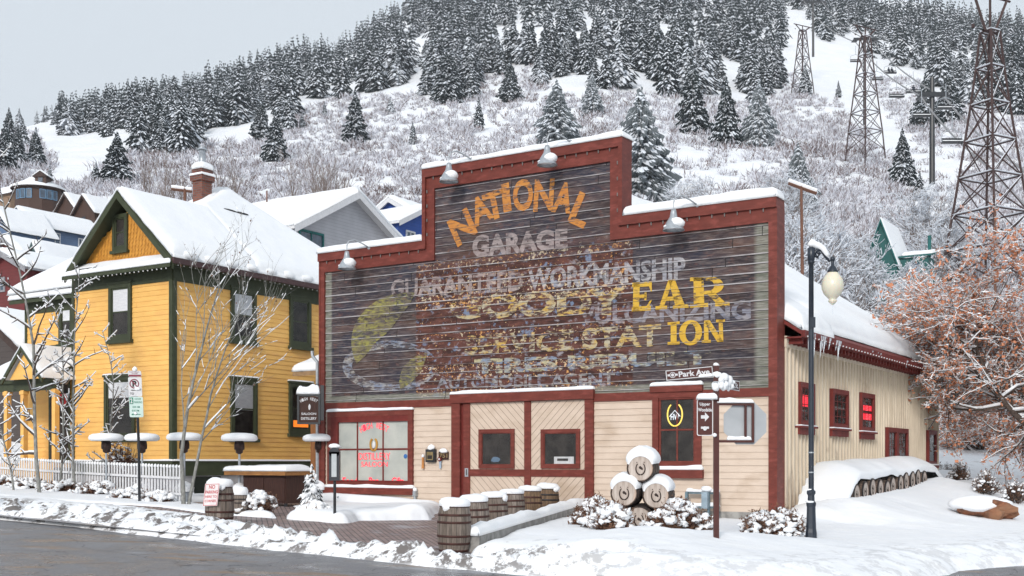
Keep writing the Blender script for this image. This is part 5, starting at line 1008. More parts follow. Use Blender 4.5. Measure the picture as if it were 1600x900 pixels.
for i, (px, D) in enumerate(zip(rowpx, rowD)):
    lab = ['nearest upright barrel of the driveway row, whole with rusty hoops', 'second upright barrel of the driveway row, behind the nearest one', 'third upright barrel of the driveway row, grey staves', 'fourth upright barrel of the driveway row, grey staves', 'fifth upright barrel of the driveway row, brown with snow on its side', 'farthest upright barrel of the driveway row, brown staves by the door'][i]
    x, y, z = gnd(px, D); a, b = w2g(x, y); t = upright(lab, (x, y, zg(float(a))+.0), BWB if i > 3 else BWG, HOOPK if i == 5 else HOOP, .5+i*1.3, .98, .12, 'barrels lining the driveway')
x, y, z = gnd(343, 26.4); a, b = w2g(x, y); t = upright('barrel carrying the no parking board on the sidewalk', (x, y, zg(float(a))-.01), BWG, HOOP, 2.2, 1.0, .12)
f0 = PD(323, 780, 26.0); nb = thing('no_parking_board', 'white board with red no parking here to corner lettering hung on the barrel', 'sign', PD(330, 773, 26.02), 'W'); ux = .97
PNK = pm('white_sign_enamel', (.78, .74, .74), (.68, .62, .62), 6, .5, .05); REDL = pm('red_sign_lettering', (.55, .02, .03), (.45, .02, .03), 8, .5, 0)
c = PD(330, 773, 26.02); wq, hq = .33, .50; tl = -.035
def BQ(s, t, o=0): return (c[0]+(s-.5)*wq+(t-.5)*.06, c[1]-o-(t-.5)*0+(s-.5)*-.03, c[2]+(t-.5)*hq+(s-.5)*.01)
m = mb(); m.prism([BQ(0, 0), BQ(1, 0), BQ(1, 1), BQ(0, 1)], (0, .012, 0)); m.build('board', PNK, nb)
m = mb()
for i, s in enumerate(('NO', 'PARKING', 'HERE TO', 'CORNER')):
    w_ = (.42, .84, .78, .78)[i]; h_ = (.17, .14, .11, .11)[i]; y0 = (.76, .55, .36, .17)[i]; text(m, s, lambda u, v: BQ(.5-w_/2+w_*u, y0+h_*v, .002), .02)
for q in ((.03, .97, .96, .98), (.03, .97, .02, .04)): m.poly([BQ(q[0], q[2], .002), BQ(q[1], q[2], .002), BQ(q[1], q[3], .002), BQ(q[0], q[3], .002)])
for q in ((.03, .06), (.94, .97)): m.poly([BQ(q[0], .04, .002), BQ(q[1], .04, .002), BQ(q[1], .96, .002), BQ(q[0], .96, .002)])
m.build('lettering', REDL, nb)
x, y, z = gnd(375, 29.4); a, b = w2g(x, y); upright('smaller grey half barrel tucked behind the no parking barrel', (x, y, zg(float(a))-.05), BWG, HOOPK, 4.1, .66, .22)
def lying(label, ctr, rz, snow=.14, group=None, sc=1.):          # head faces local -y, root at the barrel's lowest point
    loc = (ctr[0], ctr[1], ctr[2]-.32*sc); t = thing('whiskey_barrel', label, 'barrel', loc, 'W', group, rz); t.scale = (sc,)*3
    M = [[1, 0, 0], [0, 0, 1], [0, 1, 0]]; cz = (0, 0, .32)
    def B(m, nm, mt, par=t, sm=True): o = m.build(nm, mt, None, sm); o.parent = par; return o
    pr = [(brad(z), z) for z in np.linspace(0, .89, 12)]; B(mb().lathe([(.25, .03), (.25, 0)]+pr+[(.25, .89), (.0, .87)], cz, 30, M=M), 'staves', LYW)
    for z in (.02, .15, .29, .57, .71, .87): B(mb().lathe([(brad(z-.022)+.002, z-.022), (brad(z-.02)+.007, z-.02), (brad(z+.02)+.007, z+.02), (brad(z+.022)+.002, z+.022)], cz, 30, M=M), 'hoop', HOOPK)
    h = B(mb().lathe([(.0, .022), (.262, .012)], cz, 30, M=M), 'head', HEADW, sm=False)
    m = mb(); m.tube([(.095*sin(q), .018, .32+.125*cos(q)-.01) for q in np.linspace(.62, 2*pi-.62, 20)], [.008+.008*abs(sin(q/2)) for q in np.linspace(.62, 2*pi-.62, 20)], 6)
    m.blob((0, .018, .33), (.03, .004, .035), 3, 0, 8, 5, .4); m.blob((.025, .018, .31), (.022, .004, .025), 5, 0, 8, 5, .4)
    for s in (-1, 1): m.blob((s*.075, .018, .44), (.013, .004, .013), 0, 0, 8, 5, 0)
    arctext(m, 'WHISKEY', 0, .32, .205, radians(150), radians(30), .045, 0) if 0 else None
    n = 12
    for i, ch in enumerate('HANDCRAFTED'[:n]):
        th = radians(150-120*(i+.5)/11); R = .205; text(m, ch, lambda u, v: ((R+(v-.5)*.035)*cos(th)+(u-.5)*.028*sin(th), .0195, .32+(R+(v-.5)*.035)*sin(th)-(u-.5)*.028*cos(th)), 0)
    B(m, 'burned_emblem', pm('burned_mark', (.05, .035, .03)), h)
    if snow:
        v = []; nu, nv = 18, 12; m = mb()
        for j in range(nv+1):
            yy = -.02+.93*j/nv; R = brad(min(max(yy, 0), .89)); e = min(1, min(j, nv-j)/1.6+.25)
            for i in range(nu+1):
                an = radians(18+144*i/nu); th_ = snow*(sin((an-radians(18))/radians(144)*pi)**.5)*e*(1+.25*(float(vn(j*.6+rz*9+20, i*.4+9))-.5)); rr = R+.006+th_; v.append((rr*cos(an)*1.0, yy, .32+rr*sin(an)))
        f = [[j*(nu+1)+i, j*(nu+1)+i+1, (j+1)*(nu+1)+i+1, (j+1)*(nu+1)+i] for j in range(nv) for i in range(nu)]; b0 = m.n; m.add(v, np.array(f))
        for j in (0, nv):
            yy = -.02+.93*j/nv; Ri = .245; ring = [v[j*(nu+1)+i] for i in range(nu+1)]+[(Ri*cos(radians(18+144*i/nu)), yy+(.02 if j == 0 else -.02), .32+Ri*sin(radians(18+144*i/nu))) for i in range(nu+1)]
            m.add(ring, np.array([[i, i+1, nu+2+i, nu+1+i] for i in range(nu)]))
        B(m, 'snow_cap', SNOW)
    return t
G_ = 'barrels stacked by the wall'; r15 = radians(-14)
for px, py, D, s, lb in ((962, 808, 25.5, 0, 'lower left barrel of the pyramid stack, mostly hidden by a snowy shrub'), (998, 812, 25.5, 0, 'lowest barrel of the pyramid stack in front of the right shrub'), (975, 770.5, 25.5, .14, 'middle left barrel of the pyramid stack with an orange stained head'),
                      (1025, 774, 25.5, .14, 'middle right barrel of the pyramid stack below the sash window'), (1000.6, 731.6, 25.5, .18, 'topmost barrel of the pyramid stack with a thick snow cap')): lying(lb, PD(px, py, D), r15, s*.8, G_, 1.06)
ORD = ['nearest', 'second', 'third', 'fourth', 'fifth', 'sixth', 'seventh', 'eighth', 'ninth', 'tenth', 'farthest']
for i, (px, py) in enumerate(((1340, 773), (1353.5, 768), (1365, 763.5), (1377, 764), (1388, 766), (1396.5, 760), (1408.5, 757), (1417, 752.5), (1427, 750.5), (1435.5, 747.6), (1445.5, 749.3))):
    b, z = PA(px, py, 1.25); x, y, _ = g2w(1.25, b); lying(ORD[i]+' barrel head of the long snow covered row along the side wall', (x, y, z), TH+pi/2, 0, 'barrels laid in a row along the side wall')
m = mb(); pb0, pz0 = PA(1328, 765, 1.2); pb1, pz1 = PA(1475, 745, 1.2)                    # deep snow blanket over the row
nb_, na = 60, 18; v = []
for j in range(nb_+1):
    t_ = j/nb_; b = pb0-1.0+(pb1+1.4-pb0+1.0)*t_
    for i in range(na+1):
        s = i/na; a = .02+1.22*s; en = min(1, t_*7, (1-t_)*5)**.5; hgt = (1.62+.22*t_+.12*float(fbm(b*.5, 3, 2, 2)))*en; z = zg(0)+hgt-(.30-.03*t_)*s**1.8+.10*sin(pi*s)+.07*float(vn(b*1.6, a*2, 4)); v.append((a, b, z if i < na else z-.02))
    v.append((1.20, b, z-.16)); 
nn = na+2
f = [[j*nn+i, j*nn+i+1, (j+1)*nn+i+1, (j+1)*nn+i] for j in range(nb_) for i in range(nn-1)]
th_ = thing('snow_drift', 'thick smooth snow drift covering the long barrel row by the side wall', 'snow drift', (.6, pb0, .3)); m.add(v, np.array(f)); m.build('drift', SNOW, th_, True)
# ------------------------------------------------------------------ low wall by the driveway
p0 = np.array(PG(726, 862)); p1 = np.array(PG(903, 813)); dv = (p1-p0)/np.linalg.norm(p1-p0); nv = np.array([dv[1], -dv[0]])
t = thing('low_concrete_wall', 'low snow topped concrete wall beside the driveway barrels', 'wall', (p0[0], p0[1], 0)); m = mb(); w = .28; zt0, zt1 = zg(p0[0])+.30, zg(p1[0])+.46
def lw(s, o, z): q = p0+dv*s+nv*o; return (q[0], q[1], z)
L = float(np.linalg.norm(p1-p0)); nseg = 7
for i in range(nseg):
    s0, s1 = L*i/nseg+.008, L*(i+1)/nseg; za, zb2 = zt0+(zt1-zt0)*i/nseg, zt0+(zt1-zt0)*(i+1)/nseg; c = [lw(s0, 0, -.4), lw(s1, 0, -.4), lw(s1, w, -.4), lw(s0, w, -.4), lw(s0, 0, za), lw(s1, 0, zb2), lw(s1, w, zb2), lw(s0, w, za)]
    m.add(c, np.array([[0, 3, 2, 1], [4, 5, 6, 7], [0, 1, 5, 4], [1, 2, 6, 5], [2, 3, 7, 6], [3, 0, 4, 7]]))
m.build('concrete', CONC, t); m = mb(); m.patch(lw(-.05, w+.02, zt0), lw(L, w+.02, zt1), lw(L, -.1, zt1), lw(-.05, -.1, zt0), .17, 50, 4, seed=6, w=.12, rough=.5, freq=1.6); m.build('snow', SNOW, t, True)
# ------------------------------------------------------------------ snowy shrubs
TWR = pm('red_brown_twigs', (.13, .055, .045), (.07, .035, .03), 20, .8, 0); LEAFD = pm('dry_leaves', (.20, .10, .06), (.10, .06, .04), 20, .8, 0)
def shrub(name, label, loc, rx, ry, h, nb, nt_, seed, bs=.10, group=None, twig=TWR, lump=True):
    t = thing(name, label, 'shrub', loc, 'W', group); g = np.random.default_rng(seed); L = np.array(loc)
    n = nt_; an = g.uniform(0, 2*pi, n); rr = g.uniform(.2, 1.05, n)**.6; ph = g.uniform(.15, 1.5, n); e = np.stack([np.cos(an)*rr*rx*np.sin(ph+.2), np.sin(an)*rr*ry*np.sin(ph+.2), h*np.cos(ph*.85)*g.uniform(.6, 1.12, n)], -1); s = e*g.uniform(.25, .6, (n, 1))*np.array([1, 1, .8]); s[:, 2] = np.clip(s[:, 2], 0, None)
    m = mb().segs(s+L, e+L, .010, .004, 3); k = n*7; q = s[(ii := g.integers(0, n, n*7))]+(e-s)[ii]*g.uniform(.3, 1.1, (n*7, 1))+g.normal(0, .03, (n*7, 3)); k = n*7; dd = g.normal(0, .035, (k, 3)); d2 = g.normal(0, .03, (k, 3)); m.add(np.stack([q+L, q+dd+L, q+d2+L], 1).reshape(-1, 3), np.arange(3*k).reshape(-1, 3), 1); m.build('twigs', [twig, LEAFD], t)
    m = mb()
    for i in range(int(nb*1.7)):
        a = g.uniform(0, 2*pi); p = g.uniform(0, 1.35); r = g.uniform(.75, 1.02); c = (rx*r*sin(p)*cos(a), ry*r*sin(p)*sin(a), h*r*cos(p)*.96+.02); b = bs*g.uniform(.3, .85)
        m.blob(L+np.array(c), (b*1.15, b*1.15, b*.75), i+seed, 0, 8, 6, .75)
    m.build('snow_load', SNOW, t, True); return t
for i, (px, D, rx, h, nb, lb, bs) in enumerate(((932, 25.2, .42, .72, 62, 'snow laden shrub left of the barrel pyramid', .105), (955, 24.6, .50, .62, 60, 'low snow laden shrub in front of the lower left barrel', .12), (912, 26.2, .3, .45, 30, 'small snow tipped shrub at the end of the low wall', .09), (1062, 25.3, .48, .70, 66, 'snow laden shrub right of the barrel pyramid', .11), (1035, 24.6, .42, .45, 40, 'low snowy shrub at the foot of the barrel pyramid', .11), (1095, 25.4, .3, .40, 26, 'small snowy shrub by the pipe rack', .10),
                                      (1190, 24.4, .45, .52, 60, 'snow laden shrub left of the lamp post, left half of the pair', .10), (1225, 24.2, .48, .62, 70, 'snow laden shrub left of the lamp post, taller one of the pair', .10))):
    x, y, z = gnd(px, D); shrub('snowy_shrub', lb, (x, y, z-.08), rx, rx*.8, h, nb, 420, 30+i, bs)
for i, (px, D, rx, h, lb) in enumerate(((404, 29.5, .55, .55, 'snowy shrub between the barrels and the patio bar'), (378, 30.2, .4, .5, 'snowy shrub behind the small half barrel'), (250, 33.2, .5, .4, 'low snowy bush in front of the right end of the fence'), (205, 34.3, .7, .38, 'low snowy bush at the foot of the parking sign'), (150, 36., .7, .42, 'low snowy bush in front of the middle of the fence'),
                                 (100, 37., .8, .42, 'wide low snowy bush before the left part of the fence'), (50, 38., .8, .42, 'low snowy bush by the aspen saplings'), (8, 39.5, .8, .45, 'low snowy bush at the left border before the fence'), (490, 29., .4, .25, 'low snowy mound bush at the small spruce'))):
    x, y, z = gnd(px, D); shrub('snowy_bush', lb, (x, y, z-.12), rx, rx*.7, h, 46, 160, 60+i, .12, None)
x, y, z = gnd(190, 37.5); shrub('red_twig_bush', 'upright red twig bush behind the picket fence by the heaters', (x, y, z), .75, .5, 1.5, 60, 420, 77, .06)
# ------------------------------------------------------------------ picket fence
f0 = np.array(w2g((285-800)/F*34.4, 34.4)); f1 = np.array(w2g((-60-800)/F*42.2, 42.2)); dv = (f1-f0)/np.linalg.norm(f1-f0); L = float(np.linalg.norm(f1-f0)); fa = math.atan2(dv[1], dv[0])
t = thing('picket_fence', 'white wooden picket fence with snow on the points before the yellow house', 'fence', (f0[0], f0[1], .3))
def fp(s, o, z): return (f0[0]+dv[0]*s+dv[1]*o, f0[1]+dv[1]*s-dv[0]*o, z)
def gz_(s): return PD(0, 783-23*min(max(s/(L*.83), -.1), 1.3), 34.4+(41-34.4)*s/(L*.83))[2]-.08
n = int(L/.148); pk = None; ps = None
for i in range(min(n, 97)):
    s = i*L/min(n, 97); m = mb(); z0 = gz_(s); W_ = .036; h = 1.08
    pts = [(-W_, 0), (W_, 0), (W_, h-.05), (0, h), (-W_, h-.05)]; m.prism([fp(s+q, 0, z0+zz) for q, zz in pts], tuple(np.array(fp(0, .022, 0))-np.array(fp(0, 0, 0)))); p_ = m.build('picket', WHITEP, t)
    m = mb(); m.blob(fp(s, .01, z0+h+.005), (.05, .045, .06), i, 0, 6, 5, .2); o = m.build('picket_snow', SNOW, None, True); o.parent = p_; o.data.transform(Matrix.Translation(-Vector(ORG[t.name])))
m = mb()
for k in range(12):
    s0, s1 = L*k/12, L*(k+1)/12
    for hh_ in (.25, .72): a0, a1 = gz_(s0)+hh_, gz_(s1)+hh_; m.add([fp(s0, -.02, a0), fp(s1, -.02, a1), fp(s1, -.06, a1), fp(s0, -.06, a0), fp(s0, -.02, a0+.07), fp(s1, -.02, a1+.07), fp(s1, -.06, a1+.07), fp(s0, -.06, a0+.07)], np.array([[0, 3, 2, 1], [4, 5, 6, 7], [0, 1, 5, 4], [1, 2, 6, 5], [2, 3, 7, 6], [3, 0, 4, 7]]))
m.build('rails', WHITEP, t)
# ------------------------------------------------------------------ patio heaters
BURN = pm('brown_burner', (.06, .035, .03), (.03, .02, .018), 9, .45, .05, metal=.4)
def heater(px, D, ytop, lb):
    x, y, _ = gnd(px, D); zt = PD(px, ytop, D)[2]; a, b = w2g(x, y); z = zt-2.24; t = thing('patio_heater', lb, 'patio heater', (x, y, z), 'W', 'patio heaters along the yellow house')
    def P(m, nm, mt, sm=True): o = m.build(nm, mt, None, sm); o.parent = t; return o
    P(mb().lathe([(.0, 0), (.24, 0), (.24, .05), (.22, .07), (.2, .6), (.16, .72), (.05, .80), (.0, .80)], n=20), 'tank_housing', GALV); P(mb().lathe([(.035, .78), (.035, 1.72)], n=10), 'pole', GALV)
    P(mb().lathe([(.03, 1.70), (.10, 1.74), (.11, 1.82), (.15, 1.84), (.15, 1.98), (.13, 2.08), (.05, 2.1)], n=18), 'burner', BURN); P(mb().lathe([(.0, 2.17), (.2, 2.16), (.44, 2.10), (.45, 2.08), (.43, 2.085), (.0, 2.13)], n=28), 'reflector', GALV)
    P(mb().lathe([(.45, 2.085), (.515, 2.12), (.53, 2.18), (.50, 2.25), (.40, 2.30), (.2, 2.325), (.0, 2.33)], n=30), 'snow_cap', SNOW); P(mb().lathe([(.26, .55), (.29, .66), (.24, .76), (.06, .86), (.0, .87)], n=20), 'base_snow', SNOW)
for px, D, yt, lb in ((166, 36.4, 681, 'leftmost patio heater, left of the parking sign pole'), (222, 36., 681, 'patio heater directly behind the parking sign pole'), (288, 35.2, 680, 'patio heater behind the sapling at the house corner'), (374, 34.4, 681, 'patio heater standing beside the no parking barrel'), (499, 37.2, 682, 'patio heater half hidden by the garage corner')): heater(px, D, yt, lb)
# ------------------------------------------------------------------ patio bar
ba, bb = PG(432, 789, .04); bl = PB(357, 740, bb)[0]; br_ = PB(452, 740, bb)[0]; bz = zg(ba)+.03; tz = PB(430, 735, bb)[1]; t = thing('patio_bar', 'dark brown panelled outdoor bar counter with a snowy wooden top', 'bar counter', (ba, bb, bz)); x0 = PB(380, 760, bb)[0]; x1 = PB(447, 760, bb)[0]
m = mb(); m.box(x0, x1, bb, bb+.75, bz+.06, tz-.14); m.build('cabinet', WOODG, t)
for k in range(2):
    s0, s1 = x0+.06+(x1-x0-.06)*k/2, x0+(x1-x0-.04)*(k+1)/2; m = mb(); m.box(s0, s1, bb-.025, bb, bz+.12, tz-.2); p_ = m.build('panel_door', WOODG, t)
m = mb()
for s in (x0+.05, (x0+x1)/2, x1-.1): m.box(s, s+.07, bb+.02, bb+.09, bz-.04, bz+.07)
m.build('feet', BLK, t)
OAK = pm('orange_oak_top', (.34, .16, .05), (.22, .10, .035), 4, .6, .1, st=(1, 6, 6)); mb().box(bl, br_, bb-.18, bb+.85, tz-.14, tz-.02).build('counter_top', OAK, t)
m = mb(); m.patch((bl-.03, bb-.2, tz-.02), (br_+.03, bb-.2, tz-.02), (br_+.03, bb+.87, tz-.02), (bl-.03, bb+.87, tz-.02), .17, 26, 8, seed=8, w=.13, rough=.3, freq=1.6); m.build('snow', SNOW, t, True)
# ------------------------------------------------------------------ timber porch between the houses, downpipe
TMB = pm('orange_timber', (.30, .13, .05), (.18, .075, .03), 5, .6, .1, st=(5, 5, .6))
ta, tb = PB(489, 700, 3.2)[0], 3.2; t = thing('timber_porch', 'narrow orange timber porch with a snowy roof squeezed between the two buildings', 'porch', (ta, tb, .5)); pz_ = lambda y: PB(489, y, tb)[1]
mb().box(ta-.12, ta+.12, tb, tb+.2, 0, pz_(600)).build('post', TMB, t); mb().box(ta-.3, AL-.03, tb+1.6, tb+1.8, 0, pz_(580)).build('back_wall', pm('dark_porch_wall', (.06, .03, .02)), t); mb().box(ta+.35, ta+.9, tb+1.5, tb+1.59, pz_(760), pz_(640)).build('door', WOODG, t)
m = mb(); m.prism([(ta-.6, tb-.4, pz_(588)), (AL-.03, tb-.4, pz_(588)), (AL-.03, tb+2.6, pz_(540)), (ta-.6, tb+2.6, pz_(540))], (0, 0, .15)); m.build('roof', pm('tan_fascia', (.34, .22, .12)), t); m = mb(); m.patch((ta-.65, tb-.42, pz_(588)+.16), (AL-.03, tb-.42, pz_(588)+.16), (AL-.03, tb+2.6, pz_(540)+.16), (ta-.65, tb+2.6, pz_(540)+.16), .26, 10, 10, seed=2, w=.2); m.build('snow', SNOW, t, True)
m = mb(); a_ = AL-.12; z_ = lambda y: fx(502, y)[1]; m.tube([(a_-.22, -.05, z_(548)), (a_-.2, -.05, z_(556)), (a_, -.05, z_(566)), (a_, -.05, z_(780)), (a_+.35, -.25, z_(792)), (a_+1.3, -.5, .52)], .055, 8); m.build('downpipe', GALV, gar)
# ------------------------------------------------------------------ hanging pub sign
D = 36.0; P = lambda x, y, o=0: (PD(x, y, D)[0], D-o, PD(x, y, D)[2]); t = thing('hanging_sign', 'dark framed hanging sign with white arched lettering and a small figure, snow on top', 'sign', P(485, 658), 'W')
def bx(m, x0, x1, y0, y1, o0=0, o1=.06, mat=0): a, b = P(x0, y1), P(x1, y0); m.box(a[0], b[0], D-o1, D-o0, a[2], b[2], mat)
m = mb(); bx(m, 468, 498, 620, 660); m.build('board', WOODG, t); m = mb(); bx(m, 465, 468.4, 616, 663, -.02, .09); bx(m, 498, 501, 616, 663, -.02, .09); bx(m, 465, 501, 615.5, 619.5, -.021, .091); bx(m, 465, 501, 660, 663, -.021, .091); bx(m, 501, 506.5, 602, 657, -.03, .06); m.build('frame', BLK, t)
m = mb(); s_ = 1/ (F/D); arctext(m, 'HIGH WEST', 0, 0, .1, 0, 1, .1, 0) if 0 else None
for i, ch in enumerate('HIGH WEST'):
    if ch == ' ': continue
    th2 = radians(128-76*(i+.5)/9); R = 22; cx_, cy_ = 483, 645; text(m, ch, lambda u, v: P(cx_+(R+(v-.5)*4.6)*cos(th2)+(u-.5)*2.6*sin(th2), cy_-((R+(v-.5)*4.6)*sin(th2)-(u-.5)*2.6*cos(th2)), .064), .02)
text(m, 'SALOON', lambda u, v: P(471.5+23*u, 648.5-3.6*v, .064), .02); text(m, 'DISTILLERY', lambda u, v: P(471+24*u, 656-4*v, .064), .02); m.blob(P(484, 636, .06), (.045, .01, .08), 2, 0, 8, 6, .3); m.build('lettering', WHITEP, t)
m = mb(); pa, pb_ = P(464, 616), P(500, 616); 
m.patch((pa[0], D-.12, pa[2]), (pb_[0], D-.12, pa[2]), (pb_[0], D+.06, pa[2]), (pa[0], D+.06, pa[2]), .26, 16, 4, seed=9, w=.08, rough=.6, freq=5); m.build('snow', SNOW, t, True)
m = mb(); m.tube([P(503, 604), P(495, 600), P(489, 607), P(484, 613)], .014, 6); m.tube([P(503, 612), P(492, 606), P(470, 603), P(468, 616)], .012, 6); m.build('bracket', BLK, t)
# ------------------------------------------------------------------ pay kiosk
D = 28.; x, y, z = gnd(523, D); t = thing('parking_meter', 'grey parking pay meter on a thin post with a pale front panel', 'parking meter', (x, y, z-.1), 'W'); zt = PD(523, 706, D)[2]; zb = PD(523, 751, D)[2]; w = .125
mb().cyl((x, y, z-.15), (x, y, zb), .035, None, 12).build('post', BLK, t, False); m = mb(); m.box(x-w, x+w, y-.1, y+.1, zb, zt); m.cyl((x, y-.1, zt-.02), (x, y+.1, zt-.02), w*.98, None, 20); m.build('housing', pm('dark_grey_plastic', (.04, .045, .055), None, 8, .4, .05), t)
mb().box(x-.06, x+.06, y-.112, y-.1, zb+.09, zt-.05).build('front_panel', pm('pale_plastic', (.5, .54, .56), (.42, .46, .48), 5, .4, 0), t); m = mb(); m.blob((x, y, zt+.13), (.14, .12, .07), 3, 0, 12, 8, .15); m.build('snow_cap', SNOW, t, True)
# ------------------------------------------------------------------ things on the front wall
def wb(px0, px1, y0, y1): (a0, z1), (a1, z0) = fx(px0, y0), fx(px1, y1); return a0, a1, z0, z1
GOLD = pm('brass_panel', (.36, .27, .13), (.22, .16, .08), 7, .4, .1, metal=.5)
a0, a1, z0, z1 = wb(669, 683, 702, 722); t = thing('wall_lantern_box', 'black box with a brass panel on the siding left of the doors, snow on top', 'wall box', (a0, -.03, z0)); mb().box(a0, a1, .026, .14, z0, z1, 0, WF).build('case', BLK, t); mb().box(a0+.05, a1-.05, .14, .15, z0+.06, z1-.08, 0, WF).box(a0+.08, a1-.08, .15, .155, z0+.09, z0+.2, 1, WF).build('brass_panel', [GOLD, DARK], t); m = mb(); m.blob(WF((a0+a1)/2, .08, z1+.05), (.14, .09, .09), 2, 0, 10, 7, .2); m.build('snow', SNOW, t, True)
a0, a1, z0, z1 = wb(687, 702, 706, 718); t = thing('wall_plaque', 'small brown plaque with pale figures beside the door frame, snow on top', 'plaque', (a0, -.03, z0)); mb().box(a0, a1, .026, .06, z0, z1, 0, WF).build('board', WOODG, t); m = mb(); text(m, '751', lambda s, q: WF(a0+.03+(a1-a0-.06)*s, .062, z0+.05+(z1-z0-.1)*q), .02); m.build('numerals', GOLD, t); m = mb(); m.blob(WF((a0+a1)/2, .06, z1+.03), (.16, .07, .07), 5, 0, 10, 7, .2); m.build('snow', SNOW, t, True)
a0, a1, z0, z1 = wb(661, 665.5, 714, 732); t = thing('ash_tube', 'orange tube on the siding left of the brass panel box', 'wall tube', (a0, -.03, z0)); mb().cyl(WF((a0+a1)/2, .08, z0), WF((a0+a1)/2, .08, z1), .045, .03, 12).build('tube', pm('orange_plastic', (.55, .24, .08)), t); m = mb(); m.blob(WF((a0+a1)/2, .08, z1+.03), (.05, .05, .05), 5, 0, 8, 6, .2); m.build('snow', SNOW, t, True)
a0, a1, z0, z1 = wb(688, 692, 718, 732); t = thing('tap_handle', 'pale blue handle with a round dark badge hanging under the plaque', 'wall tube', (a0, -.03, z0)); mb().cyl(WF((a0+a1)/2, .07, z0), WF((a0+a1)/2, .07, z1), .03, .04, 12).build('handle', pm('pale_blue_enamel', (.4, .5, .62)), t); mb().cyl(WF((a0+a1)/2, .07, z1+.01), WF((a0+a1)/2, .13, z1+.01), .065, None, 14).cyl(WF((a0+a1)/2, .13, z1+.01), WF((a0+a1)/2, .135, z1+.01), .03, None, 10, 1).build('badge', [DRED, WHITEP], t)
a0, a1, z0, z1 = wb(649, 654, 767, 790); t = thing('wall_pipe', 'short grey riser pipe on the wall under the shop window corner', 'pipe', (a0, -.03, z0)); m = mb(); m.cyl(WF(a0+.05, .09, z0-.3), WF(a0+.05, .09, z1), .045, None, 10); m.box(a0-.01, a0+.11, .03, .15, z1-.16, z1, 0, WF); m.build('pipe', GALV, t); m = mb(); m.blob(WF(a0+.05, .09, z1+.04), (.08, .07, .06), 5, 0, 8, 6, .2); m.build('snow', SNOW, t, True)
BLG = pm('blue_grey_steel', (.17, .24, .28), (.12, .18, .21), 10, .5, .05, metal=.3)
q = lambda x, y: fx(x, y); t = thing('pipe_rack', 'blue grey steel pipe rack with a small box against the wall, snow on its rails', 'pipe rack', (q(1082, 830)[0], -.3, .2)); O = .32; m = mb()
for x in (1081, 1129): a, z = q(x, 768); m.box(a-.035, a+.035, O-.04, O+.04, -.1, z, 0, WF)
a, z = q(1115, 768); m.box(a-.03, a+.03, O-.03, O+.03, -.1, z, 0, WF); m.build('uprights', BLG, t)
for y in (769, 791, 811): m = mb(); (a, z), (a2, _) = q(1081, y), q(1129, y); m.box(a, a2, O-.075, O-.045, z-.035, z+.015, 0, WF); r_ = m.build('rail', BLG, t); m = mb(); m.patch(WF(a-.03, O-.02, z+.016), WF(a2+.03, O-.02, z+.016), WF(a2+.03, O-.10, z+.016), WF(a-.03, O-.10, z+.016), .09, 24, 3, seed=y, w=.04, rough=.5, freq=4); o = m.build('rail_snow', SNOW, t, True)
m = mb(); (a, z), (a2, z2) = q(1107, 768), q(1116, 794); m.box(a, a2, O+.045, O+.14, z2, z, 0, WF); m.build('meter_box', pm('pale_blue_box', (.30, .38, .44)), t)
m = mb(); a, z = q(1112, 766); m.blob(WF(a, O, z+.04), (.16, .12, .08), 4, 0, 10, 7, .2); m.build('box_snow', SNOW, t, True)
# ------------------------------------------------------------------ street sign post
D = 21.8; BRN = pm('brown_sign_enamel', (.085, .028, .024), (.065, .022, .019), 5, .45, .03); P = lambda x, y, o=0.: (PD(x, y, D)[0], D-o, PD(x, y, D)[2]); x, y, z = gnd(1119, D)
t = thing('street_sign_post', 'tall square brown post carrying the street name blades and a stop sign frame', 'sign post', (x, y, z-.1), 'W'); hw = .048; m = mb(); m.box(x-hw, x+hw, y-hw, y+hw, z-.3, P(0, 572)[2]); m.build('post', BRN, t)
m = mb(); v_ = [P(1117, 583), P(1117, 605)]; m.box(x-.055, x+.055, y-.055, y+.055, P(0, 606)[2], P(0, 596)[2]); m.build('bracket', GALV, t)
def blade(name, label, c, w, h, yaw, roll, txt, tx0, tx1, emb=True, face=BRN, ts=.58):
    tt = thing(name, label, 'sign', c, 'W'); cy_, sy_ = cos(yaw), sin(yaw)
    def Q(s, q, o=0.): X, Z = (s-.5)*w, (q-.5)*h; X, Z = X*cos(roll)-Z*sin(roll), X*sin(roll)+Z*cos(roll); return (c[0]+X*cy_+o*sy_, c[1]+X*sy_-o*cy_, c[2]+Z)
    n = tuple(np.array(Q(0, 0, -.012))-np.array(Q(0, 0, 0))); mb().prism([Q(0, 0), Q(1, 0), Q(1, 1), Q(0, 1)], n).build('blade', WHITEP, tt); b = .014/w; bh = .014/h
    mb().poly([Q(b, bh, .002), Q(1-b, bh, .002), Q(1-b, 1-bh, .002), Q(b, 1-bh, .002)]).build('face', face, tt); m = mb(); text(m, txt, lambda s, v: Q(tx0+(tx1-tx0)*s, .5-ts/2+ts*v, .004), .03)
    if emb: m.poly([Q(.03, .40, .004), Q(.25, .40, .004), Q(.25, .60, .004), Q(.03, .60, .004)]); m.add([Q(.14+.065*cos(i*pi/8), .5+.30*sin(i*pi/8), .0055) for i in range(16)], [list(range(16))])
    m.build('lettering', WHITEP, tt); 
    if emb: m = mb(); m.add([Q(.14+.052*cos(i*pi/8), .5+.24*sin(i*pi/8), .007) for i in range(16)], [list(range(16))]); m.build('emblem', face, tt); m = mb(); m.add([Q(.14+.035*cos(i*pi/8), .5+.16*sin(i*pi/8), .0085) for i in range(16)], [list(range(16))]); m.build('emblem_core', WHITEP, tt)
    return tt, Q
c = P(1077, 583.5, -.05); tt, Q = blade('street_name_sign', 'brown street name blade reading Park Ave on the post', (c[0], c[1]-.06, c[2]), .87, .185, 0, radians(5.5), 'Park Ave.', .27, .97)
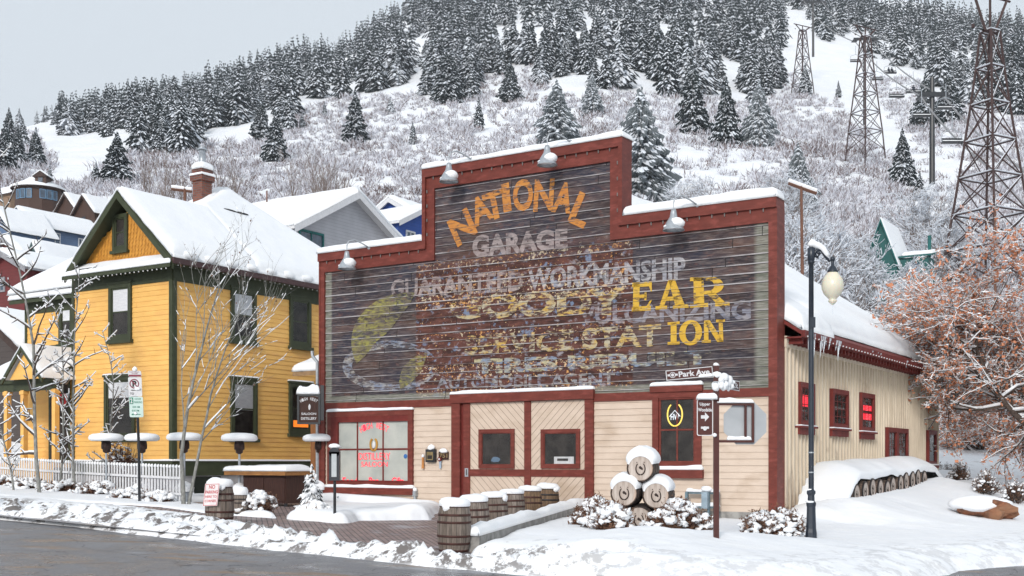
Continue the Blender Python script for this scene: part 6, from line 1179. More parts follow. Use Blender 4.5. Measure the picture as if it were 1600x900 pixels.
m = mb(); a, b = Q(.68, .0, .04), Q(.98, .0, -.03); m.patch((a[0], a[1], a[2]), (b[0], a[1], b[2]), (b[0], b[1], b[2]), (a[0], b[1], a[2]), .06, 10, 4, seed=3, w=.03); m.build('snow', SNOW, tt, True)
c = P(1139, 599.5); yw = radians(52); tt, Q = blade('street_name_sign', 'brown cross street blade ending in th St, half plastered with snow', (c[0]+.05, c[1]+.2, c[2]), .80, .185, yw, radians(-2), '7th St.', .50, .93, emb=False)
m = mb(); g = random.Random(5)
for i in range(16): s = g.uniform(.02, .56); m.blob(Q(s, g.uniform(.1, 1.05), .03), (.07*g.uniform(.7, 1.3), .06, .07*g.uniform(.6, 1.2)), i, 0, 8, 6, .4)
m.build('snow', SNOW, tt, True)
c = P(1100.5, 652.5, .07); w, h = 25/84.1, 57/84.1; tt = thing('guide_sign', 'brown guide sign reading Upper Woodside with a right arrow', 'sign', c, 'W')
Q = lambda s, v, o=0.: (c[0]+(s-.5)*w, c[1]-o, c[2]+(v-.5)*h)
def rrect(Q, x0, x1, y0, y1, r, asp, o, n=5): return [Q(cx+r*cos(t_), cy+r*asp*sin(t_), o) for cx, cy, t0 in ((x1-r, y1-r*asp, 0), (x0+r, y1-r*asp, 90), (x0+r, y0+r*asp, 180), (x1-r, y0+r*asp, 270)) for t_ in [radians(t0+90*i/n) for i in range(n+1)]]
mb().prism(rrect(Q, 0, 1, 0, 1, .12, w/h, 0), (0, .012, 0)).build('plate', WHITEP, tt); mb().poly(rrect(Q, .05, .95, .022, .978, .1, w/h, .002)).build('face', BRN, tt)
m = mb(); text(m, 'Upper', lambda s, v: Q(.17+.66*s, .80+.11*v, .004), .03); text(m, 'Woodside', lambda s, v: Q(.07+.86*s, .66+.10*v, .004), .03)
m.poly([Q(.25, .47, .004), Q(.5, .47, .004), Q(.5, .56, .004), Q(.25, .56, .004)]); m.poly([Q(.5, .39, .004), Q(.76, .515, .004), Q(.5, .64, .004)]); m.poly([Q(.25, .19, .004), Q(.75, .19, .004), Q(.75, .25, .004), Q(.25, .25, .004)]); m.add([Q(.5+.12*cos(i*pi/8), .2+.06*sin(i*pi/8), .006) for i in range(16)], [list(range(16))]); m.build('lettering', WHITEP, tt)
m = mb(); a, b = Q(-.02, 1.0, .07), Q(1.25, 1.0, -.08); m.patch((a[0], a[1], a[2]), (b[0], a[1], b[2]), (b[0], b[1], b[2]), (a[0], b[1], a[2]), .10, 12, 4, seed=5, w=.05, rough=.4, freq=6); m.blob((c[0]+w*.6, c[1], c[2]-h*.48), (.05, .05, .035), 2, 0, 8, 6, .2); m.build('snow', SNOW, tt, True)
c = P(1146, 660); tt = thing('stop_sign', 'stop sign seen from its blank grey back, bolted to a brown frame with snow', 'stop sign', P(1165, 661, -.03), 'W')
o8 = P(1165, 661, -.05); R8 = 33.5/84.1/cos(pi/8); mb().prism([(o8[0]+R8*cos(pi/8+i*pi/4), o8[1], o8[2]+R8*sin(pi/8+i*pi/4)) for i in range(8)], (0, .006, 0)).build('octagon_plate', pm('aluminium_sheet', (.44, .46, .48), (.37, .39, .41), 2, .45, .03, metal=.35), tt)
m = mb()
def fr(x0, x1, y0, y1, d0=-.03, d1=.02): a, b = P(x0, y1), P(x1, y0); m.box(a[0], b[0], a[1]-d1, a[1]-d0, a[2], b[2])
fr(1122, 1178, 629.5, 633.5); fr(1122, 1178, 687.5, 691.5); fr(1174.5, 1178.2, 629.4, 691.6, -.031, .021); fr(1163, 1166.5, 633.5, 687.5, -.029, .019); m.build('frame', BRN, tt)
m = mb(); a, b = P(1120, 629.5, .05), P(1177, 629.5, -.06); m.patch((a[0], a[1], a[2]), (b[0], a[1], a[2]), (b[0], b[1], b[2]), (a[0], b[1], b[2]), .09, 24, 4, seed=7, w=.05, rough=.6, freq=3); a, b = P(1136, 687.5, .03), P(1174, 687.5, -.04); m.patch((a[0], a[1], a[2]), (b[0], a[1], a[2]), (b[0], b[1], b[2]), (a[0], b[1], b[2]), .08, 16, 4, seed=9, w=.04, rough=.6, freq=3); m.build('snow', SNOW, tt, True)
m = mb(); a = P(1119, 586, 0); m.blob((a[0]+.02, a[1]-.02, a[2]), (.09, .07, .07), 3, 0, 10, 7, .3); m.blob((a[0], a[1], P(0, 570)[2]), (.05, .05, .04), 3, 0, 10, 7, .3); m.blob((a[0]-.02, a[1]-.03, P(0, 604)[2]), (.1, .07, .08), 6, 0, 10, 7, .4); m.build('snow', SNOW, t, True)
# ------------------------------------------------------------------ lamp post
D = 24.; P = lambda x, y, o=0.: (PD(x, y, D)[0], D-o, PD(x, y, D)[2]); x, y, z = gnd(1267.5, D); s = 1/(F/D); LB = pm('blue_black_iron', (.014, .02, .032), (.022, .03, .044), 8, .35, .05, spec=.5)
t = thing('street_lamp', 'tall blue black street lamp with a curved arm and a cream acorn globe', 'street lamp', (x, y, P(0, 832)[2]), 'W'); zz = lambda q: P(0, q)[2]
mb().lathe([(0, zz(845)), (9.5*s, zz(845)), (9*s, zz(832)), (8*s, zz(826)), (6.8*s, zz(792)), (7.6*s, zz(790)), (7.8*s, zz(786)), (5.6*s, zz(783)), (5.2*s, zz(774)), (7*s, zz(771)), (7*s, zz(768)), (4.4*s, zz(764)), (4*s, zz(760))], (x, y, 0), 8).build('base', LB, t)
mb().lathe([(4.2*s, zz(764)), (4.1*s, zz(520)), (3.7*s, zz(412)), (4.8*s, zz(412)), (5.2*s, zz(409)), (4.8*s, zz(407)), (5.6*s, zz(406)), (5.9*s, zz(388)), (3*s, zz(386)), (0, zz(386))], (x, y, 0), 16).build('pole', LB, t, True)
for q_ in (707, 738): mb().lathe([(4.2*s, zz(q_+1)), (4.8*s, zz(q_+1)), (4.8*s, zz(q_-1)), (4.2*s, zz(q_-1))], (x, y, 0), 16).build('strap', GALV, t)
m = mb(); m.box(x-.04, x+.07, y-.07, y, zz(512), zz(496)); m.build('service_box', LB, t)
A_ = lambda px, py: P(px, py); m = mb(); m.tube([A_(1271, 402), A_(1274, 393), A_(1279, 389.5), A_(1284, 391.5), A_(1290, 401), A_(1296, 408), A_(1301, 405), A_(1301.5, 408)], [.035, .035, .035, .033, .03, .028, .03, .03], 10); m.tube([A_(1273, 399), A_(1278, 402), A_(1281, 397), A_(1277, 393)], .035, 8); m.blob(A_(1301, 405), (4*s, 4*s, 4.6*s), 0, 0, 12, 8, 0); m.build('arm', LB, t, True)
gx_, gy_, _ = A_(1301, 440); mb().lathe([(2.5*s, zz(404)), (2.5*s, zz(415)), (5*s, zz(417)), (6*s, zz(420)), (8*s, zz(423)), (8.4*s, zz(425.5)), (6*s, zz(425.5))], (gx_, gy_, 0), 20).build('cap', LB, t, True)
ACR, nt, p = newmat('cream_acorn_globe'); p.inputs['Base Color'].default_value = (.72, .68, .55, 1); p.inputs['Roughness'].default_value = .3; p.inputs['Subsurface Weight'].default_value = .3
mb().lathe([(7.5*s, zz(425.5)), (11*s, zz(430)), (15.5*s, zz(437)), (17.2*s, zz(445)), (16.5*s, zz(452)), (13.5*s, zz(459)), (10*s, zz(463)), (7*s, zz(466)), (5.2*s, zz(468)), (6.8*s, zz(469.5)), (6.6*s, zz(471)), (3*s, zz(475)), (0, zz(477))], (gx_, gy_, 0), 28).build('acorn_globe', ACR, t, True)
m = mb(); m.segs([(gx_, gy_, zz(476))], [(gx_, gy_, zz(492))], .012, .002, 5); m.build('icicle', ICE, t)
m = mb(); m.tube([P(1264, 384), P(1268, 380), P(1275, 383), P(1280, 384.5), P(1286, 389), P(1291, 397), P(1294, 402)], [.05, .09, .075, .07, .065, .055, .03], 10); m.blob((x, y, zz(766)), (6*s, 6*s, 3*s), 3, 0, 12, 7, .2); m.blob((x-.03, y-.03, zz(784)), (7*s, 7*s, 2*s), 4, 0, 12, 7, .2); m.build('snow', SNOW, t, True)
# ------------------------------------------------------------------ parking sign post
D = 33.; P = lambda x, y, o=0.: (PD(x, y, D)[0], D-o, PD(x, y, D)[2]); x, y, z = gnd(217, D); t = thing('parking_sign_post', 'slim black post with three stacked parking plates in front of the fence', 'sign post', (x, y, z-.1), 'W'); x2 = P(213, 0)[0]
m = mb(); m.tube([(x+.02, y, z-.3), (x, y, P(0, 700)[2]), (x2-.02, y, P(0, 576)[2])], .04, 8); m.build('post', BLK, t); s_ = D/F; GRS = pm('green_sign_ink', (.02, .22, .14), None, 5, .4, 0); MAR = pm('maroon_sign_ink', (.22, .02, .05), None, 5, .4, 0); INK = pm('black_ink', (.02, .02, .02), None, 5, .5, 0); MNT = pm('mint_sign_face', (.55, .68, .64), (.48, .62, .58), 3, .4, 0)
def plate(x0, x1, y0, y1, face, nm, o=.05, dx=1.2):
    Q = lambda s, v, oo=0.: P(x0+(x1-x0)*s-dx*(v-.5), y1+(y0-y1)*v, o+oo); asp = (x1-x0)/(y1-y0); p_ = mb().prism(rrect(Q, 0, 1, 0, 1, .1, asp, 0), (0, .01, 0)).build(nm, face, t); return p_, Q
def sub(m, mat, par, nm): o = m.build(nm, mat, t); o.parent = par; return o
p_, Q = plate(201, 221.5, 579.5, 589, WHITEP, 'tow_plate'); m = mb(); m.poly([Q(.03, .05, .003), Q(.97, .05, .003), Q(.97, .34, .003), Q(.03, .34, .003)]); text(m, 'TOW AWAY', lambda s, v: Q(.12+.76*s, .68+.2*v, .003), .01); text(m, 'ZONE', lambda s, v: Q(.25+.5*s, .42+.2*v, .003), .01); sub(m, MAR, p_, 'lettering')
p_, Q = plate(201.5, 222.5, 589.6, 619.5, WHITEP, 'no_parking_plate'); m = mb(); rg_ = lambda r, i: Q(.45+r*cos(i*pi/14), .66+r*.7*sin(i*pi/14), .003)
for i in range(28): m.poly([rg_(.36, i), rg_(.36, i+1), rg_(.28, i+1), rg_(.28, i)])
m.poly([Q(.22, .80, .0045), Q(.27, .85, .0045), Q(.69, .52, .0045), Q(.64, .48, .0045)]); sub(m, MAR, p_, 'red_ring'); m = mb(); text(m, 'P', lambda s, v: Q(.30+.32*s, .50+.32*v, .0036), .06); m.poly([Q(.2, .30, .003), Q(.6, .30, .003), Q(.6, .34, .003), Q(.2, .34, .003)]); text(m, 'TO', lambda s, v: Q(.1+.3*s, .08+.12*v, .003), .03); sub(m, INK, p_, 'lettering')
p_, Q = plate(203, 224.5, 620, 652, MNT, 'time_limit_plate'); m = mb(); m.poly([Q(.04, .64, .003), Q(.30, .64, .003), Q(.30, .96, .003), Q(.04, .96, .003)]); text(m, 'HOUR', lambda s, v: Q(.42+.45*s, .84+.10*v, .003), .01); text(m, 'PARKING', lambda s, v: Q(.34+.6*s, .68+.10*v, .003), .01); text(m, '8:00 AM', lambda s, v: Q(.24+.52*s, .45+.1*v, .003), .01); text(m, '8:00 PM', lambda s, v: Q(.18+.52*s, .27+.1*v, .003), .01); m.poly([Q(.25, .12, .003), Q(.8, .12, .003), Q(.8, .15, .003), Q(.25, .15, .003)]); m.poly([Q(.12, .135, .003), Q(.27, .19, .003), Q(.27, .08, .003)]); sub(m, GRS, p_, 'lettering'); m = mb(); text(m, '2', lambda s, v: Q(.09+.16*s, .68+.24*v, .0045), .03); sub(m, WHITEP, p_, 'numeral')
m = mb(); a = P(211, 577, .03); m.blob(a, (.09, .06, .07), 2, 0, 8, 6, .3); a = P(216, 608, .07); m.blob(a, (.08, .03, .06), 3, 0, 8, 6, .4); m.blob(P(213, 646, .07), (.04, .02, .05), 3, 0, 8, 6, .4); m.build('snow', SNOW, t, True)
# ------------------------------------------------------------------ boulder, small spruce
x, y, z = gnd(1540, 31.6); t = thing('boulder', 'rust red boulder under a cap of snow right of the barrel row', 'boulder', (x, y, z), 'W'); zz_ = PD(1540, 798, 31.6)[2]; m = mb(); m.blob((x+.02, y, zz_), (.62, .5, .27), 7, 0, 18, 12, .5); m.build('rock', pm('red_sandstone', (.26, .10, .05), (.13, .07, .05), 5, .9, .6, .06, c3=(.30, .16, .09)), t); m = mb(); m.blob((x-.12, y+.1, zz_+.17), (.78, .6, .26), 3, 0, 22, 12, .15); m.build('snow_cap', SNOW, t, True)
x, y, z = gnd(487, 29.2); cr = spruce_geo(500, 11, 8, 6, .95, .30); cm = cr.build('crown', [NEED, SNOW]); t = thing('young_spruce', 'knee high young spruce bent under snow beside the parking meter', 'spruce tree', (x, y, z-.1), 'W'); cm.parent = t; cm.scale = (1.25, 1.25, 1.25); tr = mb().cyl((0, 0, -.1), (0, 0, 1.15), .03, .006, 6).build('trunk', BARK); tr.parent = t
m = mb(); g = random.Random(3)
for i in range(16): a = g.uniform(0, 6.3); h = g.uniform(.1, 1.15); r_ = .33*(1.2-h)*g.uniform(.6, 1.1); m.blob((r_*cos(a), r_*sin(a), h), (.12*(1.3-h), .12*(1.3-h), .07), i, 0, 8, 6, .4)
o = m.build('snow_load', SNOW, None, True); o.parent = t
# ------------------------------------------------------------------ bare trees
def branch_tree(seed, h, r0, lev, nch, spread, up=.25, wig=.12, trunkseg=7, first=.3, lr=.62, down=0.):
    g = np.random.default_rng(seed); S = []
    def grow(p, d, L, r, l):
        n = max(3, int(trunkseg*(1 if l == 0 else .6))); pts = [p]; q = p
        for i in range(n):
            d = d+g.normal(0, wig, 3)+np.array([0, 0, up*(.25 if l == 0 else .12)-down*l*.1]); d = d/np.linalg.norm(d); q = q+d*L/n; pts.append(q); S.append((pts[-2], q, r*(1-.75*i/n), r*(1-.75*(i+1)/n), l))
        if l < lev:
            m_ = nch[l]
            for k in range(m_):
                f = first+(1-first)*(k+g.uniform(0, 1))/m_ if l == 0 else g.uniform(.2, 1); j = min(int(f*n), n-1); fr_ = f*n-j; pp = pts[j]*(1-fr_)+pts[j+1]*fr_; ax = g.normal(0, 1, 3); ax -= ax@d*d; ax /= np.linalg.norm(ax); sp_ = spread*g.uniform(.7, 1.3); dd = d*cos(sp_)+ax*sin(sp_)
                grow(pp, dd, L*lr*(1.15-.6*f if l == 0 else 1)*g.uniform(.7, 1.2), r*(1-.7*f)*.6+.003*h*.3, l+1)
    grow(np.zeros(3), np.array([g.normal(0, .05), g.normal(0, .05), 1.]), h, r0, 0)
    return [np.array([s[k] for s in S]) for k in range(5)]
def tree_from(S, name, label, cat, loc, rz, mats, snow=1., leaf=0, tl=1, group=None, thick=1., seed=0, sz=.035, snowmin=.012, nside=4, build=True, z0=0.):
    p0, p1, r0, r1, lv = S; g = np.random.default_rng(seed); R = rotm(rz); p0, p1 = p0@R.T, p1@R.T; t = thing(name, label, cat, loc, 'W', group) if build else bpy.data.objects.new(name, None)
    if not build: COL.objects.link(t)
    a = lv < tl; m = mb().segs(p0[a], p1[a], r0[a], r1[a], 6); o = m.build('trunk', mats[0], None, True); o.parent = t
    b = ~a; m = mb().segs(p0[b], p1[b], np.maximum(r0[b], .004)*thick, np.maximum(r1[b], .003)*thick, 3, 0)
    d = p1-p0; d = d/np.linalg.norm(d, axis=1)[:, None]; k = (np.abs(d[:, 2]) < .86) & (g.uniform(0, 1, len(d)) < snow) & b; rr = np.maximum((r0[k]+r1[k])/2*1.15, snowmin); off = np.array([0, 0, 1.])*(np.maximum(r0[k], 0.004)*.7+rr*.5)[:, None]
    m.segs(p0[k]+off, p1[k]+off, rr, rr*.85, 4, 1, False)
    if leaf:
        tips = np.where(lv >= lv.max()-1)[0]; q = tips[g.integers(0, len(tips), leaf)]; c = p0[q]+(p1[q]-p0[q])*g.uniform(0, 1, (leaf, 1))+g.normal(0, sz*1.0, (leaf, 3)); e1 = g.normal(0, sz, (leaf, 3)); e2 = g.normal(0, sz*.5, (leaf, 3)); e1[:, 2] -= sz*.6
        m.add(np.stack([c, c+e1*.5+e2, c+e1, c+e1*.5-e2], 1).reshape(-1, 3), np.arange(4*leaf).reshape(-1, 4), 2)
        n2 = int(leaf*(.5 if leaf < 1000 else 1.5)); q = g.integers(0, leaf, n2); cc = c[q]+np.array([0, 0, sz*.35]); e1 = g.normal(0, sz, (n2, 3)); e2 = g.normal(0, sz, (n2, 3)); e1[:, 2] *= .3; e2[:, 2] *= .3; m.add(np.stack([cc-e1*.6, cc-e2*.6, cc+e1*.6, cc+e2*.6+np.array([0, 0, sz*.3])], 1).reshape(-1, 3), np.arange(4*n2).reshape(-1, 4), 1)
    o = m.build('crown', [mats[1], SNOW if not group else FROST, mats[2] if len(mats) > 2 else mats[1]], None); o.parent = t; return t
ORL = pm('rust_orange_leaves', (.64, .28, .16), (.48, .19, .10), 9, .7, 0)
# four thin aspens by the porch
for i, (px, D, h, lb) in enumerate(((22, 36.5, 4.6, 'thinnest snowy aspen sapling at the left border'), (62, 35.6, 10.2, 'tallest pale green aspen trunk in front of the porch gable'), (135, 37., 7.2, 'snowy aspen sapling before the porch door'), (178, 38.4, 5.4, 'small snowy aspen sapling nearest the yellow house corner board'), (100, 37.6, 6.0, 'snowy aspen sapling between the porch posts'))):
    px = (22, 62, 118, 172, 92)[i]; x, y, z = gnd(px, D); S = branch_tree(40+i, h, (.035, .06, .045, .04, .04)[i], 2, (26, 6), 1.0, .3, .09, 9, .12, .17); tree_from(S, 'aspen_sapling', lb, 'sapling', (x, y, z-.1), i*1.3, (BARKG, BARK), 1., group=None, seed=i, snowmin=.020, thick=1.2)
x, y, z = gnd(287, 32.2); S = branch_tree(78, 6.4, .065, 3, (8, 5, 3), .5, .4, .07, 9, .25, .52); S2 = branch_tree(91, 5.6, .05, 3, (7, 4, 3), .5, .4, .07, 9, .28, .5); S2[0] = S2[0]+np.array([.12, 0, 0]); S2[1] = S2[1]+np.array([.12, 0, 0]); k_ = np.array([[1, 0, .28], [0, 1, 0], [0, 0, 1]]); S2[0], S2[1] = S2[0]@k_.T, S2[1]@k_.T
tree_from([np.concatenate([a, b]) for a, b in zip(S, S2)], 'bare_street_tree', 'slim bare multi stemmed tree before the corner of the yellow house', 'tree', (x, y, z-.1), .6, (BARKG, BARKG, LEAFD), .4, leaf=260, tl=1, seed=5, sz=.03, snowmin=.010, thick=.72)
# rust leaved tree at the right, seen in parts
for i, (px, D, h, rz, lb, lf) in enumerate(((1610, 41., 8.8, .3, 'snowy tree with rust orange leaves right of the garage, trunk leaning left', 27000), (1655, 38., 9.6, 2., 'snowy rust leaved tree cut by the right picture border', 26000), (1530, 52., 5.2, 4., 'small snowy rust leaved tree behind the garage rear corner', 11000))):
    x, y, z = gnd(px, D); S = branch_tree(60+i, h*.74, .16, 3, (15, 9, 7), 1.0, .25, .20, 9, .36, .64, .02)
    tree_from(S, 'rust_leaved_tree', lb, 'tree', (x, y, z-.2), rz, (BARK, BARK, ORL), .95, leaf=lf, tl=1, seed=9+i, sz=.058, snowmin=.013)
for i, (px, D, s_) in enumerate(((1500, 44., .9), (1540, 36.5, 1.), (1585, 35.5, .9), (1478, 47, 1.1))):
    x, y, z = gnd(px, D); shrub('bare_bush', ('thin bare bush behind the rear corner of the garage', 'leafless bush at the foot of the rust leaved tree', 'leafless bush at the right border below the rust leaves', 'bare snowy bush right beside the garage rear wall')[i], (x, y, z-.1), s_*.5, s_*.45, s_*.8, 30, 120, 90+i, .07, twig=BARK)
# leafless trees on the lower slope
BT = [branch_tree(200+i, 6.5, .09, 3, (14, 7, 5), .75, .35, .09, 8, .08, .56) for i in range(4)]; BMS = []
WBARK = pm('grey_brown_bark', (.25, .205, .185), (.16, .125, .11), 6, .9, 0)
for i in range(4): t = tree_from(BT[i], 'leafless_tree', None, None, (0, 0, 0), 0, (WBARK, WBARK), (.9, .75, .9, .6)[i], build=False, seed=i, snowmin=.04, thick=1.8, group='x'); BMS.append(t)
BSP = [branch_tree(230+i, 8.5, .07, 2, (16, 6), .42, .5, .07, 8, .15, .48) for i in range(2)]
for i in range(2): t = tree_from(BSP[i], 'leafless_tree', None, None, (0, 0, 0), 0, (WBARK, WBARK), 0.45, build=False, seed=i, snowmin=.02, thick=1.3, group='x'); BMS.append(t)
used = [False]*6
def bare(px, D, h, v, label, rz, group):
    z = float(hz(px, D)); loc = ((px-800)/F*D, D, z-.3); s = h/(8.5 if v > 3 else 7.5)
    if not used[v]: used[v] = True; t = BMS[v]; t.location = loc; t.rotation_euler = (0, 0, rz); t.scale = (s,)*3
    else: t = dup(BMS[v], loc, rz, None, None, s)
    t['label'] = label; t['category'] = 'tree'; t['group'] = group; return t
g = random.Random(12)
for i in range(34):
    px = g.uniform(1205, 1345) if i < 24 else g.uniform(1430, 1500); D = g.uniform(62, 120) if i < 24 else g.uniform(115, 150); bare(px, D, g.uniform(5.5, 9), i % 4, 'snow crusted leafless tree in the thicket behind the garage roof', g.uniform(0, 6), 'leafless trees behind the garage roof')
for i in range(7): bare(1350+i*19, 78+g.uniform(0, 22), g.uniform(4.2, 5.6), i % 4, 'snow crusted leafless tree in front of the teal house', g.uniform(0, 6), 'leafless trees before the teal house')
for i in range(20):
    px = g.choice((g.uniform(225, 300), g.uniform(300, 480), g.uniform(480, 560))); D = g.uniform(120, 175); bare(px, D, g.uniform(7, 10.5), 4+i % 2, 'tall thin leafless tree above the roofs of the yellow and grey houses', g.uniform(0, 6), 'leafless trees above the house roofs')
for i in range(10): bare(g.uniform(1040, 1250), g.uniform(120, 190), g.uniform(6, 9), i % 4, 'frosted leafless tree on the slope above the right sign step', g.uniform(0, 6), 'leafless trees above the sign step')
for i in range(9): bare(g.uniform(-10, 60), g.uniform(70, 95), g.uniform(3, 5), i % 4, 'snowy leafless tree among the cabins at the left border', g.uniform(0, 6), 'leafless trees among the left cabins')
# ------------------------------------------------------------------ utility poles
WP = pm('pole_wood', (.20, .10, .065), (.12, .06, .045), 5, .85, .2, st=(6, 6, .5))
def upole(px, yb, yt, D, r, arm, lb, tilt=0):
    b, tp = PD(px, yb, D), PD(px+tilt, yt, D); t = thing('utility_pole', lb, 'utility pole', b, 'W'); o = mb().cyl((b[0], b[1], b[2]-2), tp, r, r*.75, 10).build('pole', WP, t)
    if arm: a0, a1 = PD(arm[0], arm[1], D), PD(arm[2], arm[3], D); mb().segs([a0], [a1], .10, .10, 4, 0, True).build('crossarm', WP, t); m = mb(); m.segs([np.array(a0)+[0, 0, .14]], [np.array(a1)+[0, 0, .14]], .10, .10, 6, 0, True); m.build('snow', SNOW, t)
upole(1254, 402, 290, 60, .09, (1232, 286, 1276, 302), 'brown utility pole with a snowy slanting crossarm behind the sign corner', -2)
upole(289, 330, 292, 70, .12, (268, 295, 300, 299), 'utility pole top with a snowy crossarm left of the chimney')
upole(1555, 420, 325, 70, .08, None, 'thin grey pole in front of the big lattice tower')
upole(417, 330, 298, 60, .05, None, 'thin vent mast on the roof line right of the chimney')
# ------------------------------------------------------------------ lattice towers and the chair lift
RST = pm('rusty_steel', (.085, .052, .048), (.055, .036, .036), 3, .7, 0, metal=.2)
def lattice(px, yb, yt, D, wb_, wt, lb, npan, tz, tk, yaw=.5):
    base = PD(px, yb, D); H = (yb-yt)/F*D; base = (base[0], base[1], base[2]); t = thing('lattice_tower', lb, 'lattice tower', base, 'W', None, 0); c, s = cos(yaw), sin(yaw)
    def pt(f, i, j): w = (wb_*(1-f)**1.15+wt*(1-(1-f)**1.15))/2; X, Y = w*i, w*j; return np.array([base[0]+X*c-Y*s, base[1]+X*s+Y*c, base[2]+H*f])
    cor = ((-1, -1), (1, -1), (1, 1), (-1, 1)); fs = [1-(1-k/npan)**1.25 if 0 else k/npan for k in range(npan+1)]
    for i, j in cor: m = mb(); m.segs([pt(fs[k], i, j) if k else pt(0, i, j)-np.array([0, 0, 2.]) for k in range(npan)], [pt(fs[k+1], i, j) for k in range(npan)], tk, tk, 4); m.build('leg', RST, t)
    for q in range(4):
        (a, b), (c2, d2) = cor[q], cor[(q+1) % 4]; m = mb(); sn = mb()
        for k in range(npan):
            A, B, C, D_ = pt(fs[k], a, b), pt(fs[k], c2, d2), pt(fs[k+1], c2, d2), pt(fs[k+1], a, b); m.segs([A, B, D_], [C, D_, C], tk*.6, tk*.6, 4); sn.segs([D_+np.array([0, 0, tk])], [C+np.array([0, 0, tk])], tk*.6, tk*.6, 4)
            if q % 2 == 0: sn.segs([A+np.array([0, 0, tk*.7])], [C+np.array([0, 0, tk*.7])], tk*.35, tk*.35, 4)
        o = m.build('bracing', RST, t); sn.build('bracing_snow', FROST, t)
    top = pt(1, 0, 0); w = wt*1.9; e = np.array([c, s, 0]); m = mb(); m.segs([top-e*wt*.8, top-e*wt*.5, top+e*wt*.5, top-e*w], [top+e*wt*.8, top-e*w+[0, 0, tz], top+e*w+[0, 0, tz], top-e*w+[0, 0, tz*.1]], tk*1.3, tk*1.3, 4); m.segs([top-e*w*1.2+[0, 0, tz], top], [top+e*w*1.2+[0, 0, tz], top+[0, 0, tz]], tk, tk, 4); m.build('head_frame', RST, t)
    return t
lattice(1547, 448, 50, 118, 6.8, 1.3, 'tall rusty lattice tower at the right, largest of the three', 7, 3.6, .13)
lattice(1352, 236, 58, 270, 6.2, 1.6, 'rusty lattice tower left of the black lift pylon, middle sized', 6, 2.2, .16)
lattice(1254, 154, 48, 470, 6.8, 2., 'smallest farthest lattice tower at the edge of the ski run', 5, 2., .2)
def pylon(px, yb, yt, D, r, arms, lb):
    b, tp = PD(px, yb, D), PD(px, yt, D); t = thing('lift_pylon', lb, 'lift pylon', b, 'W'); mb().cyl((b[0], b[1], b[2]-3), tp, r, r*.8, 10).build('mast', BLK, t)
    for (x0, x1, y) in arms: a0, a1 = PD(x0, y, D), PD(x1, y, D); m = mb(); m.box(a0[0], a1[0], D-r*1.4, D-r*.6, a0[2]-r*.8, a0[2]+r*.8); a_ = m.build('crossarm', BLK, t); m = mb(); m.box(a0[0]-r*.5, a0[0]+r*2.5, D-r*2, D+r*2, a0[2]-r*1.1, a0[2]-r*.5); m.box(a1[0]-r*2.5, a1[0]+r*.5, D-r*2, D+r*2, a0[2]-r*1.1, a0[2]-r*.5); m.build('sheave_assembly', BLK, t)
pylon(1456.5, 262, 121, 215, .52, ((1436, 1480, 149),), 'black lift pylon with a wide crossarm between the two lattice towers')
pylon(1351, 178, 58, 330, .45, ((1333, 1369, 62),), 'dark lift pylon seen through the middle lattice tower')
pylon(1270.5, 78, 2, 520, .55, ((1252, 1290, 4),), 'farthest black lift pylon at the top of the ski run')
CBL = pm('cable_steel', (.30, .30, .31))
t = thing('lift_cable', 'thick pale ski lift cable running down the run past the pylons', 'cable', PD(1456, 148, 215), 'W')
for dx, nm in ((-1, 0), (1, 1)):
    P_ = [PD(1270+dx*14, 2, 520), PD(1351+dx*14, 66, 330), PD(1456+dx*18, 150, 215), PD(1570+dx*24, 262, 150), PD(1700+dx*30, 380, 118)]; pts = []
    for A, B in zip(P_, P_[1:]):
        A, B = np.array(A), np.array(B); 
        for k in range(10): f = k/10; q = A*(1-f)+B*f; q[2] -= 4*f*(1-f)*.012*np.linalg.norm(B-A); pts.append(q)
    pts.append(np.array(P_[-1])); m = mb(); m.segs(pts[:-1], pts[1:], .15, .15, 5); m.build('rope', CBL, t)
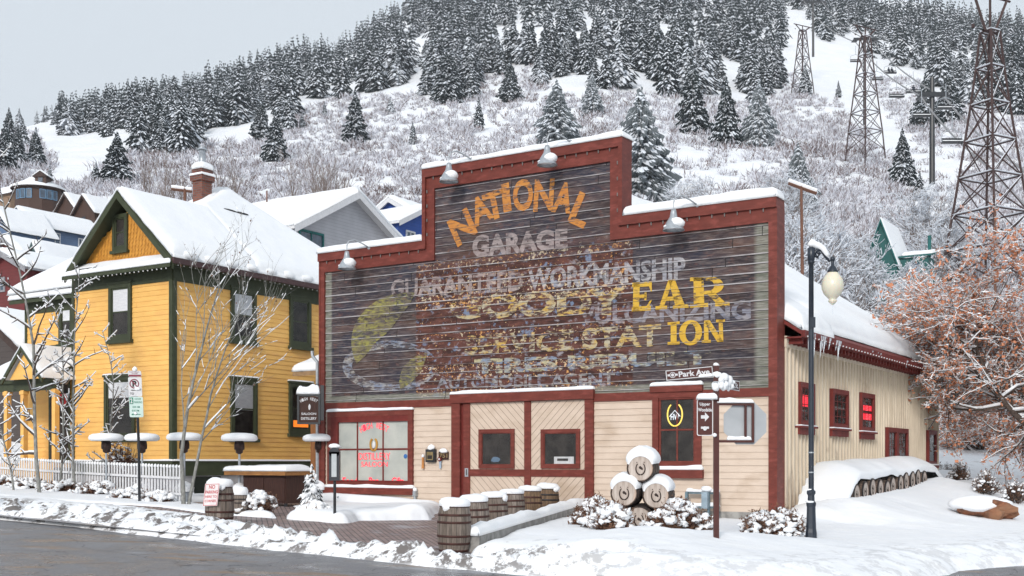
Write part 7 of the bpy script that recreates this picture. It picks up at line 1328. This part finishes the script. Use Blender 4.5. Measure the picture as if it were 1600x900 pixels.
def chair(px, py, D, lb, sc=1.):
    c = PD(px, py, D); t = thing('lift_chair', lb, 'lift chair', (c[0], c[1], c[2]), 'W', 'empty chairs hanging on the lift'); w = 1.5*sc; x, y, z = c
    mb().box(x-w, x+w, y-.3, y+.3, z-.3, z).build('seat', BLK, t); mb().box(x-w, x+w, y+.25, y+.35, z+.25, z+.55).build('backrest', BLK, t); m = mb()
    for s in (-1, 1): m.tube([(x+s*w, y-.3, z), (x+s*w, y+.3, z+.5), (x+s*w*.9, y+.3, z+1.4), (x+s*w*.3, y+.2, z+1.7), (x, y, z+1.8)], .06, 5)
    m.tube([(x, y, z+1.8), (x, y, z+4.2)], .06, 5); m.build('hanger', GALV, t); m = mb(); m.patch((x-w, y-.3, z), (x+w, y-.3, z), (x+w, y+.25, z), (x-w, y+.25, z), .14, 8, 4, w=.1); m.build('snow', SNOW, t, True); return t
chair(1401, 150, 240, 'empty lift chair left of the black pylon, lower part of the run'); chair(1440, 180, 200, 'empty lift chair just left of the black pylon mast'); chair(1488, 221, 170, 'empty lift chair right of the black pylon'); chair(1370, 123, 280, 'empty lift chair beside the middle lattice tower, upper one'); chair(1478, 168, 205, 'empty lift chair right of the crossarm of the black pylon'); chair(1337, 95, 330, 'empty lift chair left of the middle lattice tower')
def skier(px, py, D, lb):
    c = np.array(PD(px, py, D)); t = mb()
    t.tube([c+[0, 0, 0], c+[0, .03, .25], c+[0, .02, .5], c+[0, 0, .62], c+[0, -.02, .68], c+[0, -.03, .8], c+[0, -.02, .92], c+[0, 0, .98]], [.17, .19, .23, .12, .09, .14, .13, .04], 8)
    for s in (-1, 1): t.tube([c+[s*.1, 0, 0], c+[s*.14, -.45, .05], c+[s*.14, -.5, -.4], c+[s*.14, -.75, -.45]], [.13, .10, .08, .06], 6); t.tube([c+[s*.2, 0, .55], c+[s*.3, -.1, .3], c+[s*.2, -.4, .2]], [.09, .07, .05], 6); t.tube([c+[s*.15, .2, -.48], c+[s*.15, -.9, -.46], c+[s*.15, -1.1, -.38]], .04, 4)
    o = t.build('person', pm('dark_ski_clothes', (.03, .035, .05)), None, True); return tag(o, lb, 'person')
chair(1391, 113, 290, 'lift chair carrying two skiers high on the run'); skier(1388.5, 111, 290, 'skier in dark clothes sitting at the left of the upper lift chair'); skier(1393.5, 111, 290, 'skier in dark clothes sitting at the right of the upper lift chair')
chair(1427, 143, 245, 'lift chair carrying a lone skier near the black pylon'); skier(1427, 140, 245, 'lone skier in dark clothes riding the lift chair near the black pylon')
